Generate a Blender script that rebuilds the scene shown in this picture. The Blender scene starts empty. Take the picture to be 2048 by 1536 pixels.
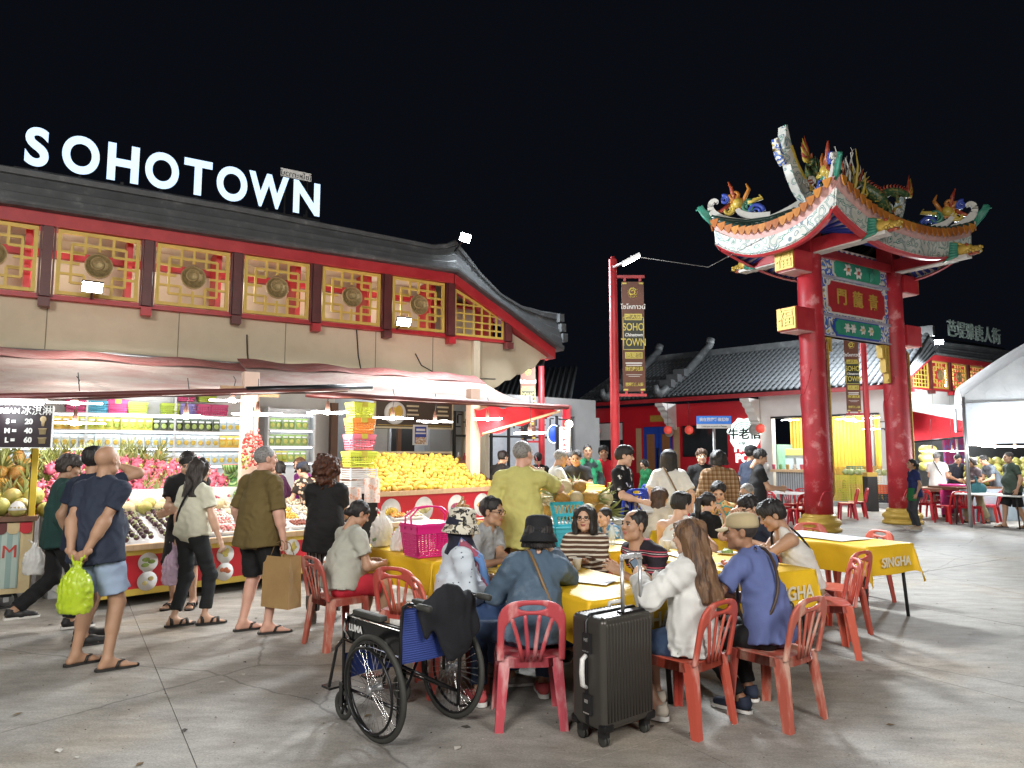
import bpy, bmesh, math, random
import numpy as np
from mathutils import Vector, Matrix, Euler
R = math.radians
SC = bpy.context.scene
COL = SC.collection
random.seed(7)
# ------------------------------------------------------------------ camera, world, exposure
F, CAMH, TILT = 1420.0, 1.64, math.atan(141 / 1420.0)
cam_d = bpy.data.cameras.new('camera'); cam = bpy.data.objects.new('camera', cam_d); COL.objects.link(cam)
cam.location = (0, 0, CAMH); cam.rotation_euler = (math.pi / 2 + TILT, 0, 0)
cam_d.sensor_width = 36; cam_d.lens = 36 * F / 2048; cam_d.clip_end = 500; cam_d.clip_start = .05
SC.camera = cam
w = bpy.data.worlds.new('World'); SC.world = w; w.use_nodes = True
bg = w.node_tree.nodes['Background']; bg.inputs[0].default_value = (.30, .38, .62, 1); bg.inputs[1].default_value = .0085
SC.view_settings.view_transform = 'Standard'; SC.view_settings.look = 'None'
SC.view_settings.exposure = 0.22; SC.view_settings.gamma = 1; SC.view_settings.use_curve_mapping = False
SC.cycles.use_denoising = True; SC.cycles.max_bounces = 6; SC.cycles.diffuse_bounces = 3; SC.cycles.transmission_bounces = 4
SC.cycles.sample_clamp_indirect = 4.0
SC.cycles.caustics_reflective = False; SC.cycles.caustics_refractive = False
def ray(u, v):
 x = (u - 1024) / F; z = (768 - v) / F; c, s = math.cos(TILT), math.sin(TILT)
 return Vector((x, c - s * z, s + c * z))
def G(u, v, z=0.0):
 r = ray(u, v); return Vector((0, 0, CAMH)) + r * ((z - CAMH) / r.z)
def D(u, v, Y):
 r = ray(u, v); return Vector((0, 0, CAMH)) + r * (Y / r.y)
# ------------------------------------------------------------------ objects
def tag(o, label=None, cat=None, group=None, kind=None):
 if label: o['label'] = label
 if cat: o['category'] = cat
 if group: o['group'] = group
 if kind: o['kind'] = kind
 return o
def thing(name, label, cat, loc=(0, 0, 0), rz=0.0, group=None):
 o = bpy.data.objects.new(name, None); COL.objects.link(o)
 o.empty_display_size = .1
 o.location = loc; o.rotation_euler = (0, 0, rz)
 return tag(o, label, cat, group)
def obj(name, me, parent=None, loc=None, rot=None, scale=None):
 o = bpy.data.objects.new(name, me); COL.objects.link(o)
 if parent: o.parent = parent
 if loc is not None: o.location = loc
 if rot is not None: o.rotation_euler = rot
 if scale is not None: o.scale = scale if hasattr(scale, '__len__') else (scale,) * 3
 return o
def copy_tree(o, parent=None, loc=None, rz=None, label=None):
 kids = KIDS(o)
 c = o.copy(); COL.objects.link(c); c.parent = parent
 if loc is not None: c.location = loc
 if rz is not None: c.rotation_euler = (0, 0, rz)
 if label: c['label'] = label
 for k in kids: copy_tree(k, c)
 return c
def KIDS(o): return [c for c in o.children]
class MB:
 """mesh collector: boxes, tubes, lathes, prisms"""
 def __init__(s): s.v = []; s.f = []; s.m = []; s.sm = []
 def add(s, vs, fs, mi=0, smooth=False, T=None):
  n = len(s.v)
  s.v += [tuple(T @ Vector(p)) for p in vs] if T is not None else [tuple(p) for p in vs]
  for f in fs: s.f.append([i + n for i in f]); s.m.append(mi); s.sm.append(smooth)
  return s
 def box(s, c, d, mi=0, T=None, rz=0.0):
  x, y, z = d[0] / 2, d[1] / 2, d[2] / 2
  vs = [Vector((a, b, e)) for e in (-z, z) for a, b in ((-x, -y), (x, -y), (x, y), (-x, y))]
  if rz: Rm = Matrix.Rotation(rz, 3, 'Z'); vs = [Rm @ p for p in vs]
  vs = [p + Vector(c) for p in vs]
  return s.add(vs, [(3, 2, 1, 0), (4, 5, 6, 7), (0, 1, 5, 4), (1, 2, 6, 5), (2, 3, 7, 6), (3, 0, 4, 7)], mi, False, T)
 def bar(s, a, b, w, h, mi=0, up=(0, 0, 1), T=None):
  a, b = Vector(a), Vector(b); d = (b - a).normalized(); u = Vector(up)
  if abs(d.dot(u)) > .99: u = Vector((1, 0, 0))
  r = d.cross(u).normalized() * (w / 2); u = r.cross(d).normalized() * (h / 2)
  vs = [a - r - u, a + r - u, a + r + u, a - r + u, b - r - u, b + r - u, b + r + u, b - r + u]
  return s.add(vs, [(0, 1, 2, 3), (7, 6, 5, 4), (1, 0, 4, 5), (2, 1, 5, 6), (3, 2, 6, 7), (0, 3, 7, 4)], mi, False, T)
 def tube(s, pts, r, n=8, mi=0, cap=True, closed=False, T=None, flat=None):
  pts = [Vector(p) for p in pts]; N = len(pts)
  rs = r if hasattr(r, '__len__') else [r] * N
  vs = []; prev = None
  for i, p in enumerate(pts):
   if closed: d = pts[(i + 1) % N] - pts[i - 1]
   else: d = pts[min(i + 1, N - 1)] - pts[max(i - 1, 0)]
   if d.length < 1e-9: d = Vector((0, 0, 1))
   d.normalize()
   if prev is None:
    u = Vector((0, 0, 1)) if abs(d.z) < .9 else Vector((1, 0, 0))
    x = d.cross(u).normalized()
   else:
    x = (prev - d * prev.dot(d))
    x = x.normalized() if x.length > 1e-6 else d.orthogonal().normalized()
   prev = x; y = d.cross(x)
   for k in range(n):
    a = 2 * math.pi * k / n
    q = (x * math.cos(a) + y * math.sin(a)) * rs[i]
    if flat: q = Vector((q.x * flat[0], q.y * flat[1], q.z * flat[2]))
    vs.append(p + q)
  fs = []
  for i in range(N if closed else N - 1):
   j = (i + 1) % N
   for k in range(n): k2 = (k + 1) % n; fs.append((i * n + k, i * n + k2, j * n + k2, j * n + k))
  if cap and not closed: fs += [tuple(range(n))[::-1], tuple((N - 1) * n + k for k in range(n))]
  return s.add(vs, fs, mi, True, T)
 def lathe(s, prof, n=16, c=(0, 0, 0), mi=0, T=None, sc=(1, 1)):
  vs = []; m = len(prof)
  for r, z in prof:
   for k in range(n):
    a = 2 * math.pi * k / n; vs.append((c[0] + r * sc[0] * math.cos(a), c[1] + r * sc[1] * math.sin(a), c[2] + z))
  fs = [(i * n + k, i * n + (k + 1) % n, (i + 1) * n + (k + 1) % n, (i + 1) * n + k) for i in range(m - 1) for k in range(n)]
  if prof[0][0] > 1e-4: fs.append(tuple(range(n))[::-1])
  if prof[-1][0] > 1e-4: fs.append(tuple((m - 1) * n + k for k in range(n)))
  return s.add(vs, fs, mi, True, T)
 def prism(s, poly, h, mi=0, T=None, z0=0.0, mside=None):
  n = len(poly)
  vs = [(p[0], p[1], z0) for p in poly] + [(p[0], p[1], z0 + h) for p in poly]
  s.add(vs, [tuple(range(n))[::-1], tuple(range(n, 2 * n))], mi, False, T)
  b = len(s.v) - 2 * n
  for i in range(n):
   j = (i + 1) % n; s.f.append([b + i, b + j, b + n + j, b + n + i]); s.m.append(mi if mside is None else mside); s.sm.append(False)
  return s
 def ball(s, c, r, n=10, m=7, mi=0, T=None):
  r = r if hasattr(r, '__len__') else (r, r, r)
  vs = [(c[0], c[1], c[2] - r[2])]
  for i in range(1, m):
   t = math.pi * i / m - math.pi / 2
   for k in range(n):
    a = 2 * math.pi * k / n
    vs.append((c[0] + r[0] * math.cos(t) * math.cos(a), c[1] + r[1] * math.cos(t) * math.sin(a), c[2] + r[2] * math.sin(t)))
  vs.append((c[0], c[1], c[2] + r[2])); L = len(vs) - 1
  fs = [(0, 1 + (k + 1) % n, 1 + k) for k in range(n)]
  for i in range(m - 2):
   for k in range(n): a = 1 + i * n; fs.append((a + k, a + (k + 1) % n, a + n + (k + 1) % n, a + n + k))
  a = 1 + (m - 2) * n
  fs += [(a + k, a + (k + 1) % n, L) for k in range(n)]
  return s.add(vs, fs, mi, True, T)
 def grid(s, fn, nu, nv, mi=0, smooth=True, T=None, wrap=False):
  vs = [fn(i / nu, j / nv) for j in range(nv + 1) for i in range(nu + 1)]
  fs = [(j * (nu + 1) + i, j * (nu + 1) + i + 1, (j + 1) * (nu + 1) + i + 1, (j + 1) * (nu + 1) + i) for j in range(nv) for i in range(nu)]
  return s.add(vs, fs, mi, smooth, T)
 def join(s, me, T=None, mi=0):
  return s.add([v.co for v in me.vertices], [tuple(p.vertices) for p in me.polygons], mi, False, T)
 def mesh(s, name, mats):
  me = bpy.data.meshes.new(name); me.from_pydata(s.v, [], s.f)
  for m in (mats if isinstance(mats, (list, tuple)) else [mats]): me.materials.append(m)
  me.polygons.foreach_set('material_index', s.m); me.polygons.foreach_set('use_smooth', s.sm)
  me.update(); return me
 def build(s, name, mats, parent=None, loc=None, rot=None, bevel=0.0):
  me = s.mesh(name, mats)
  if bevel:
   bm = bmesh.new(); bm.from_mesh(me)
   es = [e for e in bm.edges if len(e.link_faces) == 2 and e.calc_face_angle(0) > .6]
   bmesh.ops.bevel(bm, geom=es, offset=bevel, segments=2, profile=.6, affect='EDGES', clamp_overlap=True)
   bm.to_mesh(me); bm.free()
  return obj(name, me, parent, loc, rot)
def part(name, mat, parent, *boxes, bevel=0.0):
 m = MB()
 for c, d in boxes: m.box(c, d)
 return m.build(name, mat, parent, bevel=bevel)
_TXT = {}
def text_mesh(t, size=1.0, depth=.01, bold=0.0, ax='CENTER', sx=1.0, shear=0.0, res=5):
 """flat text as a mesh in the XY plane, facing +Z"""
 k = (t, size, depth, bold, ax, sx, shear)
 if k in _TXT: return _TXT[k]
 cu = bpy.data.curves.new('lettering', 'FONT'); cu.body = t; cu.size = size; cu.extrude = depth / 2; cu.offset = bold
 cu.align_x = ax; cu.align_y = 'CENTER'; cu.resolution_u = res; cu.shear = shear
 o = bpy.data.objects.new('lettering', cu); me = bpy.data.meshes.new_from_object(o)
 if sx != 1.0:
  for v in me.vertices: v.co.x *= sx
 bpy.data.objects.remove(o); _TXT[k] = me
 return me
def letters(name, t, size, mat, parent, loc, rot, depth=.006, bold=0.0, ax='CENTER', sx=1.0, shear=0.0):
 me = text_mesh(t, size, depth, bold, ax, sx, shear).copy(); me.materials.clear(); me.materials.append(mat)
 return obj(name, me, parent, loc, rot)
# ------------------------------------------------------------------ materials
_MAT = {}
def nd(nt, t, **kw):
 n = nt.nodes.new(t)
 for k, v in kw.items():
  if k in n.inputs: n.inputs[k].default_value = v
  else: setattr(n, k, v)
 return n
def c4(c): return tuple(c) + (1,) if len(c) == 3 else tuple(c)
def mk(name, col, rough=.55, metal=0.0, var=.12, vs=6.0, bump=0.0, bs=60.0, col2=None, mix=(.45, .62), rnd=0.0,
       spec=.5, trans=0.0, alpha=1.0, sss=0.0, stretch=None, coat=0.0, emit=0.0, det=4.0, gloss_var=0.0):
 """painted / fabric / plastic surface: colour mottled by noise, optional second colour, fine relief"""
 if name in _MAT: return _MAT[name]
 m = bpy.data.materials.new(name); m.use_nodes = True; nt = m.node_tree; b = nt.nodes['Principled BSDF']
 L = nt.links.new
 b.inputs['Roughness'].default_value = rough; b.inputs['Metallic'].default_value = metal
 b.inputs['Specular IOR Level'].default_value = spec
 if coat: b.inputs['Coat Weight'].default_value = coat; b.inputs['Coat Roughness'].default_value = .15
 if trans: b.inputs['Transmission Weight'].default_value = trans
 if alpha < 1: b.inputs['Alpha'].default_value = alpha
 if sss: b.inputs['Subsurface Weight'].default_value = sss; b.inputs['Subsurface Radius'].default_value = (.012, .005, .003)
 tc = nd(nt, 'ShaderNodeTexCoord'); src = tc.outputs['Object']
 if stretch:
  mp = nd(nt, 'ShaderNodeMapping'); mp.inputs['Scale'].default_value = stretch; L(src, mp.inputs[0]); src = mp.outputs[0]
 nz = nd(nt, 'ShaderNodeTexNoise', Scale=vs, Detail=det, Roughness=.6); L(src, nz.inputs['Vector'])
 mr = nd(nt, 'ShaderNodeMapRange'); L(nz.outputs['Fac'], mr.inputs[0])
 mr.inputs[1].default_value = .25; mr.inputs[2].default_value = .75
 mr.inputs[3].default_value = 1 - var; mr.inputs[4].default_value = 1 + var
 hs = nd(nt, 'ShaderNodeHueSaturation'); hs.inputs['Color'].default_value = c4(col)
 if col2 is not None:
  rp = nd(nt, 'ShaderNodeMapRange'); L(nz.outputs['Fac'], rp.inputs[0]); rp.inputs[1].default_value = mix[0]; rp.inputs[2].default_value = mix[1]
  mx = nd(nt, 'ShaderNodeMix', data_type='RGBA'); L(rp.outputs[0], mx.inputs[0])
  mx.inputs[6].default_value = c4(col); mx.inputs[7].default_value = c4(col2); L(mx.outputs[2], hs.inputs['Color'])
 if rnd:
  oi = nd(nt, 'ShaderNodeObjectInfo'); r2 = nd(nt, 'ShaderNodeMapRange'); L(oi.outputs['Random'], r2.inputs[0])
  r2.inputs[3].default_value = 1 - rnd; r2.inputs[4].default_value = 1 + rnd
  mm = nd(nt, 'ShaderNodeMath', operation='MULTIPLY'); L(mr.outputs[0], mm.inputs[0]); L(r2.outputs[0], mm.inputs[1]); L(mm.outputs[0], hs.inputs['Value'])
  r3 = nd(nt, 'ShaderNodeMapRange'); L(oi.outputs['Random'], r3.inputs[0]); r3.inputs[3].default_value = .5 - rnd * .05; r3.inputs[4].default_value = .5 + rnd * .05
  L(r3.outputs[0], hs.inputs['Hue'])
 else: L(mr.outputs[0], hs.inputs['Value'])
 L(hs.outputs[0], b.inputs['Base Color'])
 if gloss_var:
  g = nd(nt, 'ShaderNodeMapRange'); L(nz.outputs['Fac'], g.inputs[0]); g.inputs[3].default_value = rough - gloss_var; g.inputs[4].default_value = rough + gloss_var; L(g.outputs[0], b.inputs['Roughness'])
 if bump:
  n2 = nd(nt, 'ShaderNodeTexNoise', Scale=bs, Detail=3.0); L(src, n2.inputs['Vector'])
  bp = nd(nt, 'ShaderNodeBump', Strength=min(1, bump), Distance=.01); L(n2.outputs['Fac'], bp.inputs['Height']); L(bp.outputs[0], b.inputs['Normal'])
 if emit:
  b.inputs['Emission Color'].default_value = c4(col); b.inputs['Emission Strength'].default_value = emit
 _MAT[name] = m; return m
def glow(name, col, strength):
 if name in _MAT: return _MAT[name]
 m = bpy.data.materials.new(name); m.use_nodes = True; nt = m.node_tree; b = nt.nodes['Principled BSDF']
 b.inputs['Base Color'].default_value = c4([.8 * x for x in col]); b.inputs['Emission Color'].default_value = c4(col); b.inputs['Emission Strength'].default_value = strength
 _MAT[name] = m; return m
def nodes_mat(name, fn, rough=.7, spec=.4, bump=None):
 """fn(nt, link, coord) -> colour socket"""
 if name in _MAT: return _MAT[name]
 m = bpy.data.materials.new(name); m.use_nodes = True; nt = m.node_tree; b = nt.nodes['Principled BSDF']
 b.inputs['Roughness'].default_value = rough; b.inputs['Specular IOR Level'].default_value = spec
 tc = nd(nt, 'ShaderNodeTexCoord'); s = fn(nt, nt.links.new, tc.outputs['Object'], b)
 if s is not None: nt.links.new(s, b.inputs['Base Color'])
 _MAT[name] = m; return m
def ramp(nt, L, fac, stops, interp='LINEAR'):
 r = nd(nt, 'ShaderNodeValToRGB'); r.color_ramp.interpolation = interp
 e = r.color_ramp.elements
 while len(e) < len(stops): e.new(.5)
 for i, (p, c) in enumerate(stops): e[i].position = p; e[i].color = c4(c)
 L(fac, r.inputs[0]); return r.outputs[0]
def mixc(nt, L, fac, a, b):
 m = nd(nt, 'ShaderNodeMix', data_type='RGBA')
 for i, x in ((0, fac), (6, a), (7, b)):
  if hasattr(x, 'is_linked') or hasattr(x, 'links'): L(x, m.inputs[i])
  else: m.inputs[i].default_value = x if i == 0 else c4(x)
 return m.outputs[2]
def lamp(name, loc, power, col=(1, .93, .82), size=.1, parent=None, typ='POINT', rot=None, spot=None, blend=.5):
 d = bpy.data.lights.new(name, typ); d.energy = power; d.color = col
 if typ == 'AREA': d.size = size
 else: d.shadow_soft_size = size
 if typ == 'SPOT': d.spot_size = R(spot or 120); d.spot_blend = blend
 o = bpy.data.objects.new(name, d); COL.objects.link(o); o.location = loc
 if rot is not None: o.rotation_euler = rot
 if parent: o.parent = parent
 return o
# ------------------------------------------------------------------ organic surfaces: distance fields meshed on a grid
class Field:
 def __init__(s, lo, hi, h):
  s.h = h; s.lo = np.array(lo, float) - 2 * h; n = np.ceil((np.array(hi) - s.lo) / h).astype(int) + 3
  s.n = n; s.d = np.full(n, .5, np.float32)
  s.ax = [(s.lo[i] + h * np.arange(n[i])).astype(np.float32) for i in range(3)]
 def win(s, lo, hi):
  a = np.clip(((np.array(lo) - s.lo) / s.h).astype(int), 0, s.n - 1); b = np.clip(((np.array(hi) - s.lo) / s.h).astype(int) + 2, 1, s.n)
  if np.any(b <= a): return None, None
  sl = tuple(slice(a[i], b[i]) for i in range(3))
  P = np.meshgrid(s.ax[0][sl[0]], s.ax[1][sl[1]], s.ax[2][sl[2]], indexing='ij', sparse=True)
  return sl, P
 def put(s, sl, e, k, sub=False):
  d = s.d[sl]
  if sub:
   s.d[sl] = np.maximum(d, -e); return
  if k > 0:
   hh = np.maximum(k - np.abs(d - e), 0) / k; s.d[sl] = np.minimum(d, e) - hh * hh * k * .25
  else: s.d[sl] = np.minimum(d, e)
 def cone(s, a, b, ra, rb, k=.02, flat=None, cap=False, sub=False):
  """tapered capsule; cap=True cuts both ends flat; flat=(axis, factor) squeezes it along axis"""
  a = np.array(a, float); b = np.array(b, float); rm = max(ra, rb) * 1.05 + k + 2 * s.h
  sl, P = s.win(np.minimum(a, b) - rm, np.maximum(a, b) + rm)
  if sl is None: return s
  ba = b - a; L2 = max(float(ba @ ba), 1e-9); L = math.sqrt(L2)
  q = [P[i] - a[i] for i in range(3)]
  t0 = (q[0] * ba[0] + q[1] * ba[1] + q[2] * ba[2]) / L2
  t = t0 if cap else np.clip(t0, 0, 1)
  q = [q[i] - t * ba[i] for i in range(3)]
  if flat:
   ax, f = flat; ax = np.array(ax, float); ax /= np.linalg.norm(ax)
   w = (q[0] * ax[0] + q[1] * ax[1] + q[2] * ax[2]) * (f - 1)
   q = [q[i] + ax[i] * w for i in range(3)]
  r = np.sqrt(q[0] ** 2 + q[1] ** 2 + q[2] ** 2)
  e = r - (ra + np.clip(t, -.2, 1.2) * (rb - ra))
  if cap: e = np.maximum(e, np.maximum(-t0 * L, (t0 - 1) * L))
  s.put(sl, e, k, sub); return s
 def ell(s, c, r, k=.01, sub=False, M=None):
  c = np.array(c, float); r = np.array(r, float) * np.ones(3); rm = (r if M is None else np.ones(3) * r.max()) + k + 2 * s.h
  sl, P = s.win(c - rm, c + rm)
  if sl is None: return s
  q = [P[i] - c[i] for i in range(3)]
  if M is not None: q = [q[0] * M[0][i] + q[1] * M[1][i] + q[2] * M[2][i] for i in range(3)]
  k0 = np.sqrt((q[0] / r[0]) ** 2 + (q[1] / r[1]) ** 2 + (q[2] / r[2]) ** 2)
  e = (k0 - 1) * min(r) if True else 0
  e = np.where(k0 > 1e-6, (k0 - 1) * float(np.mean(np.sort(r)[:2])), -min(r))
  s.put(sl, e, k, sub); return s
 def plane(s, p, n):
  """keep the side that n points away from"""
  P = np.meshgrid(*s.ax, indexing='ij', sparse=True); n = np.array(n, float); n /= np.linalg.norm(n)
  e = sum((P[i] - p[i]) * n[i] for i in range(3)); s.d = np.maximum(s.d, e); return s
 def folds(s, amp, seed, freq=26.0, dirs=None):
  rs = np.random.RandomState(seed); P = np.meshgrid(*s.ax, indexing='ij', sparse=True); e = 0
  wv = .05 * np.sin(7 * P[0] + rs.rand() * 6) + .05 * np.sin(6 * P[1] + 5 * P[2] + rs.rand() * 6) + .03 * np.sin(13 * P[2] + rs.rand() * 6)
  for i in range(4):
   d = rs.randn(3); d[2] *= .7; d /= np.linalg.norm(d); f = freq * (.6 + .9 * rs.rand())
   e = e + np.sin((P[0] * d[0] + P[1] * d[1] + P[2] * d[2] + wv * (1 + i * .3)) * f + rs.rand() * 6)
  s.d = s.d + (np.abs(e) - 1.1).astype(np.float32) * amp * .55; return s
 def noise(s, amp, f, seed, z=1.0):
  rs = np.random.RandomState(seed); P = np.meshgrid(*s.ax, indexing='ij', sparse=True); e = 0
  for i in range(6):
   d = rs.randn(3); d[2] *= z; d /= np.linalg.norm(d); ff = f * (.6 + .8 * rs.rand())
   e = e + np.sin((P[0] * d[0] + P[1] * d[1] + P[2] * d[2]) * ff + rs.rand() * 6 + 1.3 * np.sin((P[0] * d[2] - P[2] * d[0] + P[1] * d[1]) * ff * .4))
  s.d = s.d + (e * amp * .4).astype(np.float32); return s
 def mesh(s):
  d = s.d; h = s.h; ins = d < 0
  c = np.zeros(tuple(x - 1 for x in d.shape), np.int8)
  for i in (0, 1):
   for j in (0, 1):
    for k in (0, 1): c += ins[i:d.shape[0] - 1 + i, j:d.shape[1] - 1 + j, k:d.shape[2] - 1 + k]
  cells = np.argwhere((c > 0) & (c < 8))
  if len(cells) == 0: return np.zeros((0, 3)), np.zeros((0, 4), int)
  idx = np.full(c.shape, -1, np.int64); idx[tuple(cells.T)] = np.arange(len(cells))
  acc = np.zeros((len(cells), 3)); cnt = np.zeros(len(cells))
  for a in range(3):
   b, e = (a + 1) % 3, (a + 2) % 3
   for i in (0, 1):
    for j in (0, 1):
     o = np.zeros(3, int); o[b] = i; o[e] = j; o2 = o.copy(); o2[a] = 1
     v0 = d[tuple((cells + o).T)]; v1 = d[tuple((cells + o2).T)]
     m = (v0 < 0) != (v1 < 0); t = np.where(m, v0 / np.where(m, v0 - v1, 1), 0)
     p = np.tile(o.astype(float), (len(cells), 1)); p[:, a] = t
     acc[m] += p[m]; cnt[m] += 1
  V = (cells + acc / cnt[:, None]) * h + s.lo
  Q = []
  for a in range(3):
   b, e = (a + 1) % 3, (a + 2) % 3
   s0 = [slice(None)] * 3; s1 = [slice(None)] * 3; s0[a] = slice(0, -1); s1[a] = slice(1, None)
   i0 = ins[tuple(s0)]; i1 = ins[tuple(s1)]
   ed = np.argwhere(i0 != i1); ed = ed[(ed[:, b] > 0) & (ed[:, e] > 0) & (ed[:, b] < d.shape[b] - 1) & (ed[:, e] < d.shape[e] - 1)]
   if len(ed) == 0: continue
   fl = i0[tuple(ed.T)]
   q = []
   for db, de in ((-1, -1), (0, -1), (0, 0), (-1, 0)):
    t = ed.copy(); t[:, b] += db; t[:, e] += de; q.append(idx[tuple(t.T)])
   q = np.stack(q, 1); q[~fl] = q[~fl][:, ::-1]; Q.append(q)
  return V, np.concatenate(Q)
def smooth_v(V, Q, it=1, f=.5):
 for _ in range(it):
  acc = np.zeros_like(V); cnt = np.zeros(len(V))
  for a in range(4):
   for b in (Q[:, (a + 1) % 4], Q[:, a - 1]):
    np.add.at(acc, Q[:, a], V[b]) if False else None
    acc[:, 0] += np.bincount(Q[:, a], V[b, 0], len(V)); acc[:, 1] += np.bincount(Q[:, a], V[b, 1], len(V)); acc[:, 2] += np.bincount(Q[:, a], V[b, 2], len(V))
    cnt += np.bincount(Q[:, a], minlength=len(V))
  V = V * (1 - f) + f * acc / np.maximum(cnt, 1)[:, None]
 return V
def np_mesh(name, chunks, mats):
 """chunks: list of (V, Q, material index or array)"""
 nv = 0; Vs = []; Qs = []; Ms = []
 for V, Q, mi in chunks:
  if len(Q) == 0: continue
  Vs.append(V); Qs.append(Q + nv); Ms.append(np.full(len(Q), mi, np.int32) if np.isscalar(mi) else np.asarray(mi, np.int32)); nv += len(V)
 V = np.concatenate(Vs); Q = np.concatenate(Qs); Mi = np.concatenate(Ms)
 me = bpy.data.meshes.new(name); me.vertices.add(len(V)); me.vertices.foreach_set('co', V.astype(np.float32).ravel())
 me.loops.add(len(Q) * 4); me.loops.foreach_set('vertex_index', Q.astype(np.int32).ravel())
 me.polygons.add(len(Q)); me.polygons.foreach_set('loop_start', np.arange(0, len(Q) * 4, 4, dtype=np.int32))
 for m in (mats if isinstance(mats, (list, tuple)) else [mats]): me.materials.append(m)
 me.polygons.foreach_set('material_index', Mi); me.polygons.foreach_set('use_smooth', np.ones(len(Q), bool))
 me.update(calc_edges=True); me.validate(); return me
def xf(V, Rm, t): return V @ np.array(Rm).T + np.array(t)
# ------------------------------------------------------------------ people
A3 = lambda *a: np.array(a, float)
def unit(v): v = np.array(v, float); return v / max(np.linalg.norm(v), 1e-9)
SKINS = {}
def skin(tone):
 cols = {'light': (.58, .36, .25), 'tan': (.42, .245, .155), 'dark': (.30, .155, .09), 'pink': (.60, .34, .255)}
 return mk('skin_' + tone, cols[tone], .5, var=.08, vs=9, bump=.12, bs=90, sss=.08, spec=.4)
LIPS = mk('lips', (.36, .12, .10), .45, var=.05); EYEW = mk('eye_white', (.5, .46, .43), .25, var=.02); EYED = mk('eye_dark', (.012, .008, .006), .15, var=0)
HAIRC = {'black': mk('hair_black', (.012, .010, .010), .58, var=.4, vs=30, bump=.6, bs=120, stretch=(1, 1, .18)),
         'brown': mk('hair_brown', (.085, .042, .022), .58, var=.45, vs=26, bump=.6, bs=120, stretch=(1, 1, .18), col2=(.022, .012, .008)),
         'blond': mk('hair_ombre', (.18, .095, .045), .58, var=.4, vs=26, bump=.6, bs=120, stretch=(1, 1, .12), col2=(.04, .02, .012)),
         'curly': mk('hair_auburn', (.10, .032, .014), .55, var=.5, vs=40, bump=.8, bs=90, col2=(.018, .009, .007)),
         'grey': mk('hair_grey', (.28, .27, .26), .5, var=.4, vs=60, bump=.5, bs=160, col2=(.10, .095, .09)),
         'dark': mk('hair_dark', (.03, .022, .018), .58, var=.4, vs=30, bump=.6, bs=120, stretch=(1, 1, .2))}
_HD = {}
def head_mesh(h, fem):
 if (h, fem) in _HD: return _HD[(h, fem)]
 f = Field((-.11, -.13, -.2), (.11, .145, .135), h)
 f.ell((0, -.014, .03), (.076, .096, .088), .02)
 f.ell((0, .03, -.03), (.06 if fem else .063, .064, .088), .03)
 jw = .036 if fem else .044
 f.cone((-jw, .02, -.075), (jw, .02, -.075), .03, .03, .03); f.cone((0, .045, -.085), (0, .07, -.102), .03, .02, .025)
 f.cone((-.036, .076, .022), (.036, .076, .022), .013, .013, .02)
 for x in (-1, 1):
  f.ell((x * .041, .062, -.028), (.024, .022, .022), .02)
  f.ell((x * .031, .100, .003), (.02, .016, .0125), 0, sub=True)
  f.ell((x * .080, -.008, -.006), (.009, .02, .032), .006)
  f.ell((x * .089, -.004, -.002), (.005, .011, .018), 0, sub=True)
  f.ell((x * .0125, .101, -.026), (.009, .011, .008), .006)
 f.cone((0, .088, .014), (0, .111, -.021), .0075, .0115, .012)
 f.ell((0, .0905, -.054), (.021, .009, .0055), .004); f.ell((0, .089, -.064), (.018, .009, .006), .004)
 f.cone((0, -.02, -.06), (0, -.035, -.185), .052 if not fem else .044, .056 if not fem else .047, .02)
 V, Q = f.mesh(); V = smooth_v(V, Q, 1, .35)
 C = V[Q].mean(1); mi = np.zeros(len(Q), int)
 x, y, z = np.abs(C[:, 0]), C[:, 1], C[:, 2]
 mi[(y > .085) & (x < .023) & (z < -.048) & (z > -.071)] = 1
 mi[(y > .07) & (x > .014) & (x < .05) & (z > .019 + .05 * (.03 - x) * 0) & (z < .0275)] = 4
 _HD[(h, fem)] = (V, Q, mi); return _HD[(h, fem)]
def eye_chunks(low):
 out = []
 for x in (-1, 1):
  m = MB().ball((x * .031, .0795, .001), (.0155, .0125, .0088), 10, 8)
  V = np.array(m.v); Q = np.array([list(f) + [f[-1]] if len(f) == 3 else f for f in m.f]); C = V[Q].mean(1)
  mi = np.where((np.hypot(C[:, 0] - x * .031, C[:, 2] - .002) < .0085) & (C[:, 1] > .08), 3, 2)
  if low: mi[:] = 3
  ok = np.array([len(f) == 4 for f in m.f]); out.append((V, Q[ok], mi[ok]))
  lid = MB().tube([(x * (.031 + .017 * t), .092 - .006 * abs(t) - (.006 if t > .6 else 0), 0.0105 - .004 * t * t) for t in (-1, -.5, 0, .5, 1)], .0022, 4)
  V = np.array(lid.v); q = np.array([f for f in lid.f if len(f) == 4]); out.append((V, q, 3))
 return out
_HN = {}
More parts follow.
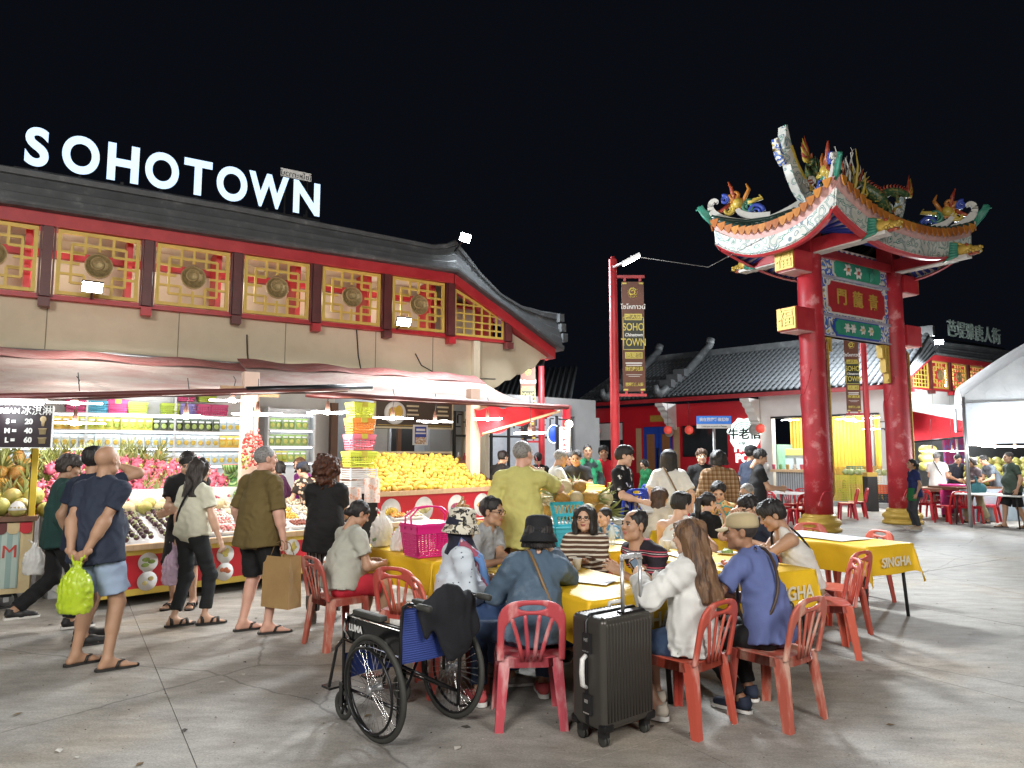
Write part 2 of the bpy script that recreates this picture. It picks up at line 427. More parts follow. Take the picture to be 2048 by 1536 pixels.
def hand_mesh(h, pose):
 if (h, pose) in _HN: return _HN[(h, pose)]
 f = Field((-.06, -.09, -.13), (.20, .10, .05), h)
 f.cone((.0, 0, 0), (.03, 0, 0), .026, .03, .02, flat=((0, 0, 1), 1.5)); f.cone((-.03, 0, 0), (0, 0, 0), .027, .026, .01, flat=((0, 0, 1), 1.15))
 f.cone((.03, .016, 0), (.085, .024, 0), .022, .016, .018, flat=((0, 0, 1), 1.35)); f.cone((.03, -.012, 0), (.08, -.022, 0), .022, .015, .018, flat=((0, 0, 1), 1.35))
 f.cone((.04, 0, -.001), (.082, 0, 0), .022, .016, .015, flat=((0, 0, 1), 1.3))
 cu = {'relax': (22, 30, 22), 'grip': (68, 88, 55), 'flat': (6, 8, 6), 'hold': (40, 48, 30)}[pose]
 for y, L, sp, r in ((.031, .072, 7, .0088), (.0105, .08, 2, .0092), (-.01, .074, -3, .0088), (-.029, .058, -9, .008)):
  p = A3(.084, y, .001); a = 0; k = .008
  for seg, c in zip((.45, .3, .25), cu):
   a += c + (3 if y < 0 else 0); d = A3(math.cos(R(a)) * math.cos(R(sp)), math.sin(R(sp)), -math.sin(R(a)))
   q = p + d * L * seg; f.cone(p, q, r, r * .92, k); p = q; r *= .93; k = .002
 ta = {'relax': (.72, .55, -.42), 'grip': (.6, .25, -.78), 'flat': (.68, .7, -.15), 'hold': (.7, .35, -.62)}[pose]
 p = A3(.018, .026, -.006); d = unit(ta); q = p + d * .045; f.cone(p, q, .015, .0115, .012)
 d2 = unit(A3(*ta) + A3(.45, -.35, -.1)); f.cone(q, q + d2 * .034, .011, .009, .004)
 V, Q = f.mesh(); V = smooth_v(V, Q, 1, .3); _HN[(h, pose)] = (V, Q); return V, Q
def ik(S, T, l1, l2, pole):
 d = T - S; L = np.linalg.norm(d)
 if L > (l1 + l2) * .995: T = S + d / L * (l1 + l2) * .995; d = T - S; L = np.linalg.norm(d)
 L = max(L, .08); a = (l1 * l1 - l2 * l2 + L * L) / (2 * L); a = np.clip(a, -l1, l1); hh = math.sqrt(max(l1 * l1 - a * a, 0)); u = d / L
 p = np.array(pole, float); p = p - u * (p @ u); p = unit(p)
 return S + u * a + p * hh, T
def rotm(yaw, pitch, roll=0):
 return np.array((Matrix.Rotation(yaw, 3, 'Z') @ Matrix.Rotation(pitch, 3, 'X') @ Matrix.Rotation(roll, 3, 'Y')))
def ptri(m):
 """MB -> quads array (fans split)"""
 q = []; mi = []
 for f, k in zip(m.f, m.m):
  if len(f) == 4: q.append(f); mi.append(k)
  elif len(f) == 3: q.append([f[0], f[1], f[2], f[2]]); mi.append(k)
  else:
   for i in range(1, len(f) - 1): q.append([f[0], f[i], f[i + 1], f[i + 1]]); mi.append(k)
 return q, mi
def hair_mesh(style, seed, h, low=False):
 hh = .0065 if not low else .009
 L = .1
 f = Field((-.2, -.26, -.5 if style in ('long', 'pony', 'longtie') else -.22), (.2, .16, .2), hh)
 def face_cut(y=.105, z=-.03, r=(.082, .078, .108)):
  f.ell((0, y, z), r, 0, sub=True)
 if style in ('short', 'bangs', 'crew', 'top', 'thin'):
  g = {'crew': .004, 'thin': .006}.get(style, .014 if style == 'short' else .02)
  f.ell((0, -.016, .033), (.077 + g, .097 + g, .089 + g), 0)
  if style in ('bangs', 'top'): f.ell((0, .03, .085), (.07, .065, .045), .03)
  if style == 'bangs': f.ell((0, -.03, .0), (.088, .09, .08), .03)
  if style != 'crew': f.noise(.004 if style == 'short' else .006, 85, seed, .35)
  face_cut(.112 if style == 'bangs' else .1, -.035 if style == 'bangs' else -.02, (.078, .075, .09 if style == 'bangs' else .105))
  if style == 'thin': f.ell((0, .06, .12), (.045, .08, .06), 0, sub=True)
  for x in (-1, 1): f.ell((x * .095, .0, -.02), (.03, .034, .05), 0, sub=True); f.ell((x * .09, .06, -.03), (.05, .045, .07), 0, sub=True)
  f.plane((0, -.08, -.062), (0, .35, -1))
 elif style in ('bob', 'long', 'longtie', 'bobface'):
  f.ell((0, -.018, .032), (.096, .114, .102), 0)
  zl = {'bob': -.09, 'bobface': -.17, 'long': -.44, 'longtie': -.3}[style]
  wd = .075 if style != 'long' else .088
  for x in (-1, -.45, .45, 1):
   f.cone((x * wd * .8, -.05 + .02 * abs(x), .02), (x * (wd + .02), (-.055 if style != 'long' else -.15) + .025 * abs(x), zl * (.95 + .08 * ((x * 7) % 1))), .055, .036 if style != 'bob' else .045, .05)
  f.cone((0, -.08, 0), (0, -.09 if style != 'long' else -.16, zl), .05, .04, .05)
  if style == 'bobface':
   for x in (-1, 1): f.cone((x * .075, .02, .03), (x * .085, .035, -.15), .035, .025, .03)
  f.noise(.008, 60, seed, .18)
  face_cut(.102, -.03, (.07, .085, .115))
  f.plane((0, 0, zl + .01), (0, .15, -1))
 elif style in ('pony', 'bun'):
  f.ell((0, -.018, .033), (.086, .108, .098), 0)
  if style == 'bun': f.ell((0, -.105, -.035), (.042, .042, .045), .015)
  else:
   f.cone((0, -.1, .035), (0, -.15, .0), .03, .034, .02); f.cone((0, -.15, 0), (.01, -.155, -.13), .036, .034, .02); f.cone((.01, -.155, -.13), (.0, -.13, -.3), .034, .012, .02)
  f.noise(.0045, 75, seed, .25); face_cut(.1, -.03, (.076, .075, .1))
  for x in (-1, 1): f.ell((x * .095, .0, -.02), (.03, .034, .05), 0, sub=True); f.ell((x * .09, .06, -.03), (.05, .045, .07), 0, sub=True)
  if style == 'bun': f.plane((0, -.08, -.085), (0, .2, -1))
 elif style == 'afro':
  f.ell((0, -.035, .015), (.148, .155, .15), 0); f.cone((0, -.07, -.06), (0, -.08, -.11), .1, .09, .04)
  f.noise(.02, 70, seed); f.noise(.012, 140, seed + 3); face_cut(.12, -.03, (.075, .1, .11))
 if style not in ('crew', 'afro'):
  P = np.meshgrid(*f.ax, indexing='ij', sparse=True); az = np.arctan2(P[0], -P[1] - .01); f.d = (f.d + .0022 * np.sin(az * (34 if not low else 22) + 2.5 * np.sin(P[2] * 24 + seed)) + .0016 * np.sin(az * 61 + 3 * np.sin(P[2] * 17))).astype(np.float32)
 V, Q = f.mesh(); V = smooth_v(V, Q, 1, .15); return V, Q
def person(label, loc, yaw, h=1.72, sit=False, seat=.42, lean=3, side=0, twist=0, look=(0, 0), fat=1.0, fem=False, LH=None, RH=None,
           lp='relax', rp='relax', LD=None, RD=None, LF=None, RF=None, fyaw=(8, -8), tone='tan', hair=('short', 'black'), top=None, bot=None, shoe=None,
           res=.014, group=None, extras=(), hs=None, pz=0.0, elbow=None, seed=1, name='person', knee=None):
 s = h / 1.75; k = s; root_rz = yaw; low = res > .017
 X, Z = A3(1, 0, 0), A3(0, 0, 1)
 P = A3(0, 0, (seat + .105 * s) if sit else .93 * s) + A3(0, 0, pz)
 def dirv(l): return unit(A3(math.tan(R(side)), math.tan(R(l)), 1))
 U1, U2 = dirv(lean * .7), dirv(lean * 1.25)
 Ch = P + U1 * .27 * s; N = Ch + U2 * .255 * s
 Rv = A3(math.cos(R(twist)), math.sin(R(twist)), 0); Rv = unit(Rv - U2 * (Rv @ U2)); Fv = np.cross(U2, Rv)
 sw = (.15 if fem else .172) * s * (1 + (fat - 1) * .35)
 SL, SR = N - U2 * .078 * s - Rv * sw, N - U2 * .078 * s + Rv * sw
 HR = rotm(R(twist + look[0]), R(look[1])); hs = hs or (.94 if fem else 1.0) * (.35 + .65 * s)
 HC = N + unit(U2 * .6 + Z * .4) * .135 * s + HR @ A3(0, .03, .01) * hs
 la, lf = .285 * s, .25 * s; lt, lc = .43 * s, .42 * s
 def tgt(t, S, sg): return A3(*t) if t is not None else S + A3(sg * .075, .045, -.5 * s)
 J = {}
 for sg, S, T, D_, key in ((-1, SL, LH, LD, 'L'), (1, SR, RH, RD, 'R')):
  pol = (elbow or {}).get(key, (sg * .55, -.8, -.35)); E, W = ik(S, tgt(T, S, sg), la, lf, pol); J[key] = (S, E, W)
 for sg, T, key in ((-1, LF, 'l'), (1, RF, 'r')):
  Hp = P + X * sg * .088 * s - Z * .02 * s
  if T is None: T = (sg * .13 * s, .40 * s, .085 * s) if sit else (sg * .105 * s, .0, .085 * s)
  pol = (sg * .15, 1, .3) if not sit else (sg * .1, .5, 1)
  if knee: pol = knee
  K, An = ik(Hp, A3(*T), lt, lc, pol); J[key] = (Hp, K, An)
 pts = np.array([P, N, HC, *[p for v in J.values() for p in v]]); lo = pts.min(0) - .19; hi = pts.max(0) + .19; lo[2] = max(lo[2], -.02)
 fb = 1 + (fat - 1) * .9
 def torso(f, e, hem=None, hr=None, kk=.05):
  f.cone(P - X * .06 * s, P + X * .06 * s, .092 * s * fb + e, .092 * s * fb + e, kk, flat=((0, 1, 0), 1.02))
  f.cone(P + U1 * .04 * s, Ch, .128 * s * fb + e, .137 * s * (.5 + .5 * fb) + e, kk, flat=(Fv, 1.3))
  f.cone(Ch, N - U2 * .1 * s, (.140 if not fem else .127) * s + e, (.118 if not fem else .105) * s + e, kk, flat=(Fv, 1.3))
  for S_, x in ((SL, -1), (SR, 1)): f.cone(N - U2 * .03 * s + Rv * x * .045 * s, S_ - Rv * x * .02 * s, .045 * s + e, .04 * s + e, .04)
  f.cone(SL + Rv * .045 * s - U2 * .02 * s, SR - Rv * .045 * s - U2 * .02 * s, .05 * s + e, .05 * s + e, .04)
  if fat > 1.05: f.ell(P + U1 * .13 * s + Fv * .06 * s * fat, A3(.15, .14 * fat, .16) * s * (.85 + .15 * fat) + e, .06)
  if fem:
   for x in (-1, 1): f.ell(Ch + U2 * .05 * s + Rv * x * .068 * s + Fv * .085 * s, .05 * s + e, .04)
  if hem is not None:
   for x in (-1, 1): f.cone(P - U1 * hem * s + X * x * .078 * s, Ch + Rv * x * .03 * s, hr + e, .118 * s * (.5 + .5 * fb) + e, .03, flat=(Fv, 1.04), cap=True)
 def limb(f, a, b, c, r, e, kk=.03): f.cone(a, b, r[0] + e, r[1] + e, kk); f.cone(b, c, r[2] + e, r[3] + e, kk)
 ar = np.array((.047, .038, .04, .027)) * s * (.75 + .25 * fb) * (.9 if fem else 1); lr = np.array((.082, .054, .053, .035)) * s * (.7 + .3 * fb)
 root = thing(name, label, 'person', loc, root_rz, group)
 f = Field(lo, hi, res); torso(f, -.014 if top and top[0] != 'tank' else -.004); lb = lr * (.86 if bot and bot[0] in ('pants', 'skirt') else 1)
 f.cone(N - U2 * .06 * s, HC - HR @ A3(0, .03, .09) * hs, .058 * s if not fem else .05 * s, .05 * s if not fem else .043 * s, .03)
 for kx in 'LR':
  S, E, W = J[kx]; limb(f, S, E, W, ar, 0); f.cone(E, E + (W - E) * .35, ar[2] * 1.06, ar[2] * 1.08, .03)
  f.cone(S, S + (E - S) * .3, .05 * s * (.9 if fem else 1), .046 * s, .03)
 for sg, kx in ((-1, 'l'), (1, 'r')):
  Hp, K, An = J[kx]; limb(f, Hp, K, An, lb, 0, .04)
  cd = np.cross(unit(An - K), X); cd = cd if cd[1] < 0 else -cd
  if not (bot and bot[0] == 'pants'): f.cone(K + (An - K) * .18 + cd * .014 * s, K + (An - K) * .45 + cd * .012 * s, .045 * s * (.8 + .2 * fb), .04 * s * (.8 + .2 * fb), .04)
  fy = R(fyaw[0] if kx == 'l' else fyaw[1]); fd = A3(-math.sin(fy), math.cos(fy), 0); sd = A3(fd[1], -fd[0], 0)
  B = An + fd * .12 * s; B[2] = An[2] - .055 * s; Hl = An - fd * .035 * s; Hl[2] = An[2] - .05 * s
  f.cone(An, Hl, .034 * s, .028 * s, .02); f.cone(An - Z * .01, B, .033 * s, .024 * s, .025); f.cone(Hl, B, .027 * s, .026 * s, .02, flat=((0, 0, 1), 1.1))
  f.cone(B - sd * .018 * s, B + sd * .018 * s, .022 * s, .022 * s, .02)
  if shoe and shoe[0] in ('flip', 'sandal'):
   for i in range(5): f.cone(B + sd * (i - 2) * .016 * s * sg * -1, B + fd * (.075 - .009 * i) * s + sd * (i - 2) * .0165 * s * sg * -1 - Z * .008, .0115 * s, .0115 * s if i else .0135 * s, .004)
 V, Q = f.mesh(); V = smooth_v(V, Q, 1, .4); ch = [(V, Q, 0)]
 hv, hq, hm = head_mesh(.0055 if not low else .008, fem); ch.append((xf(hv * hs, HR, HC), hq, hm))
 for v_, q_, m_ in eye_chunks(low): ch.append((xf(v_ * hs, HR, HC), q_, m_))
 for sg, kx, pose, D_ in ((-1, 'L', lp, LD), (1, 'R', rp, RD)):
  S, E, W = J[kx]; x = unit(W - E) if D_ is None or D_[0] is None else unit(D_[0])
  zz = A3(*D_[1]) if D_ is not None and D_[1] is not None else (A3(0, 0, 1) if pose == 'flat' else A3(sg, .25, .15))
  zz = unit(zz - x * (zz @ x)); yy = np.cross(zz, x)
  v_, q_ = hand_mesh(.0055 if not low else .0075, pose); v_ = v_ * s * (.92 if fem else 1.0)
  if sg < 0: v_ = v_ * A3(1, -1, 1); q_ = q_[:, ::-1]
  ch.append((xf(v_, np.stack([x, yy, zz], 1), W), q_, 0))
 body = obj('body', np_mesh('body', ch, [skin(tone), LIPS, EYEW, EYED, HAIRC.get(hair[1] if hair else 'black', HAIRC['black']) if not low else HAIRC['black']]), root)
 if top:
  kd, m_ = top[0], top[1]; o = top[2] if len(top) > 2 else {}
  e = o.get('e', .014); f = Field(lo, hi, res); hem = o.get('hem', .13 if not sit else .03); hr = o.get('hr', .124 * s * fb)
  torso(f, e, hem, hr)
  if kd == 'tank':
   f = Field(lo, hi, res)
   for x in (-1, 1): f.cone(P - U1 * hem * s + X * x * .07 * s, Ch + Rv * x * .03 * s, hr + e, .115 * s + e, .03, flat=(Fv, 1.04), cap=True)
   f.cone(Ch, N - U2 * .13 * s, .145 * s + e, .105 * s + e, .05, flat=(Fv, 1.28))
   for x in (-1, 1): f.cone(N - U2 * .16 * s + Rv * x * .09 * s + Fv * .03, N - U2 * .0 * s + Rv * x * .082 * s, .05 * s + e, .033 * s + e * .5, .04)
   for kx in 'LR': S, E, W = J[kx]; f.cone(S - (E - S) * .3, E, .058 * s, .05 * s, 0, sub=True)
  for kx in 'LR':
   S, E, W = J[kx]
   if kd in ('tee', 'polo', 'shirt'):
    fr = o.get('slv', .62); loose = o.get('loose', .02)
    f.cone(S, S + (E - S) * .2, .053 * s + e, .048 * s + e, .04); f.cone(S + (E - S) * .02, S + (E - S) * fr, .045 * s + e, .044 * s + loose, .03, cap=True)
   elif kd in ('long', 'jacket'):
    ee = e + (.006 if kd == 'long' else .014); f.cone(S, S + (E - S) * .25, .044 * s + e, .044 * s + ee, .04)
    f.cone(S, E, .044 * s + ee, .041 * s + ee, .03); f.cone(E, E + (W - E) * o.get('cuff', .93), .042 * s + ee, .031 * s + ee, .02, cap=True); f.ell(E, .043 * s + ee, .02)
  if o.get('collar', kd in ('polo', 'shirt', 'jacket')):
   f.cone(N - U2 * .045 * s, N + U2 * .03 * s + Fv * .004, .085 * s, .068 * s, .015, cap=True)
  nk = HC - HR @ A3(0, .02, .06) * hs
  f.cone(N - U2 * .03 * s, nk, .052 * s, .055 * s, 0, sub=True)
  if kd in ('polo', 'shirt', 'jacket') or o.get('vneck'): f.cone(N + Fv * .10 * s - U2 * .10 * s, N + Fv * .1 * s + U2 * .03 * s, .008, .055 * s, 0, sub=True)
  f.folds(o.get('fold', .0075), seed + 11, o.get('ff', 48)); V, Q = f.mesh(); V = smooth_v(V, Q, 1, .35)
  mats = m_ if isinstance(m_, list) else [m_]; obj(o.get('name', 'shirt'), np_mesh('shirt', [(V, Q, 0)], mats), root)
 if bot:
  kd, m_ = bot[0], bot[1]; o = bot[2] if len(bot) > 2 else {}; e = o.get('e', .013); f = Field(lo, hi, res)
  f.cone(P - X * .06 * s, P + X * .06 * s, .094 * s * fb + e, .094 * s * fb + e, .04, flat=((0, 1, 0), 1.02))
  for x in (-1, 1): f.cone(P + X * x * .05 * s, P + U1 * .1 * s + X * x * .04 * s, .095 * s * fb + e, .09 * s * fb + e, .03, cap=True)
  for kx in 'lr':
   Hp, K, An = J[kx]
   if kd == 'shorts':
    fr = o.get('len', .72); r1 = o.get('r', .085) * s; f.cone(Hp, Hp + (K - Hp) * .4, .09 * s * (.7 + .3 * fb) + e, .085 * s + e, .05); f.cone(Hp + (K - Hp) * .1, Hp + (K - Hp) * min(fr, 1), .088 * s + e, r1 + e, .03, cap=True)
    if fr > 1: f.cone(K - (K - Hp) * .05, K + (An - K) * (fr - 1), r1 + e, r1 + e, .02, cap=True)
   elif kd == 'pants':
    w_ = o.get('w', 0); f.cone(Hp, K, lr[0] + e, lr[1] + e + w_ * .6, .045); f.cone(K, K + (An - K) * o.get('len', .93), lr[2] + e + w_ * .7, lr[3] + e + w_ + .008, .03, cap=True); f.ell(K, lr[1] + e - .004 + w_ * .6, .03)
   elif kd == 'skirt':
    f.cone(Hp, K, .1 * s + e, .1 * s + e, .08); f.cone(K + Z * .03, K + (An - K) * o.get('len', .8), .1 * s + e, .11 * s + e, .1, cap=True)
  if kd == 'skirt':
   a, b = J['l'], J['r']; f.cone((a[0] + b[0]) / 2, (a[1] + b[1]) / 2, .12 * s, .12 * s, .06); f.cone((a[1] + b[1]) / 2, (a[1] + b[1]) / 2 + ((a[2] + b[2]) - (a[1] + b[1])) / 2 * o.get('len', .8), .12 * s, .12 * s, .05, cap=True)
  f.folds(o.get('fold', .0065), seed + 5, 44); V, Q = f.mesh(); V = smooth_v(V, Q, 1, .35)
  obj(o.get('name', {'shorts': 'shorts', 'pants': 'trousers', 'skirt': 'skirt'}[kd]), np_mesh('trousers', [(V, Q, 0)], m_), root)
 if shoe:
  for sg, kx in ((-1, 'l'), (1, 'r')):
   An = J[kx][2]; fy = R(fyaw[0] if kx == 'l' else fyaw[1]); T = Matrix.Translation(Vector((An[0], An[1], An[2] - .085 * s))) @ Matrix.Rotation(fy, 4, 'Z') @ Matrix.Scale(s, 4)
   out = [(-.03, -.068), (-.04, -.03), (-.036, .04), (-.046, .12), (-.043, .17), (-.02, .208), (.012, .212), (.038, .185), (.044, .13), (.036, .05), (.04, -.03), (.03, -.068), (0, -.08)]
   m = MB()
   if shoe[0] in ('flip', 'sandal'):
    m.prism([(x * 1.08, y * 1.06) for x, y in out][::1], .018, 0, T, .001)
    m.tube([(-.038, .06, .015), (-.03, .08, .06), (-.004, .115, .062), (.0, .145, .02)], [.013, .014, .012, .005], 6, 0, T=T, flat=(1, 1, .5)); m.tube([(.038, .06, .015), (.03, .08, .06), (.004, .115, .062), (.0, .145, .02)], [.013, .014, .012, .005], 6, 0, T=T, flat=(1, 1, .5))
    if shoe[0] == 'sandal':
     for y in (-.02, .13): m.tube([(-.042, y, .02), (-.03, y, .05 + (.03 if y < 0 else 0)), (0, y, .065 + (.04 if y < 0 else 0)), (.03, y, .05 + (.03 if y < 0 else 0)), (.042, y, .02)], .011, 6, 0, T=T, flat=(1, 1.6, .6))
    m.build('sandal', shoe[1], root)
   else:
    m.prism([(x * 1.05, y * 1.04) for x, y in out], .032 if len(shoe) > 3 else .022, 1, T, .001)
    f = Field((-.08, -.11, 0), (.08, .24, .13), .008); f.cone((0, -.035, .05), (0, .07, .045), .04, .044, .02); f.cone((0, .07, .04), (0, .165, .03), .045, .037, .02, flat=((0, 0, 1), 1.15)); f.cone((0, -.03, .05), (0, -.02, .1), .042, .044, .02, cap=True); f.plane((0, 0, .012), (0, 0, -1))
    V, Q = f.mesh(); V = smooth_v(V, Q, 1, .4); Tm = np.array(T); V = V @ Tm[:3, :3].T + Tm[:3, 3]
    q, mi = ptri(m)
    laces = MB()
    for i in range(4): laces.tube([(-.026, .045 + .028 * i, .084 - .012 * i), (0, .05 + .028 * i, .09 - .012 * i), (.026, .045 + .028 * i, .084 - .012 * i)], .0045, 5, T=T)
    lq, _ = ptri(laces)
    obj('shoe', np_mesh('shoe', [(V, Q, 0), (np.array(m.v), np.array(q), 1), (np.array(laces.v), np.array(lq), 1)], [shoe[1], shoe[2]]), root)
 HT = Matrix.Translation(Vector(HC)) @ Matrix(HR.tolist()).to_4x4() @ Matrix.Scale(hs, 4)
 if hair and hair[0] != 'bald':
  V, Q = hair_mesh(hair[0], seed, h, low); V = xf(V * hs, HR, HC)
  obj('hair', np_mesh('hair', [(V, Q, 0)], HAIRC[hair[1]]), root)
 for ex in extras:
  m = MB()
  if ex[0] == 'glasses':
   for x in (-1, 1):
    m.tube([(x * .034 + .025 * math.cos(a), .105 - .006 * abs(math.cos(a)), .001 + .017 * math.sin(a)) for a in np.linspace(0, 2 * math.pi, 13)[:-1]], .0024, 5, closed=True, T=HT)
    m.tube([(x * .058, .1, .006), (x * .078, .06, .008), (x * .082, -.01, .006)], .0022, 4, T=HT)
   m.tube([(-.01, .106, .004), (.01, .106, .004)], .002, 4, T=HT); m.build('glasses', ex[1], root)
  elif ex[0] == 'bucket':
   m.lathe([(.150, -.052), (.153, -.046), (.135, -.008), (.117, .03), (.113, .036), (.112, .075), (.107, .115), (.096, .14), (.06, .152), (0, .154)], 28, (0, -.012, .005), 0, T=HT, sc=(.96, 1.06)); m.lathe([(.118, .028), (.116, .044)], 28, (0, -.012, .005), 0, T=HT, sc=(.96, 1.06)); m.build('bucket_hat', ex[1], root)
  elif ex[0] == 'cap':
   m.lathe([(.094, .028), (.098, .05), (.095, .09), (.075, .118), (.04, .13), (0, .134)], 20, (0, -.014, .0), 0, T=HT, sc=(.92, 1.15))
   m.grid(lambda a, b: ((a - .5) * .16 * (1 - .25 * b), .085 + b * .085 * math.cos((a - .5) * 1.9), .036 - .022 * b - .05 * (a - .5) ** 2), 8, 4, 0, T=HT)
   m.grid(lambda a, b: ((a - .5) * .16 * (1 - .25 * b), .085 + b * .084 * math.cos((a - .5) * 1.9), .031 - .022 * b - .05 * (a - .5) ** 2), 8, 4, 0, T=HT); m.build('cap', ex[1], root)
  elif ex[0] == 'mask':
   m.grid(lambda a, b: ((a - .5) * .13, .118 - .11 * abs(a - .5) ** 1.6 * 2 - .02 * abs(b - .4), -.105 + .09 * b), 8, 6, 0, T=HT); m.build('face_mask', ex[1], root)
  elif ex[0] == 'strap':       # diagonal strap across the torso, ex[2]=+1: from right shoulder to left hip
   sg = ex[2]; pts_ = []
   for t in np.linspace(0, 2 * math.pi, 25)[:-1]:
    c_, s_ = math.cos(t), math.sin(t); w_ = ((N - U2 * .02 * s) * (.5 + .5 * c_) + (P + U1 * .05) * (.5 - .5 * c_)); pts_.append(w_ + Rv * sg * (.085 * s * (.5 + .5 * c_) - .15 * s * fb * (.5 - .5 * c_)) + Fv * s_ * ((ex[3] if len(ex) > 3 else .132) * s * fb + .012) + U2 * .05 * s * max(0, c_) * 1.0)
   m.tube(pts_, .011, 6, closed=True); m.build('bag_strap', ex[1], root)
  elif ex[0] == 'mesh':
   o = ex[1](); o.parent = root
 root['hc'] = [float(x) for x in HC]
 return root, dict(P=P, N=N, HC=HC, HR=HR, J=J, U1=U1, U2=U2, Rv=Rv, Fv=Fv, HT=HT, s=s)
def face_dir(dx, dy): return math.atan2(-dx, dy)
# ------------------------------------------------------------------ shared materials
RED = mk('red_paint', (.42, .022, .030), .42, var=.18, vs=3, bump=.06, bs=40, col2=(.42, .03, .035), gloss_var=.12)
REDW = mk('red_worn_paint', (.40, .020, .030), .5, var=.25, vs=3.2, bump=.3, bs=30, col2=(.50, .17, .17), mix=(.56, .68), gloss_var=.15, det=8)
MAROON = mk('maroon_paint', (.10, .022, .020), .45, var=.25, vs=5)
GOLD = mk('gold_paint', (.50, .33, .06), .48, metal=.2, var=.15, vs=8, bump=.1, bs=50)
YEL = mk('lattice_gold', (.60, .43, .09), .5, metal=.1, var=.12, vs=6, bump=.05)
BRONZE = mk('bronze_relief', (.36, .27, .12), .45, metal=.4, var=.3, vs=20, bump=.5, bs=45)
CREAM = mk('cream_plaster', (.62, .54, .39), .85, var=.12, vs=1.3, bump=.12, bs=25, col2=(.52, .44, .31), mix=(.5, .7), det=7)
WHITE = mk('white_paint', (.70, .70, .68), .6, var=.08, vs=2, bump=.06, bs=30)
GREYW = mk('grey_wall', (.22, .225, .23), .8, var=.12, vs=1.5, bump=.1)
SLATE = mk('slate_roof', (.065, .070, .074), .55, var=.35, vs=4, bump=.25, bs=25, col2=(.12, .125, .125), mix=(.58, .75), det=8)
TILE = mk('roof_tile', (.046, .052, .057), .8, var=.3, vs=5, bump=.15)
BLACK = mk('black_paint', (.012, .012, .013), .5, var=.2)
DARKM = mk('dark_metal', (.03, .03, .032), .35, metal=.7, var=.2)
STEEL = mk('galvanised_steel', (.50, .51, .52), .35, metal=.8, var=.12)
CHROME = mk('chrome', (.75, .75, .76), .12, metal=1, var=.05)
WOOD = mk('pale_wood', (.50, .34, .20), .6, var=.15, vs=3, stretch=(8, 8, .8), bump=.1)
DWOOD = mk('dark_wood', (.14, .065, .035), .5, var=.25, vs=3, stretch=(6, 6, 1))
GLASS = mk('shop_glass', (.03, .035, .04), .06, var=0, spec=.8)
LED = glow('led_white', (1, .97, .90), 26); LEDC = glow('led_cool', (.88, .95, 1), 22); FLOOD = glow('flood_white', (.93, .98, 1), 90)
LETW = glow('sign_letter_face', (.55, .74, 1), .92); WARMB = glow('bulb_warm', (1, .78, .45), 9)
PAPER = mk('paper_white', (.72, .72, .70), .7, var=.05)
GROUPED = {}
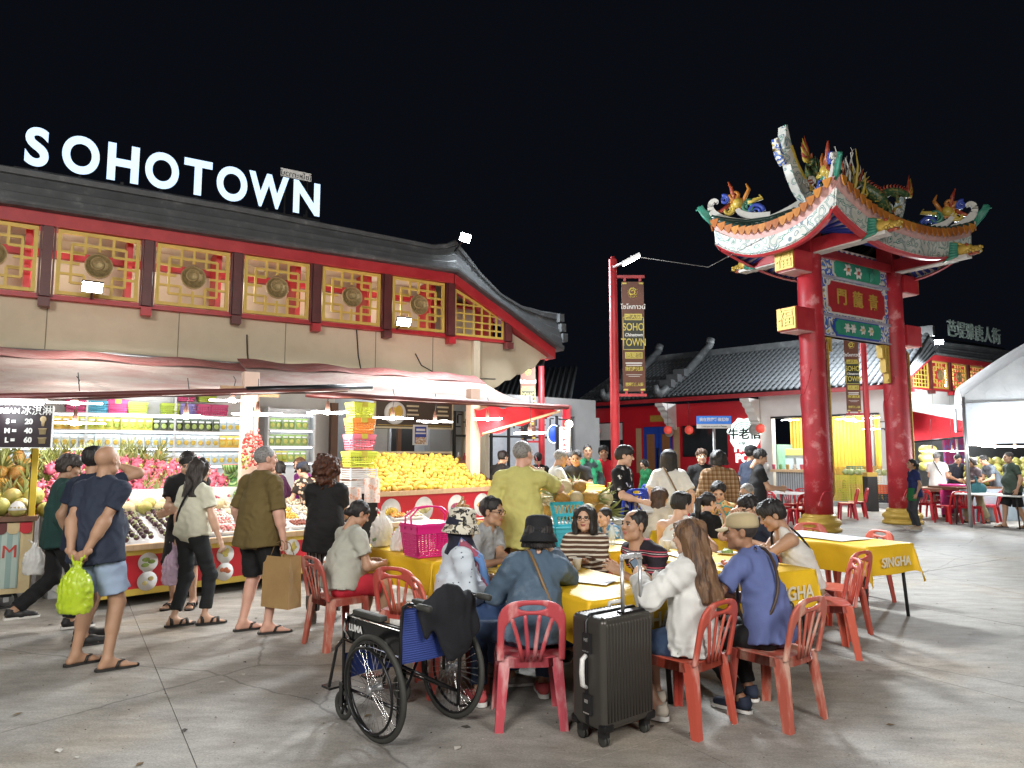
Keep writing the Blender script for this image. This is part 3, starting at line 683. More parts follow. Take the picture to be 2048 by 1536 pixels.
# ------------------------------------------------------------------ ground
def conc(nt, L, c, b):
 g = nd(nt, 'ShaderNodeNewGeometry'); p = g.outputs['Position']
 n1 = nd(nt, 'ShaderNodeTexNoise', Scale=.55, Detail=9.0, Roughness=.68); n2 = nd(nt, 'ShaderNodeTexNoise', Scale=2.6, Detail=8.0, Roughness=.7); n3 = nd(nt, 'ShaderNodeTexNoise', Scale=70.0, Detail=5.0, Roughness=.75); n4 = nd(nt, 'ShaderNodeTexNoise', Scale=.9, Detail=4.0)
 mp = nd(nt, 'ShaderNodeMapping'); mp.inputs['Rotation'].default_value = (0, 0, R(35)); mp.inputs['Scale'].default_value = (1, 2.6, 1); L(p, mp.inputs[0])
 mp2 = nd(nt, 'ShaderNodeMapping'); mp2.inputs['Location'].default_value = (31, 7, 3); L(p, mp2.inputs[0])
 L(mp.outputs[0], n2.inputs['Vector']); L(p, n1.inputs['Vector']); L(p, n3.inputs['Vector']); L(mp2.outputs[0], n4.inputs['Vector'])
 a = ramp(nt, L, n1.outputs['Fac'], ((.28, (.16, .150, .135)), (.44, (.275, .262, .240)), (.60, (.325, .312, .290)), (.76, (.43, .415, .39))))
 bcol = ramp(nt, L, n2.outputs['Fac'], ((.30, (.60, .585, .56)), (.52, (1, 1, 1)), (.70, (1.32, 1.30, 1.27))))
 m = nd(nt, 'ShaderNodeMix', data_type='RGBA', blend_type='MULTIPLY'); m.inputs[0].default_value = .8; L(a, m.inputs[6]); L(bcol, m.inputs[7])
 wm = ramp(nt, L, n4.outputs['Fac'], ((.5, (1, 1, 1)), (.68, (1.06, .95, .82))))
 m2 = nd(nt, 'ShaderNodeMix', data_type='RGBA', blend_type='MULTIPLY'); m2.inputs[0].default_value = .8; L(m.outputs[2], m2.inputs[6]); L(wm, m2.inputs[7])
 sp = ramp(nt, L, n3.outputs['Fac'], ((.3, (.5, .5, .5)), (.5, (1, 1, 1)), (.7, (1.45, 1.45, 1.45))))
 m3 = nd(nt, 'ShaderNodeMix', data_type='RGBA', blend_type='MULTIPLY'); m3.inputs[0].default_value = .6; L(m2.outputs[2], m3.inputs[6]); L(sp, m3.inputs[7])
 vo = nd(nt, 'ShaderNodeTexVoronoi', feature='DISTANCE_TO_EDGE', Scale=.33); nw = nd(nt, 'ShaderNodeTexNoise', Scale=2.2, Detail=5.0)
 L(p, nw.inputs['Vector']); mm = nd(nt, 'ShaderNodeMix', data_type='VECTOR'); mm.inputs[0].default_value = .18; L(p, mm.inputs[4]); L(nw.outputs['Color'], mm.inputs[5]); L(mm.outputs[1], vo.inputs['Vector'])
 cr = ramp(nt, L, vo.outputs['Distance'], ((.0, (.35, .34, .33)), (.0032, (1, 1, 1))))
 m4 = nd(nt, 'ShaderNodeMix', data_type='RGBA', blend_type='MULTIPLY'); m4.inputs[0].default_value = .75; L(m3.outputs[2], m4.inputs[6]); L(cr, m4.inputs[7])
 vs = nd(nt, 'ShaderNodeTexVoronoi', Scale=1.9); L(mm.outputs[1], vs.inputs['Vector']); so = ramp(nt, L, vs.outputs['Distance'], ((.0, (.5, .48, .46)), (.035, (.62, .6, .58)), (.06, (1, 1, 1)))); m5 = nd(nt, 'ShaderNodeMix', data_type='RGBA', blend_type='MULTIPLY'); m5.inputs[0].default_value = .8; L(m4.outputs[2], m5.inputs[6]); L(so, m5.inputs[7]); m4 = m5
 bp = nd(nt, 'ShaderNodeBump', Strength=.5, Distance=.006); ad = nd(nt, 'ShaderNodeMath', operation='ADD'); L(n3.outputs['Fac'], ad.inputs[0]); L(n2.outputs['Fac'], ad.inputs[1]); L(ad.outputs[0], bp.inputs['Height']); L(bp.outputs[0], b.inputs['Normal'])
 rr = nd(nt, 'ShaderNodeMapRange'); L(n1.outputs['Fac'], rr.inputs[0]); rr.inputs[3].default_value = .5; rr.inputs[4].default_value = .85; L(rr.outputs[0], b.inputs['Roughness'])
 return m4.outputs[2]
CONC = nodes_mat('concrete_paving', conc, .7, .35)
gr = MB().box((0, 30, -.06), (240, 240, .1)).build('ground', mk('ground_dark', (.16, .155, .148), .9)); tag(gr, kind='structure')
SA = R(31.96); sdir = Vector((math.cos(SA), math.sin(SA), 0)); ldir = Vector((-math.sin(SA), math.cos(SA), 0))
slab_m = MB().box((0, 0, -.02), (2.395, 2.395, .04)).mesh('slab', CONC)
far_m = MB()
p0 = Vector((2.95, 5.6, 0))
for i in range(-14, 16):
 for j in range(-8, 20):
  c = p0 + sdir * (i + .5) * 2.4 + ldir * (j + .5) * 2.4
  if c.y < -9 or c.y > 44 or abs(c.x) > 30: continue
  if c.y > -2 and c.y < 26 and abs(c.x) < c.y * .78 + 4:
   o = obj('slab', slab_m, gr, (c.x, c.y, random.uniform(-.002, .002)), (0, 0, SA))
  else: far_m.box((c.x, c.y, -.02), (2.388, 2.388, .04), rz=SA)
o = far_m.build('outer_slabs', CONC, gr); tag(o, kind='stuff')
# ------------------------------------------------------------------ main facade building (long lattice storey, curved gable end)
FO = D(88, 605, 11.8); FO.z = 0
def dragon_relief(mb, r, y, T=None):
 """coiled dragon in low relief on a disc facing -Y"""
 pts = []
 for t in np.linspace(0, 1, 30):
  a = 5.2 * t * math.pi / 2 + .6; rr = r * (.62 - .42 * t + .12 * math.sin(9 * t)); pts.append((rr * math.cos(a), y, rr * math.sin(a)))
 mb.tube(pts, [r * .11 * (1 - .7 * abs(t - .45)) for t in np.linspace(0, 1, 30)], 6, T=T)
 for t in np.linspace(0, 2 * math.pi, 15)[:-1]:
  q = r * (.72 + .06 * math.sin(5 * t)); mb.tube([(q * math.cos(t), y, q * math.sin(t)), (q * 1.0 * math.cos(t + .25), y - .006, q * 1.1 * math.sin(t + .25))], [r * .07, r * .02], 5, T=T)
 for a in (1.1, 2.0, 3.9, 5.3): mb.tube([(r * .4 * math.cos(a), y, r * .4 * math.sin(a)), (r * .62 * math.cos(a + .3), y, r * .62 * math.sin(a + .3)), (r * .6 * math.cos(a + .6), y, r * .6 * math.sin(a + .6))], [r * .06, r * .05, r * .02], 5, T=T)
def lattice_panel(b, s0, s1, z0, z1, y, full=True, cut=None):
 """gold lattice panel with stepped corner frets and a bronze dragon medallion"""
 p = MB().box(((s0 + s1) / 2, y, z0 + .03), (s1 - s0, .06, .06)).box(((s0 + s1) / 2, y, z1 - .03), (s1 - s0, .06, .06)).box((s0 + .03, y, (z0 + z1) / 2), (.06, .06, z1 - z0 - .12)).box((s1 - .03, y, (z0 + z1) / 2), (.06, .06, z1 - z0 - .12)).build('lattice_frame', YEL, b)
 w, hgt = s1 - s0, z1 - z0; t = .042
 X = lambda f: s0 + f * w; Zz = lambda f: z0 + f * hgt
 vb = [(.17, .2, .8), (.33, .04, .2), (.33, .8, .96), (.33, .2, .33), (.33, .67, .8), (.5, .04, .27), (.5, .73, .96), (.67, .04, .33), (.67, .67, .96), (.83, .2, .8)]
 hb = [(.2, .17, .33), (.2, .67, .83), (.8, .17, .33), (.8, .67, .83), (.33, .04, .33), (.33, .67, .96), (.67, .04, .33), (.67, .67, .96), (.5, .04, .27), (.5, .73, .96), (.2, .33, .67), (.8, .33, .67), (.66, .17, .33), (.34, .67, .83)]
 far = MB()
 for f, a, c in vb:
  m = (MB() if full else far).box((X(f), y, (Zz(a) + Zz(c)) / 2), (t, .04, (c - a) * hgt))
  if full: m.build('lattice_bar', YEL, p)
 for f, a, c in hb:
  m = (MB() if full else far).box(((X(a) + X(c)) / 2, y + .003, Zz(f)), ((c - a) * w, .036, t))
  if full: m.build('lattice_bar', YEL, p)
 if not full: tag(far.build('lattice_bars', YEL, p), kind='stuff')
 r = .22 * min(1, hgt); m = MB(); T = Matrix.Translation(Vector((X(.5), y - .03, Zz(.5))))
 m.lathe([(r, -.015), (r, .02), (r * .97, .028), (r * .9, .028), (r * .88, .016), (0, .016)], 28, T=T @ Matrix.Rotation(R(90), 4, 'X')); dragon_relief(m, r, -.022, T); m.build('medallion', BRONZE, b)
 return p
def soho_building(label, loc, rz, flip, n_left, group, sign, first):
 b = thing('building', label, 'building', loc, rz, group); sx = -1 if flip else 1
 xs = lambda s: s * sx
 SL = -1.53 * n_left
 w = MB()
 def poly_wall(poly, y0, y1, mi=0):
  q = [(xs(a), z) for a, z in poly]
  if flip: q = q[::-1]
  w.prism(q, y1 - y0, mi, Matrix(((1, 0, 0, 0), (0, 0, -1, y1), (0, 1, 0, 0), (0, 0, 0, 1))))
 sc = [(8.9, 3.2)] + [(9.0 + .17 * i + (.05 if i % 2 else 0), 3.26 + .082 * i + (.06 if i % 2 else -.02) + (.1 if i > 6 else 0)) for i in range(9)] + [(10.45, 4.04)]
 poly_wall([(SL, 3.05), (8.9, 3.05)] + sc + [(9.2, 4.62), (9.2, 4.28), (SL, 4.28)], .12, .3)
 w.build('wall', CREAM if not flip else WHITE, b)
 part('ground_floor_wall', WHITE, b, ((xs((SL + 5.2) / 2), .5, 1.52), (5.2 - SL, .1, 3.04)))
 part('loggia_back_wall', CREAM, b, ((xs((SL + 9) / 2), 1.15, 4.95), (9 - SL, .1, 1.5)))
 part('loggia_beam', RED, b, ((xs((SL + 9) / 2), 1.02, 5.28), (9 - SL, .14, .13)))
 for i in range(n_left + 5): s_ = SL + 1.53 * i; part('added_loggia_batten', LED, b, ((xs(s_), .16, 4.85), (.03, .03, .7))); lamp('added_loggia_light', (xs(s_ + .1), .4, 4.9), 9, (1, .97, .9), .15, b)  # battens and lights added, kept behind the posts, to brighten the loggia
 part('loggia_ceiling', CREAM, b, ((xs((SL + 7.5) / 2), .6, 5.62), (7.5 - SL, 1.0, .05)))
 for i in range(n_left + 6): part('loggia_brace', RED, b, ((xs(SL + 1.53 * i + 1.25), .62, 4.95), (.1, .7, 1.28)))
 part('end_wall', CREAM, b, ((xs(8.85), 2.6, 2.15), (.1, 4.5, 4.2)))
 part('lattice_sill', RED, b, ((xs((SL + 9.3) / 2), .05, 4.305), (9.3 - SL, .14, .08)))
 fa = MB(); st = [(SL, 5.5), (7.7, 5.5), (7.72, 5.5), (10.5, 3.98)]
 def band(m, path, h, y0, y1, mi=0):
  for i in range(len(path) - 1):
   (a, z), (c, z2) = path[i], path[i + 1]
   if abs(a - c) < .05: continue
   v = [(xs(a), y, zz) for y in (y0, y1) for zz in (z, z + h)] + [(xs(c), y, zz) for y in (y0, y1) for zz in (z2, z2 + h)]
   f = [(0, 1, 5, 4), (2, 6, 7, 3), (1, 3, 7, 5), (0, 4, 6, 2), (4, 5, 7, 6), (0, 2, 3, 1)]
   m.add(v, f if not flip else [q[::-1] for q in f], mi)
 band(fa, st, .23, -.12, .3); fa.build('fascia', RED, b)
 bot = [(SL, 5.72), (3, 5.72), (6.5, 5.72), (7.14, 5.72), (7.5, 5.72), (7.7, 5.72), (8.05, 5.54), (8.4, 5.35), (9.0, 5.03), (9.6, 4.71), (10.2, 4.38), (10.62, 4.16)]
 top = [(SL, 6.42), (3, 6.42), (6.5, 6.34), (7.14, 6.32), (7.5, 6.4), (7.72, 6.52), (8.01, 6.24), (8.37, 5.86), (8.92, 5.43), (9.5, 5.2), (10.1, 5.13), (10.6, 5.12)]
 prof = [(.18, 0), (-.3, 0), (-.33, .06), (-.33, .12), (-.25, .15), (-.24, .33), (-.19, .36), (-.18, .55), (-.13, .58), (-.10, .80), (-.15, .82), (-.16, .95), (-.1, 1), (.12, 1), (.2, .8), (.24, 0)]
 vs = []; cp = MB()
 for (a, z), (c, z2) in zip(bot, top):
  for y, t in prof: vs.append((xs(a + (c - a) * t), y, z + (z2 - z) * t))
 n = len(prof); fs = [(i * n + k, i * n + k + 1, (i + 1) * n + k + 1, (i + 1) * n + k) for i in range(len(bot) - 1) for k in range(n - 1)] + [tuple(range(n))[::-1], tuple((len(bot) - 1) * n + k for k in range(n))]
 cp.add(vs, fs if not flip else [q[::-1] for q in fs]); cp.build('roof_coping', SLATE, b)
 for i in range(3): part('end_scale', SLATE, b, ((xs(10.60 + .05 * i), -.02, 4.98 - .24 * i), (.14, .5, .2)))
 rb = MB()
 rb.add([(xs(SL), .2, 6.3), (xs(7.5), .2, 6.3), (xs(7.5), 5, 4.8), (xs(SL), 5, 4.8)], [(0, 1, 2, 3)]); rb.build('rear_roof', SLATE, b)
 for i in range(n_left + 7):
  s = SL + 1.53 * i; zt = 5.5 if s < 8 else 4.86
  p = MB().box((xs(s), -.02, (4.3 + zt) / 2), (.15, .15, zt - 4.3)).box((xs(s) - .1, -.01, (4.3 + zt) / 2), (.03, .1, zt - 4.3)).box((xs(s) + .1, -.01, (4.3 + zt) / 2), (.03, .1, zt - 4.3)).build('post', MAROON, b)
  MB().box((xs(s), -.06, 4.19), (.17, .2, .15)).build('bracket', MAROON if i % 2 else RED, p)
  if s < 7.5:
   lattice_panel(b, min(xs(s + .14), xs(s + 1.39)), max(xs(s + .14), xs(s + 1.39)), 4.36, 5.49, .0, not flip)
  elif s < 8.5:   # tapering end panel
   q = MB(); a, c = s + .14, 9.06
   for (p1, p2) in (((a, 4.36), (c, 4.36)), ((a, 5.38), (c, 4.80)), ((a, 4.36), (a, 5.38)), ((c, 4.36), (c, 4.80))): q.bar((xs(p1[0]), 0, p1[1]), (xs(p2[0]), 0, p2[1]), .05, .05, up=(0, 1, 0))
   pf = q.build('lattice_frame', YEL, b)
   for f in (.18, .38, .55, .72, .86): MB().box((xs(a + f * (c - a)), 0, 4.36 + (1.02 - .58 * f) / 2), (.034, .04, 1.02 - .58 * f)).build('lattice_bar', YEL, pf)
   for zz in (4.52, 4.68, 4.86, 5.06):
    e = min(1, max(0, (5.38 - zz) / .58)); MB().box((xs(a + e * (c - a) / 2), .003, zz), (e * (c - a), .036, .034)).build('lattice_bar', YEL, pf)
 part('pilaster', CREAM if not flip else WHITE, b, ((xs(8.36), .06, 2.15), (.16, .16, 4.2)))
 for s in (.05, 2.1, 4.05, 5.95, 7.3): part('wall_seam', mk('seam', (.22, .19, .13), .9), b, ((xs(s), .115, 3.66), (.012, .01, 1.2)))
 return b
b1 = soho_building('long cream building with gold lattice storey and curved dark gable behind the fruit stall', FO, SA, False, 3, None, None, True)
for i, pts in enumerate((((5.5, 4.25), (5.55, 3.7), (5.62, 3.38)), ((6.85, 3.85), (7.0, 3.6), (7.4, 3.42), (8.1, 3.38), (8.9, 3.4)), ((3.3, 3.95), (3.32, 3.6), (3.35, 3.4)), ((-1, 3.36), (1.2, 3.4), (3.2, 3.37)))):
 MB().tube([(a, .06, z) for a, z in pts], .012 if i < 3 else .035, 6).build('wall_cable' if i < 3 else 'wall_conduit', BLACK if i < 3 else STEEL, b1)
rs_ = thing('rooftop_sign', 'large glowing white SOHOTOWN letters standing on the dark roof ridge', 'sign', FO, SA)
SIDE = mk('letter_return', (.02, .022, .03), .4, var=.1)
for ch, s in zip('SOHOTOWN', (-.24, .40, 1.05, 1.68, 2.29, 2.90, 3.59, 4.34)):
 me = text_mesh(ch, .95, .1, .033, sx={'O': .78, 'W': .74}.get(ch, .84), res=8).copy(); me.materials.clear(); me.materials.append(LETW); me.materials.append(SIDE)
 for pz in me.polygons: pz.material_index = 0 if pz.normal.z > .7 else 1
 lo_, hi_ = min(v.co.y for v in me.vertices), max(v.co.y for v in me.vertices); k = .69 / (hi_ - lo_)
 xm = (min(v.co.x for v in me.vertices) + max(v.co.x for v in me.vertices)) / 2
 for v in me.vertices: v.co.y = (v.co.y - lo_) * k; v.co.x = (v.co.x - xm) * k
 L_ = obj('letter', me, rs_, (s, -.02, 6.5), (R(90), 0, 0))
 bk = MB().box((0, -.02, -.075), (.05, .1, .04)).build('letter_bracket', DARKM, L_)
part('support_rail', DARKM, rs_, ((2.05, .06, 6.455), (5.2, .05, .05)))
th = thing('roof_plate_sign', 'small pale plate with mirrored Thai lettering above the last roof letters', 'sign', FO, SA)
part('plate', PAPER, th, ((4.16, .12, 7.36), (.62, .03, .17)))
o = letters('lettering', 'โซโหะทาวน์', .15, BLACK, th, (4.16, .10, 7.34), (R(90), 0, 0), .004); o.scale = (-1, 1, 1)
for s in (3.95, 4.4): part('plate_leg', DARKM, th, ((s, .14, 6.87), (.03, .03, .86)))
g2 = D(1862, 780, 29.0); g2.z = 0
b2 = soho_building('far pale building with gold lattice storey behind the white tent', g2 + sdir * 7.6 + Vector((0, 0, 0)), SA, True, 2, None, None, False)
rs2 = thing('rooftop_sign', 'unlit Chinese roof characters on the far building beside the white tent', 'sign', g2 + sdir * 7.6, SA)
for i, ch in enumerate('芭堤雅唐人街'):
 me = text_mesh(ch, .78, .06).copy(); me.materials.clear(); me.materials.append(mk('dim_glow_letter', (.16, .20, .18), .4, emit=.10))  # faint glow put into the letter material
 L_ = obj('letter', me, rs2, (-5.75 + .78 * i, -.05, 6.95), (R(90), 0, 0))
part('support_rail', DARKM, rs2, ((-3.6, .04, 6.5), (5.2, .05, .08)))
# ------------------------------------------------------------------ row of tiled shop buildings behind the plaza
MA = math.atan2(.69, -.72); mdir = Vector((-.722, .692, 0)); MO = Vector((12.9, 21.6, 0))     # local X runs away to the left, local Y into the building
def pt_on(u, v, off=0.0):
 """point of the shopfront plane seen at a pixel -> (local x, z)"""
 r = ray(u, v); nn = Vector((-.692, -.722, 0)); o = Vector((0, 0, CAMH)); p = MO + nn * off; t = (p - o).dot(nn) / r.dot(nn); q = o + r * t; return (q - MO).dot(mdir), q.z
MRZ = math.atan2(-mdir.y, -mdir.x)   # rotation so that local -X = mdir; local +Y = into the building
ni = Vector((.692, .722, 0))
def mloc(x, off, z=0): return MO + mdir * x - ni * off + Vector((0, 0, z))
rowb = thing('building', 'red and white shop row with grey tiled roof behind the gate', 'building', MO, MRZ)
XE = 13.2; X0 = 1.15
def bx(name, mat, x0, x1, y0, y1, z0, z1, par=rowb): return part(name, mat, par, ((-(x0 + x1) / 2, (y0 + y1) / 2, (z0 + z1) / 2), (x1 - x0, y1 - y0, z1 - z0)))
xr0 = pt_on(1520, 850)[0]
bx('plinth', mk('plinth', (.24, .24, .23), .8), X0 - .1, XE, -.9, 0, .0, .15)
xa, xb, xc = pt_on(1790, 850)[0], pt_on(1760, 850)[0], pt_on(1543, 850)[0]
bx('header_wall', WHITE, X0, xr0, -.05, .25, 2.95, 3.75)
bx('pier', WHITE, X0, xb, 0, .3, .15, 2.95); bx('pier', WHITE, xc, xr0, 0, .3, .15, 2.95)
bx('opening_lintel', BLACK, xb, xc, -.07, .05, 2.9, 2.97)
cor = MB(); cy = mk('yellow_sheet', (.62, .40, .05), .4, var=.08)
npt = 90
for i in range(npt):
 x0 = xb + (xc - xb) * i / npt; x1 = xb + (xc - xb) * (i + 1) / npt
 y0 = 1.6 + (.03 if i % 3 else 0); y1 = 1.6 + (.03 if (i + 1) % 3 else 0)
 cor.add([(-x0, y0, .15), (-x1, y1, .15), (-x1, y1, 3.2), (-x0, y0, 3.2)], [(0, 1, 2, 3)])
cor.build('corrugated_back_wall', cy, rowb)
bx('shop_side_wall', mk('mint_wall', (.25, .50, .40), .7), xc - .05, xc + .02, .3, 1.6, .15, 2.0)
bx('shop_ceiling', WHITE, xb, xc, .3, 1.6, 3.2, 3.25)
xl = pt_on(1172, 850)[0]; xd0, xd1 = pt_on(1345, 900)[0], pt_on(1285, 900)[0]; xw0, xw1 = pt_on(1455, 900)[0], pt_on(1362, 900)[0]
REDR = mk('restaurant_red', (.56, .012, .025), .45, var=.08, vs=1.5)
bx('red_wall', REDR, xr0, xw0, .02, .3, .15, 3.6); bx('red_wall', REDR, xw0, xw1, .02, .3, .15, 1.55); bx('red_wall', REDR, xw0, xw1, .02, .3, 2.75, 3.6)
bx('red_wall', REDR, xw1, xd0, .02, .3, .15, 3.6); bx('red_wall', REDR, xd0, xd1, .02, .3, 2.75, 3.6); bx('red_wall', REDR, xd1, xd1 + .95, .02, .3, .15, 3.6)
bx('red_wall', REDR, xd1 + .95, xl, .02, .3, 3.0, 3.6); bx('red_wall', REDR, xd1 + .95, xl, .02, .3, .15, 1.3); bx('red_wall', REDR, xl - .25, xl, .02, .3, 1.3, 3.0)
win = bx('window', DARKM, xw0, xw1, .14, .2, 1.55, 2.75); bx('pane', GLASS, xw0 + .04, xw1 - .04, .12, .139, 1.6, 2.7, win)
win = bx('window', DARKM, xd1 + .95, xl - .25, .14, .2, 1.3, 3.0); bx('pane', GLASS, xd1 + 1.0, xl - .3, .12, .139, 1.35, 2.2, win); bx('menu_poster', PAPER, xd1 + 1.05, xl - .35, .10, .118, 2.25, 2.95, win)
BLU = mk('door_blue', (.02, .07, .42), .4, var=.1); xm = (xd0 + xd1) / 2
for a, c in ((xd0, xm - .01), (xm + .01, xd1)):
 dr = bx('door', BLU, a, c, .1, .16, .15, 2.75); bx('pane', mk('amber_glass', (.16, .07, .03), .1, spec=.8, emit=.25), a + .16, c - .16, .08, .099, .55, 2.45, dr); bx('handle', CHROME, (a + c) / 2 - (.3 if a == xd0 else -.3) * 0 + (.32 if a == xd0 else -.32) - .02, (a + c) / 2 + (.32 if a == xd0 else -.32) + .02, .03, .07, 1.0, 1.9, dr)
bx('door_board', WOOD, xd1 + .05, xd1 + .3, .0, .018, .9, 2.7); bx('door_board', WOOD, xd0 - .32, xd0 - .05, .0, .018, .9, 2.7); bx('name_plate', GOLD, xm - .3, xm + .3, -.01, .018, 2.95, 3.2)
bx('grey_end_wall', GREYW, xl, XE, -.35, .0, .15, 3.75)
for x in (xr0 + .1, xw1 + .35, xl - .1):   # white stepped corbels
 q = [(-x - .16, -.9, 3.62)]; m = MB(); pr = [(0, 3.6), (-1.0, 3.6), (-.98, 3.5), (-.82, 3.44), (-.8, 3.34), (-.62, 3.26), (-.58, 3.14), (-.4, 3.02), (-.34, 2.86), (-.22, 2.8), (-.2, 2.62), (0, 2.6)]
 m.prism(pr, .34, 0, Matrix(((0, 0, 1, -x - .17), (1, 0, 0, .02), (0, 1, 0, 0), (0, 0, 0, 1)))); m.build('corbel', WHITE, rowb)
 MB().lathe([(.2, 0), (.2, .04), (.13, .07), (.06, .1), (0, .1)], 16, T=Matrix.Translation((-x, -.24, 2.52)) @ Matrix.Rotation(R(90), 4, 'X')).build('medallion', mk('stone', (.4, .4, .38), .8), rowb)
bx('eave_fascia', RED, X0 - .5, XE, -1.15, -1.05, 3.62, 3.78)
rf = MB(); rf.add([(.5 - X0, -1.2, 3.76), (-XE, -1.2, 3.76), (-XE, 2.8, 5.75), (.5 - X0, 2.8, 5.75)], [(0, 1, 2, 3)]); rfo = rf.build('roof', TILE, rowb)
def tile_col():
 m = MB(); nseg = 13
 for k in range(nseg):
  f0, f1 = k / nseg, (k + 1.18) / nseg
  a0 = Vector((0, -1.24 + 4.0 * f0, 3.775 + 1.99 * f0 + .035)); a1 = Vector((0, -1.24 + 4.0 * f1, 3.775 + 1.99 * f1 + .012))
  vs = []
  for p, r in ((a0, .082), (a1, .066)):
   for q in range(6): t = math.pi * q / 5; vs.append((p.x + r * math.cos(t), p.y - .45 * r * math.sin(t) * .5, p.z + r * math.sin(t) * .9))
  m.add(vs, [(q, q + 1, 7 + q, 6 + q) for q in range(5)] + [tuple(range(6))[::-1]], 0, True)
 return m.mesh('tile_row', TILE)
tcm = tile_col(); nx = int((XE - X0 + .5) / .2)
for i in range(nx): obj('tile_row', tcm, rfo, (.4 - X0 - .2 * i, 0, 0))
MB().bar((.6 - X0, 2.8, 5.86), (-XE, 2.8, 5.86), .3, .34).build('ridge', SLATE, rowb)
for x in (8.9, 11.4):   # stepped gable ridges at the left end
 g = MB()
 g.tube([(-x, -1.3, 3.9), (-x, -.6, 4.25), (-x, .8, 4.95), (-x, 2.0, 5.75), (-x, 2.7, 6.25)], .17, 8)
 g.tube([(-x, -1.3, 3.9), (-x, -1.5, 4.05), (-x, -1.55, 4.25)], [.16, .14, .1], 8); g.tube([(-x, 2.7, 6.25), (-x, 2.8, 6.5)], [.18, .2], 8)
 for k in range(3): g.box((-x, -.7 + .5 * k, 4.35 + .25 * k), (.5, .3, .3))
 g.build('gable_ridge', SLATE, rowb)
lb = thing('building', 'dark tiled low roof beyond the stall, left of the red restaurant', 'building', (0, 0, 0))
c0, c1 = D(1000, 790, 33), D(1165, 780, 27.5)
m = MB(); e0, e1 = Vector((-.6, 32, 3.7)), Vector((2.4, 30.2, 3.7)); up = Vector((.6, 3.0, 2.0))
m.add([e0 - Vector((4, -2, 0)), e1, e1 + up, e0 - Vector((4, -2, 0)) + up], [(0, 1, 2, 3)]); ro = m.build('roof', TILE, lb)
for i in range(30):
 f = i / 29; a = (e0 - Vector((4, -2, 0))) * (1 - f) + e1 * f; MB().tube([a + Vector((0, 0, .03)), a + up + Vector((0, 0, .03))], .085, 6).build('tile_row', TILE, ro)
m = MB(); m.add([(-4.6, 34, 0), (2.3, 30.3, 0), (2.3, 30.3, 3.7), (-4.6, 34, 3.7)], [(0, 1, 2, 3)]); m.build('wall', GREYW, lb)
m = MB(); m.bar(e0 - Vector((4, -2, .06)), e1 - Vector((0, 0, .06)), .12, .14).build('eave_fascia', RED, lb)
ps = thing('shopfront', 'white shopfront with black glazed screens behind the mango stall', 'building', (0, 0, 0))
A_, B_ = Vector((-1.6, 17.2, 0)), Vector((2.4, 20.6, 0)); dd = (B_ - A_).normalized(); nnv = Vector((dd.y, -dd.x, 0)); prz = math.atan2(dd.y, dd.x); ps.location = A_; ps.rotation_euler = (0, 0, prz); LN = (B_ - A_).length
part('back_wall', mk('pale_interior', (.55, .58, .64), .6), ps, ((LN / 2, 2.2, 1.6), (LN + 3, .1, 3.2))); part('header', GREYW, ps, ((LN / 2, .06, 2.95), (LN, .2, .5)))
for x, w_ in ((-.2, .6), (LN - .35, 1.0)): part('pier', GREYW, ps, ((x, .06, 1.35), (w_, .2, 2.7)))
for x in np.linspace(.25, LN - .95, 8): part('glazing_bar', BLACK, ps, ((x, 0, 1.35), (.06, .06, 2.7)))
for z in (.9, 2.1): part('glazing_bar', BLACK, ps, ((LN / 2 - .35, .01, z), (LN - 1.2, .05, .05)))
for i in range(14):
 x = .35 + i * .26; part('fret', BLACK, ps, ((x, .0, 2.32 + .12 * (i % 2)), (.17, .03, .03)), ((x, .0, 2.5 - .08 * (i % 2)), (.03, .03, .2)), ((x + .07, .0, 2.62), (.12, .03, .03)))
part('post', REDR, ps, ((LN - 1.25, -.1, 1.5), (.16, .16, 3.0)))
lamp('ceiling_light', (2.2, 1.2, 2.9), 55, (.85, .93, 1), .3, ps)
# ------------------------------------------------------------------ lamp fixtures
def floodlight(label, loc, aim, power, spot=150, col=(.90, .96, 1), arm=None, size=(.32, .2), blend=.6):
 t = thing('floodlight', label, 'floodlight', loc); d = Vector(aim) - Vector(loc); q = d.to_track_quat('-Z', 'Y')
 h_ = MB().box((0, 0, .03), (size[0], size[1], .05)).build('housing', DARKM, t); h_.rotation_euler = q.to_euler()
 MB().box((0, 0, 0), (size[0] - .03, size[1] - .03, .008)).build('lens', FLOOD, h_)
 if arm: MB().tube([(0, 0, 0), tuple(Vector(arm) - Vector(loc))], .02, 6).build('bracket', DARKM, t)
 lamp('light', tuple(d.normalized() * .06), power, col, .7, t, 'SPOT', q.to_euler(), spot, blend)
 return t
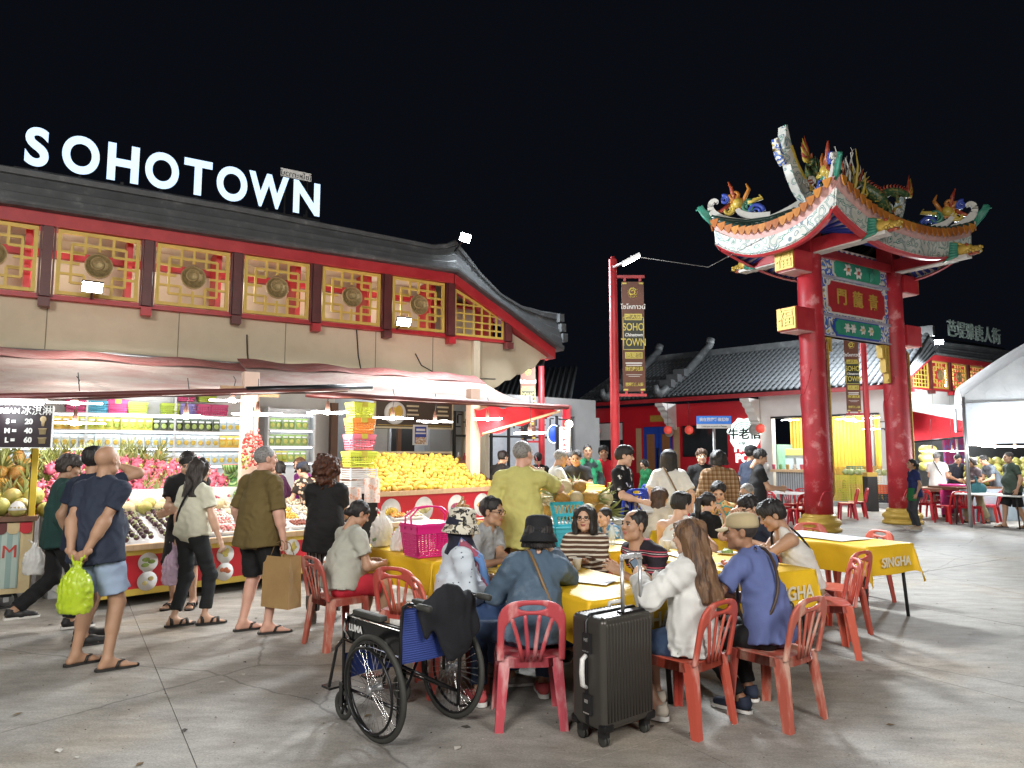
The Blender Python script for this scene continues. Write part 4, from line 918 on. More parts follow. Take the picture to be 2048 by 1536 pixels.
# ------------------------------------------------------------------ ceremonial gate
def swirl(name, base, cols, sc=7.0, w=.5):
 def fn(nt, L, c, b):
  n = nd(nt, 'ShaderNodeTexNoise', Scale=sc * .55, Detail=1.5); L(c, n.inputs['Vector'])
  mx = nd(nt, 'ShaderNodeMix', data_type='VECTOR'); mx.inputs[0].default_value = .22; L(c, mx.inputs[4]); L(n.outputs['Color'], mx.inputs[5])
  wv = nd(nt, 'ShaderNodeTexVoronoi', Scale=sc * .9, feature='F1'); L(mx.outputs[1], wv.inputs['Vector'])
  sn = nd(nt, 'ShaderNodeMath', operation='MULTIPLY'); L(wv.outputs['Distance'], sn.inputs[0]); sn.inputs[1].default_value = 2.6
  fr = nd(nt, 'ShaderNodeMath', operation='FRACT'); L(sn.outputs[0], fr.inputs[0])
  k = len(cols); st = [(0, base)]
  for i, cc in enumerate(cols): st += [(w + (1 - w) * i / k, cc)]
  a = ramp(nt, L, fr.outputs[0], st, 'CONSTANT'); n2 = nd(nt, 'ShaderNodeTexNoise', Scale=3.0, Detail=6.0); L(c, n2.inputs['Vector'])
  d = ramp(nt, L, n2.outputs['Fac'], ((.35, (.72, .70, .68)), (.6, (1, 1, 1)))); m = nd(nt, 'ShaderNodeMix', data_type='RGBA', blend_type='MULTIPLY'); m.inputs[0].default_value = 1; L(a, m.inputs[6]); L(d, m.inputs[7]); return m.outputs[2]
 return nodes_mat(name, fn, .5, .4)
SW_W = swirl('painted_scroll_white', (.62, .62, .57), ((.05, .22, .16), (.62, .62, .57), (.12, .2, .25)), 5.5, .62)
SW_B = swirl('painted_scroll_blue', (.68, .68, .64), ((.03, .09, .42), (.05, .16, .5), (.5, .38, .1)), 7, .42)
PINKW = mk('weathered_pink', (.60, .36, .33), .6, var=.2, vs=6, col2=(.55, .1, .09), mix=(.55, .7), det=7)
ORG = mk('orange_glaze', (.42, .15, .03), .3, var=.25, vs=10, rnd=.2); DGRN = mk('dark_green_glaze', (.02, .045, .035), .25, var=.3, vs=8); JADE = mk('jade_paint', (.03, .19, .13), .45, var=.2, vs=8)
PGRN = mk('plaque_green', (.025, .23, .14), .45, var=.25, vs=6); PRED = mk('plaque_red', (.33, .018, .022), .45, var=.2, vs=6); BLUEP = mk('blue_paint', (.03, .06, .33), .5, var=.1)
OFFW = mk('offwhite_paint', (.62, .60, .55), .6, var=.15, vs=4, col2=(.48, .46, .42), det=7); DRG = mk('dragon_green', (.035, .085, .035), .4, var=.5, vs=18, col2=(.18, .15, .045), mix=(.5, .6), bump=.8, bs=30)
DRR = mk('dragon_red', (.30, .04, .02), .45, var=.3, vs=12, col2=(.45, .2, .05), mix=(.55, .65)); CORAL = mk('coral_white', (.55, .52, .46), .6, var=.25, vs=12, col2=(.3, .12, .08), mix=(.62, .7)); DYEL = mk('dragon_yellow', (.5, .36, .06), .4, var=.2)
g1 = G(1640, 1062); gA = R(32)
gate = thing('ceremonial_gate', 'tall red ceremonial gate with dragon roof, gold bases and painted panels', 'gate', g1, gA)
W2 = 3.2
for x in (0, W2):
 p = MB().lathe([(.285, .34), (.282, 1.5), (.272, 3), (.26, 5.0), (.255, 6.1)], 32).build('pillar', REDW, gate, (x, 0, 0))
 MB().lathe([(.44, 0), (.44, .07), (.40, .08), (.39, .11), (.43, .15), (.44, .2), (.41, .25), (.345, .275), (.345, .30), (.35, .32), (.33, .35), (.285, .37)], 32).build('pillar_base', GOLD, p)
 pts = [((.287 - .008 * z) * math.cos(a), (.287 - .008 * z) * math.sin(a), z) for a, z in zip(np.linspace(-2.6, 3.6, 60), np.linspace(.5, 3.4, 60) + .12 * np.sin(np.linspace(0, 26, 60)))]
 MB().tube(pts, [.016 + .014 * math.sin(math.pi * i / 59) for i in range(60)], 6).build('carved_dragon', REDW, p)
 t = Matrix.Rotation(R(52), 4, 'Z')
 bd = MB().box((0, -.295, 2.45), (.15, .05, 3.3), T=t).build('couplet_board', swirl('couplet', (.28, .06, .05), ((.45, .33, .1), (.3, .2, .12)), 16, .5), p)
 MB().tube([(t @ Vector(q)) for q in ((-.085, -.31, .85), (0, -.31, .74), (.085, -.31, .85), (.085, -.31, 4.05), (0, -.31, 4.15), (-.085, -.31, 4.05))], .016, 6, closed=True).build('board_frame', GOLD, bd)
 part('post', RED, gate, ((x, 0, 6.45), (.40, .40, .9)), bevel=.01)
 cb = part('cross_beam', RED, gate, ((x, 0, 6.23), (.3, 3.2, .3)), bevel=.01)
 part('beam_lower_edge', OFFW, gate, ((x, 0, 6.065), (.26, 3.1, .028)))
 sgn = -1 if x == 0 else 1
 for z0, z1 in ((5.62, 6.05), (4.3, 4.8)):
  part('stub_beam', RED, gate, ((x + sgn * .52, 0, (z0 + z1) / 2), (.62, .5, z1 - z0)), bevel=.01)
  e = part('end_plate', GOLD, gate, ((x + sgn * .85, 0, (z0 + z1) / 2), (.04, .46, z1 - z0 - .03)))
  me = text_mesh('福', .42, .02).copy(); me.materials.clear(); me.materials.append(YEL); obj('character', me, gate, (x + sgn * .875, 0, (z0 + z1) / 2), (R(90), 0, sgn * R(90)))
  part('stub_underside', PINKW, gate, ((x + sgn * .5, 0, z0 - .012), (.56, .44, .02)))
part('tie_beam', RED, gate, ((W2 / 2, 0, 6.16), (W2 - .4, .32, .2)), bevel=.008)
def dragon_head():
 m = MB()
 m.ball((0, .05, 0), (.14, .22, .15), 12, 8, 0); m.ball((0, -.17, -.03), (.1, .16, .08), 10, 6, 0); m.ball((0, -.15, -.12), (.08, .13, .035), 10, 6, 2)
 for x in (-1, 1):
  m.ball((x * .08, -.06, .09), .04, 8, 6, 2); m.ball((x * .045, -.31, .0), .035, 8, 6, 0); m.tube([(x * .05, .05, .12), (x * .09, .2, .2), (x * .07, .3, .18)], [.03, .022, .008], 6, 0)
  for k in range(6): m.tube([(x * .1, .12, -.12 + .05 * k), (x * .16, .3, -.16 + .07 * k), (x * .13, .46 - .02 * k, -.22 + .1 * k)], [.045, .04, .006], 6, 1)
  for k in range(5): m.ball((x * (.1 + .02 * (k % 2)), -.02 - .06 * k, -.09 + .02 * (k % 3)), .038, 7, 5, 0)
  for k in range(4): m.box((x * .07, -.12 - .05 * k, -.085), (.015, .02, .035), 3)
 m.box((0, .15, -.16), (.26, .42, .07), 3)
 return m.mesh('dragon_head', [GOLD, JADE, DRR, OFFW])
dh = dragon_head()
for x, y, a in ((0, -1.78, 0), (0, 1.78, 180), (W2, -1.78, 0), (W2, 1.78, 180)):
 obj('dragon_head', dh, gate, (x, y, 6.26), (0, 0, R(a)))
def rpoly(x0, x1, z0, z1, c):
 """plaque outline with notched round corners"""
 P = []
 for (cx, cz, a0) in ((x1, z0, 90), (x1, z1, 180), (x0, z1, 270), (x0, z0, 0)):
  P += [(cx + c * math.cos(R(a0 + t)), cz + c * math.sin(R(a0 + t))) for t in (90, 67, 45, 22, 0)]
 return P[::-1]
FT = Matrix(((1, 0, 0, 0), (0, 0, -1, 0), (0, 1, 0, 0), (0, 0, 0, 1)))   # XY polygon -> XZ, extruded towards -Y
def board(z0, z1, mat, px0, px1, pz0, pz1, c, rim, nm):
 b = part('board', SW_B, gate, ((W2 / 2, 0, (z0 + z1) / 2), (W2 - .58, .16, z1 - z0)))
 part('board_frame', mk('board_edge', (.35, .33, .4), .5), gate, ((W2 / 2, -.005, z1 - .015), (W2 - .5, .2, .03)), ((W2 / 2, -.005, z0 + .012), (W2 - .5, .2, .024)))
 MB().prism(rpoly(px0 - .05, px1 + .05, pz0 - .04, pz1 + .04, c + .02), .02, 0, Matrix.Translation((0, -.082, 0)) @ FT).build('plaque_rim', rim, b)
 return MB().prism(rpoly(px0, px1, pz0, pz1, c), .02, 0, Matrix.Translation((0, -.104, 0)) @ FT).build(nm, mat, b)
pA = board(5.66, 6.12, PGRN, .78, W2 - .62, 5.69, 6.09, .07, OFFW, 'plaque'); pB = board(4.76, 5.65, PRED, .5, W2 - .5, 4.85, 5.56, .12, OFFW, 'plaque'); pC = board(4.28, 4.75, PGRN, .72, W2 - .72, 4.35, 4.69, .07, BLUEP, 'plaque')
for i, ch in enumerate('門龍青'): letters('character', ch, .40, GOLD, pB, (W2 / 2 - .62 + .62 * i, -.126, 5.2), (R(90), 0, 0), .03, .006)
def blossom(par, x, z, r, cc, cp):
 m = MB()
 for k in range(6): a = k * math.pi / 3; m.tube([(x, -.13, z), (x + r * .6 * math.cos(a), -.15, z + r * .6 * math.sin(a)), (x + r * math.cos(a + .15), -.135, z + r * math.sin(a + .15))], [.01, r * .32, .008], 6, 0, flat=(1, .4, 1))
 m.ball((x, -.15, z), (r * .3, .03, r * .3), 8, 5, 1); m.build('blossom', [cc, cp], par)
blossom(pA, 1.25, 5.89, .16, OFFW, DRR); blossom(pA, 1.65, 5.86, .16, OFFW, DRR)
MB().tube([(2.15, -.13, 5.72), (2.2, -.15, 5.88), (2.28, -.13, 6.04)], [.02, .1, .01], 8, flat=(1, .3, 1)).build('leaf', JADE, pA)
for x, c in ((1.12, OFFW), (1.35, OFFW), (1.72, DYEL), (2.05, DYEL)): blossom(pC, x, 4.52, .12, OFFW, c)
for x, sg in ((.3, 1), (W2 - .3, -1)):   # gold fret brackets
 m = MB()
 for (a, z0, z1) in ((0, 3.35, 4.26), (.12, 3.6, 4.26), (.24, 3.95, 4.26)): m.box((x + sg * (a + .04), 0, (z0 + z1) / 2), (.07, .14, z1 - z0))
 for z, a0, a1 in ((4.22, .08, .34), (3.97, .0, .3), (3.74, .0, .17), (3.42, .0, .1)): m.box((x + sg * (a0 + a1) / 2, .004, z), (a1 - a0, .12, .06))
 m.build('fret_bracket', GOLD, gate)
ex0, ex1, ey = -1.22, W2 + .80, 1.5
def eave(t):
 """t in 0..4 round the eaves: front, right, back, left"""
 k = int(t) % 4; f = t - int(t); up = .50 * abs(2 * f - 1) ** 2.4; fl = .12 * abs(2 * f - 1) ** 3
 x = [ex0 + (ex1 - ex0) * f, ex1 + fl, ex1 - (ex1 - ex0) * f, ex0 - fl][k]; y = [-ey - fl, -ey + 2 * ey * f, ey + fl, ey - 2 * ey * f][k]
 if k in (0, 2): x += fl * (1 if x > 1 else -1) * (1 if f < .1 or f > .9 else .5)
 return Vector((x, y, 6.02 + up)), k
NE = [25, 17, 25, 17]
per = []
for k in range(4):
 for i in range(NE[k]): per.append(eave(k + (i + .0) / NE[k]))
def ridgept(e): return Vector((min(max(e.x, .0), W2 - .05), 0, 7.32))
rs = MB(); n = len(per); rows = 6
for j in range(rows + 1):
 f = j / rows
 for e, k in per: r_ = ridgept(e); b0 = e + Vector((0, 0, .58)); rs.v.append(tuple(b0.lerp(r_, f) - Vector((0, 0, .32 * math.sin(math.pi * f) * .8))))
for j in range(rows):
 for i in range(n): i2 = (i + 1) % n; rs.f.append([j * n + i, j * n + i2, (j + 1) * n + i2, (j + 1) * n + i]); rs.m.append(0); rs.sm.append(True)
roof = rs.build('roof', DGRN, gate)
def ringband(z0, z1, out0, out1, mat, name, th=.05):
 m = MB(); c = Vector((W2 / 2, 0, 0))
 for dz, o_ in ((z0, out0), (z1, out1), (z1, out1 - th), (z0, out0 - th)):
  for e, k in per:
   d = [Vector((0, -1, 0)), Vector((1, 0, 0)), Vector((0, 1, 0)), Vector((-1, 0, 0))][k]; m.v.append(tuple(e + d * o_ + Vector((0, 0, dz))))
 for j in range(4):
  for i in range(n): i2 = (i + 1) % n; j2 = (j + 1) % 4; m.f.append([j * n + i, j * n + i2, j2 * n + i2, j2 * n + i]); m.m.append(0); m.sm.append(False)
 return m.build(name, mat, gate)
ringband(-.02, .32, -.04, .0, SW_W, 'fascia'); ringband(-.07, -.022, -.08, -.03, RED, 'soffit_edge', .1); ringband(.322, .59, -.03, .07, PINKW, 'eave_band', .08)
m = MB()
for f, dz in ((0, .02), (.5, .1), (1, .2)):
 for e, k in per: c_ = Vector((min(max(e.x, -.1), W2 + .1), max(-.3, min(.3, e.y)), 6.55)); m.v.append(tuple((e + Vector((0, 0, 0))).lerp(c_, f) + Vector((0, 0, .0))))
for j in range(2):
 for i in range(n): i2 = (i + 1) % n; m.f.append([j * n + i2, j * n + i, (j + 1) * n + i, (j + 1) * n + i2]); m.m.append(0); m.sm.append(False)
sof = m.build('soffit', OFFW, gate)
for i, (e, k) in enumerate(per):
 c_ = Vector((min(max(e.x, -.1), W2 + .1), max(-.3, min(.3, e.y)), 6.55))
 MB().bar(e.lerp(c_, .05) - Vector((0, 0, .02)), e.lerp(c_, .97) - Vector((0, 0, .02)), .065, .05).build('rafter', BLUEP, sof)
 r_ = ridgept(e); b0 = e + Vector((0, 0, .62)); d = [Vector((0, -1, 0)), Vector((1, 0, 0)), Vector((0, 1, 0)), Vector((-1, 0, 0))][k]
 MB().tube([b0 + d * .08] + [b0.lerp(r_, f) - Vector((0, 0, .26 * math.sin(math.pi * f))) for f in (.1, .35, .6, .85)], .055, 7).build('tile_row', DGRN, roof)
drip = MB().prism([(-.105, 0), (.105, 0), (.09, -.07), (.04, -.17), (0, -.2), (-.04, -.17), (-.09, -.07)], .025, 0, FT).mesh('drip_tile', ORG)
for i in range(n):
 (a, k), (b_, _) = per[i], per[(i + 1) % n]; c_ = (a + b_) / 2; d = b_ - a; dd_ = [Vector((0, -1, 0)), Vector((1, 0, 0)), Vector((0, 1, 0)), Vector((-1, 0, 0))][k]
 o = obj('drip_tile', drip, roof, c_ + dd_ * .09 + Vector((0, 0, .60)), (0, 0, math.atan2(d.y, d.x)))
def ribbon(path, hts, th, mat, name, par):
 """vertical ribbon of varying height following a 3-D path"""
 path = [Vector(p) for p in path]; hts = list(hts)
 for _ in range(2):
  path, hts = [path[0]] + [q for a, b_ in zip(path, path[1:]) for q in (a.lerp(b_, .25), a.lerp(b_, .75))] + [path[-1]], [hts[0]] + [q for a, b_ in zip(hts, hts[1:]) for q in (a * .75 + b_ * .25, a * .25 + b_ * .75)] + [hts[-1]]
 m = MB(); vs = []; N_ = len(path)
 for i in range(N_):
  p = Vector(path[i]); d = Vector(path[min(i + 1, N_ - 1)]) - Vector(path[max(i - 1, 0)]); d.normalize(); hz = Vector((d.x, d.y, 0))
  s_ = Vector((-hz.y, hz.x, 0)).normalized() if hz.length > .01 else Vector((0, 1, 0)); u = s_.cross(d) if s_.cross(d).z * 0 + 1 else s_; u = d.cross(s_) * -1
  if u.z < 0 and abs(d.z) < .95: u = -u
  for a, b_ in ((-1, -1), (1, -1), (1, 1), (-1, 1)): vs.append(p + s_ * a * th / 2 + u * b_ * hts[i] / 2)
 fs = [(i * 4 + k, i * 4 + (k + 1) % 4, i * 4 + 4 + (k + 1) % 4, i * 4 + 4 + k) for i in range(N_ - 1) for k in range(4)] + [(3, 2, 1, 0), tuple((N_ - 1) * 4 + k for k in range(4))]
 m.add(vs, fs); return m.build(name, mat, par)
rp = [(-.72, 0, 8.9), (-.70, 0, 8.65), (-.60, 0, 8.25), (-.40, 0, 7.86), (-.10, 0, 7.52), (.4, 0, 7.30), (1, 0, 7.18), (1.57, 0, 7.16), (2.1, 0, 7.18), (2.8, 0, 7.27), (3.3, 0, 7.42), (3.65, 0, 7.66), (3.85, 0, 7.95), (3.95, 0, 8.2)]
ribbon(rp, [.06, .14, .24, .36, .44, .42, .36, .34, .36, .40, .36, .26, .14, .06], .2, SW_W, 'main_ridge', gate); ribbon([(x, 0, z + .2) for x, y, z in rp[2:-2]], [.05] * 10, .26, DYEL, 'ridge_cap', gate)
ribbon([(-1.0, 0, 8.55), (-.92, 0, 8.25), (-.76, 0, 8.0)], [.05, .13, .05], .16, SW_B, 'ridge_fin', gate)
def curl(c, ax, r, turns=1.6, a0=0, rad=.03, flip=1):
 c = Vector(c); ax = Vector(ax).normalized(); return [c + ax * (flip * r * (1 - .75 * t) * math.cos(a0 + turns * 2 * math.pi * t)) + Vector((0, 0, r * (1 - .75 * t) * math.sin(a0 + turns * 2 * math.pi * t))) for t in np.linspace(0, 1, 18)]
for cx, cy in ((ex0, -ey), (ex1, -ey), (ex1, ey), (ex0, ey)):
 sx_, sy_ = (-1 if cx < 1 else 1), (-1 if cy < 0 else 1); k0 = Vector((.0 if cx < 1 else W2, 0, 7.3)); k1 = Vector((cx, cy, 7.12)); pth = [k0.lerp(k1, f) - Vector((0, 0, .30 * math.sin(math.pi * f))) for f in (0, .2, .4, .6, .8, .95)]
 dr = (k1 - k0); dr.z = 0; dr.normalize(); pth += [k1 + dr * .12 + Vector((0, 0, .16)), k1 + dr * .16 + Vector((0, 0, .36)), k1 + dr * .06 + Vector((0, 0, .46)), k1 - dr * .02 + Vector((0, 0, .40))]
 ribbon(pth, [.24, .24, .22, .2, .2, .2, .16, .12, .09, .07], .14, OFFW, 'hip_ridge', gate)
 mid = k0.lerp(k1, .40) + Vector((0, 0, -.16)); ribbon([mid, mid + dr * .4 + Vector((0, 0, .03)), mid + dr * .62 + Vector((0, 0, .12)), mid + dr * .74 + Vector((0, 0, .26)), mid + dr * .66 + Vector((0, 0, .33))], [.18, .15, .12, .09, .06], .1, OFFW, 'hip_scroll', gate)
 m = MB(); lp_ = k1 + dr * .12 + Vector((0, 0, .0))
 for q in range(5): m.tube([lp_ + Vector((0, 0, -.1 + .05 * q)), lp_ + dr * (.18 + .03 * q) + Vector((0, 0, .1 + .06 * q)), lp_ + dr * (.3 - .02 * q) + Vector((0, 0, .28 + .02 * q)), lp_ + dr * (.36 - .05 * q) + Vector((0, 0, .26))], [.05, .045, .035, .02], 6)
 m.build('corner_leaf', JADE, gate)
 fl = k0.lerp(k1, .76) + Vector((0, 0, .02)); m = MB()
 for q, (o1, o2, rr, mi, a0, fp) in enumerate(((0, .18, .12, 0, 0, 1), (.16, .1, .1, 1, 2, 1), (-.18, .12, .12, 2, 1, -1), (.05, .36, .09, 0, 3, -1), (-.3, .02, .14, 3, 0, -1), (.22, .3, .08, 3, 1, 1))): m.tube(curl(fl + dr * o1 + Vector((0, 0, o2)), dr, rr, 1.5, a0, flip=fp), [.04 * (1 - .5 * t) for t in np.linspace(0, 1, 18)], 6, mi)
 for q, (o1, z1) in enumerate(((.1, .62), (-.2, .55), (-.42, .32), (.3, .1))): m.tube([fl + dr * o1 * .4 + Vector((0, 0, .2)), fl + dr * o1 + Vector((0, 0, z1 * .8)), fl + dr * (o1 + .05) + Vector((0, 0, z1))], [.045, .035, .015], 6, (4, 0, 1, 4)[q])
 m.ball(fl + Vector((0, 0, .2)), .1, 8, 6, 1); o = m.build('cloud_ornament', [ORG, DYEL, mk('orn_green', (.05, .2, .12), .4), BLUEP, DRR], gate)
 for v in o.data.vertices: v.co = Vector(fl) + (v.co - Vector(fl)) * 1.3
def dragon(sg):
 m = MB(); path = []
 for t in np.linspace(0, 1, 44):
  x = .22 + 1.5 * t ** 1.05; z = .34 + .22 * math.sin(t * 9.5 + .3) * (1 - .3 * t) + .35 * t * t + (.25 * (1 - t * 5) if t < .2 else 0); y = .14 * math.cos(t * 9.5); path.append(Vector((sg * x, y - .05, z)))
 rad = [.085 + .045 * math.sin(math.pi * min(1, t * 1.15)) - .07 * max(0, t - .7) for t in np.linspace(0, 1, 44)]; m.tube(path, rad, 9, 0)
 for i in range(2, 43):
  p = path[i]; d = (path[min(i + 1, 43)] - path[i - 1]).normalized(); u = Vector((0, 0, 1)) - d * d.z; u.normalize(); m.tube([p + u * rad[i] * .8, p + u * (rad[i] + .05) - d * sg * 0, p + u * (rad[i] + .085) + d * .04], [.022, .018, .003], 4, 1)
 for i in (8, 15, 27, 34):
  p = path[i]; m.tube([p, p + Vector((sg * .08, -.12, -.14)), p + Vector((sg * .0, -.16, -.28))], [.055, .04, .03], 6, 0)
  for q in (-1, 0, 1): m.tube([p + Vector((0, -.16, -.28)), p + Vector((-sg * .09, -.19 + .05 * q, -.31 + .02 * q))], [.02, .004], 4, 3)
 h_ = path[0]; m.ball(h_ + Vector((-sg * .06, 0, .06)), (.14, .1, .11), 10, 7, 0); m.ball(h_ + Vector((-sg * .2, 0, .08)), (.11, .07, .045), 8, 6, 3); m.ball(h_ + Vector((-sg * .18, 0, -.02)), (.1, .06, .03), 8, 6, 1)
 for y in (-1, 1):
  m.ball(h_ + Vector((-sg * .1, y * .07, .13)), .03, 6, 5, 3); m.tube([h_ + Vector((0, y * .05, .14)), h_ + Vector((sg * .1, y * .1, .3)), h_ + Vector((sg * .06, y * .12, .42))], [.025, .018, .006], 5, 2)
  m.tube([h_ + Vector((-sg * .28, y * .05, .09)), h_ + Vector((-sg * .34, y * .1, .25)), h_ + Vector((-sg * .24, y * .1, .45)), h_ + Vector((-sg * .18, y * .12, .62)), h_ + Vector((-sg * .28, y * .14, .72))], [.014, .013, .012, .01, .006], 5, 2)
  for q in range(7): a = .2 + q * .38; m.tube([h_ + Vector((sg * .06, y * .06, .02)), h_ + Vector((sg * (.06 + .2 * math.sin(a)), y * .11, .02 + .2 * math.cos(a))), h_ + Vector((sg * (.1 + .33 * math.sin(a)), y * .13, .06 + .32 * math.cos(a)))], [.03, .025, .006], 5, (1, 2, 3)[q % 3])
 e = path[-1]
 for q in range(6): a = -.5 + q * .3; m.tube([e, e + Vector((sg * .16 * math.cos(a), 0, .16 * math.sin(a) + .1)), e + Vector((sg * .26 * math.cos(a), 0, .34 * math.sin(a) + .22))], [.03, .045, .004], 5, (3, 1)[q % 2])
 return m
for sg in (-1, 1): o = dragon(sg).build('ridge_dragon', [DRG, DRR, CORAL, DYEL], gate, (W2 / 2, -.12, 7.3)); o.scale = (1.12, 1.25, 1.15)
m = MB(); rr = random.Random(4); m.ball((0, 0, .62), .12, 12, 8, 1)
for i in range(46):
 a = rr.uniform(-.8, .8); b_ = rr.uniform(-.4, .3); l_ = rr.uniform(.35, 1.0); m.tube([(rr.uniform(-.3, .3), 0, .0), (.5 * a + rr.uniform(-.08, .08), b_, l_ * .4), (.6 * a + rr.uniform(-.12, .12), b_, l_ * .7), (a * .75 + rr.uniform(-.18, .18), b_, l_)], [.045, .034, .022, .008], 6, (0, 1, 2, 0, 3)[i % 5])
o = m.build('coral_crest', [CORAL, DRR, DRG, DYEL], gate, (W2 / 2 - .3, 0, 7.35)); o.scale = (1.15, 1.15, 1.5)
m = MB()
for i in range(90):
 x = rr.uniform(-.3, W2 + .35); z = 7.32 + rr.uniform(0, .5) * (1 - abs(x - W2 / 2) / 3) + .09 * (x - W2 / 2) ** 2; m.tube(curl((x, rr.choice((-.16, .12)), z), (1, 0, 0), rr.uniform(.05, .13), rr.uniform(.7, 1.5), rr.uniform(0, 6), flip=rr.choice((-1, 1))), [.026 * (1 - .6 * t) for t in np.linspace(0, 1, 18)], 5, i % 5)
tag(m.build('ridge_relief', [CORAL, DRG, DRR, DYEL, OFFW], gate), kind='stuff')
m = MB(); m.box((0, -.2, 0), (.5, .25, .5)); m.build('crest_block', SW_W, gate, (W2 / 2, 0, 7.15))
# ------------------------------------------------------------------ fruit stall in front of the long building
def FW(s, p, z=0.0): return FO + sdir * s - ldir * p + Vector((0, 0, z))      # facade frame -> world
def cloth_mat(name, col, col2, tr=.35):
 def fn(nt, L, c, b):
  n = nd(nt, 'ShaderNodeTexNoise', Scale=1.3, Detail=7.0, Roughness=.65); L(c, n.inputs['Vector']); a = ramp(nt, L, n.outputs['Fac'], ((.35, col2), (.55, col), (.72, tuple(min(1, x * 1.15) for x in col))))
  t = nd(nt, 'ShaderNodeBsdfTranslucent'); L(a, t.inputs[0]); mx = nd(nt, 'ShaderNodeMixShader'); mx.inputs[0].default_value = tr; L(b.outputs[0], mx.inputs[1]); L(t.outputs[0], mx.inputs[2])
  out = [q for q in nt.nodes if q.type == 'OUTPUT_MATERIAL'][0]; L(mx.outputs[0], out.inputs[0]); n2 = nd(nt, 'ShaderNodeTexNoise', Scale=3.2, Detail=5.0, Distortion=1.2); L(c, n2.inputs['Vector']); bp = nd(nt, 'ShaderNodeBump', Strength=.6, Distance=.05); L(n2.outputs['Fac'], bp.inputs['Height']); L(bp.outputs[0], b.inputs['Normal']); L(bp.outputs[0], t.inputs['Normal']); return a
 return nodes_mat(name, fn, .75, .2)
AWN = cloth_mat('awning_canvas', (.45, .36, .33), (.40, .24, .22), .2); AWNR = cloth_mat('awning_red', (.34, .13, .125), (.40, .24, .23), .15); REDC = cloth_mat('red_cloth', (.48, .02, .03), (.38, .02, .025), .25)
def awning(label, s0, s1, sb0, sb1, z0, z1, pf0, pf1, seed, zb=3.36):
 t = thing('awning', label, 'awning'); rr = random.Random(seed)
 ph = [rr.uniform(0, 6) for _ in range(6)]
 def fn(a, b):
  s = (sb0 + (sb1 - sb0) * a) * (1 - b) + (s0 + (s1 - s0) * a) * b; p = .12 * (1 - b) + (pf0 + (pf1 - pf0) * a) * b; zf = z0 + (z1 - z0) * a
  z = zb + (zf - zb) * b - .15 * math.sin(math.pi * b) * (1 + .25 * math.sin(7 * a + ph[0])) + .004 * math.sin(38 * a + ph[1] + 3 * b) * b + .012 * math.sin(23 * a - 5 * b + ph[2]) * (1 - b)
  return FW(s, p, z)
 MB().grid(fn, 60, 18).build('canvas', AWN, t)
 MB().grid(lambda a, b: fn(a, b * .16) + Vector((0, 0, .02 + .015 * math.sin(25 * a))), 50, 4).build('upper_strip', AWNR, t)
 MB().grid(lambda a, b: fn(a, 1) - Vector((0, 0, .05 * b + .006 * math.sin(30 * a) * b)) - ldir * .02, 60, 3).build('valance', MAROON, t)
 MB().tube([fn(i / 12, 1) + Vector((0, 0, .0)) - ldir * .05 for i in range(13)], .035, 8).build('front_pole', MAROON, t)
 for i in range(5): MB().tube([fn(.1 + .2 * i, .02) - Vector((0, 0, .05)), fn(.1 + .2 * i, .5) - Vector((0, 0, .06)), fn(.1 + .2 * i, 1) - Vector((0, 0, .03))], .022, 6).build('rafter_pole', WOOD, t)
 return t, fn
aw1, af1 = awning('stained pinkish canvas awning over the fruit counter, near the ice cream sign', -1.8, 3.62, -2.6, 3.3, 2.12, 2.52, 5.1, 4.95, 3)
aw2, af2 = awning('pale canvas awning over the mango display, the one ending in a bare corner', 3.15, 7.45, 3.1, 8.25, 2.46, 2.42, 4.6, 4.7, 8, 3.42)
tp = thing('awning_pole', 'dark steel tube sticking out where the two awnings meet', 'pole'); MB().tube([FW(2.3, 5.02, 2.43), FW(3.95, 4.98, 2.56)], .05, 10).build('tube', DARKM, tp); MB().tube([FW(3.95, 4.98, 2.56), FW(3.96, 4.98, 2.561)], .04, 10).build('tube_end', STEEL, tp)
def post(label, pos, hgt, w, mat):
 t = thing('stall_post', label, 'post', pos, SA); part('shaft', mat, t, ((0, 0, hgt / 2), (w, w, hgt)), bevel=.008); part('brace', WOOD, t, ((.18, 0, hgt - .3), (.4, .05, .05)), ((-.18, 0, hgt - .22), (.4, .05, .05))); return t
PINKP = mk('pinkish_post', (.62, .47, .38), .6, var=.1, vs=2)
post('pale square stall post beside the hanging lychee bunch', D(497, 870, 9.6) * Vector((1, 1, 0)) if False else Vector((D(497, 870, 9.6).x, 9.6, 0)), 2.75, .2, PINKP)
post('pale square stall post at the right end of the mangoes', Vector((D(946, 870, 12.6).x, 12.6, 0)), 2.8, .19, PINKP)
# ---- LED fan lamps
bl = MB()
for k in range(4): bl.box((.17, 0, 0), (.28, .075, .016), T=Matrix.Rotation(k * math.pi / 2 + .3, 4, 'Z'))
bl.ball((0, 0, -.005), (.06, .06, .025), 8, 6); bl_m = bl.mesh('led_blades', LED)
bc_m = MB().tube([(0, 0, .02), (0, 0, .09), (0, 0, .16)], [.035, .028, .014], 8).mesh('lamp_socket', mk('socket_brown', (.10, .045, .03), .6))
LAMPN = 0
def fan_lamp(loc, power=42, label=None, group='fan shaped led lamps under the stall awning', col=(1, .95, .86), top=2.6):
 global LAMPN
 t = thing('led_lamp', label or 'white fan shaped led lamp hanging under the stall awning', 'lamp', loc, random.uniform(0, 1.5), group)
 obj('led_blades', bl_m, t); obj('lamp_socket', bc_m, t); MB().tube([(0, 0, .15), (.03, .02, .3), (0, 0, max(.35, top - loc[2]))], .006, 5).build('cable', BLACK, t)
 lamp('light', (0, 0, -.12), power, col, .18, t); LAMPN += 1
 return t
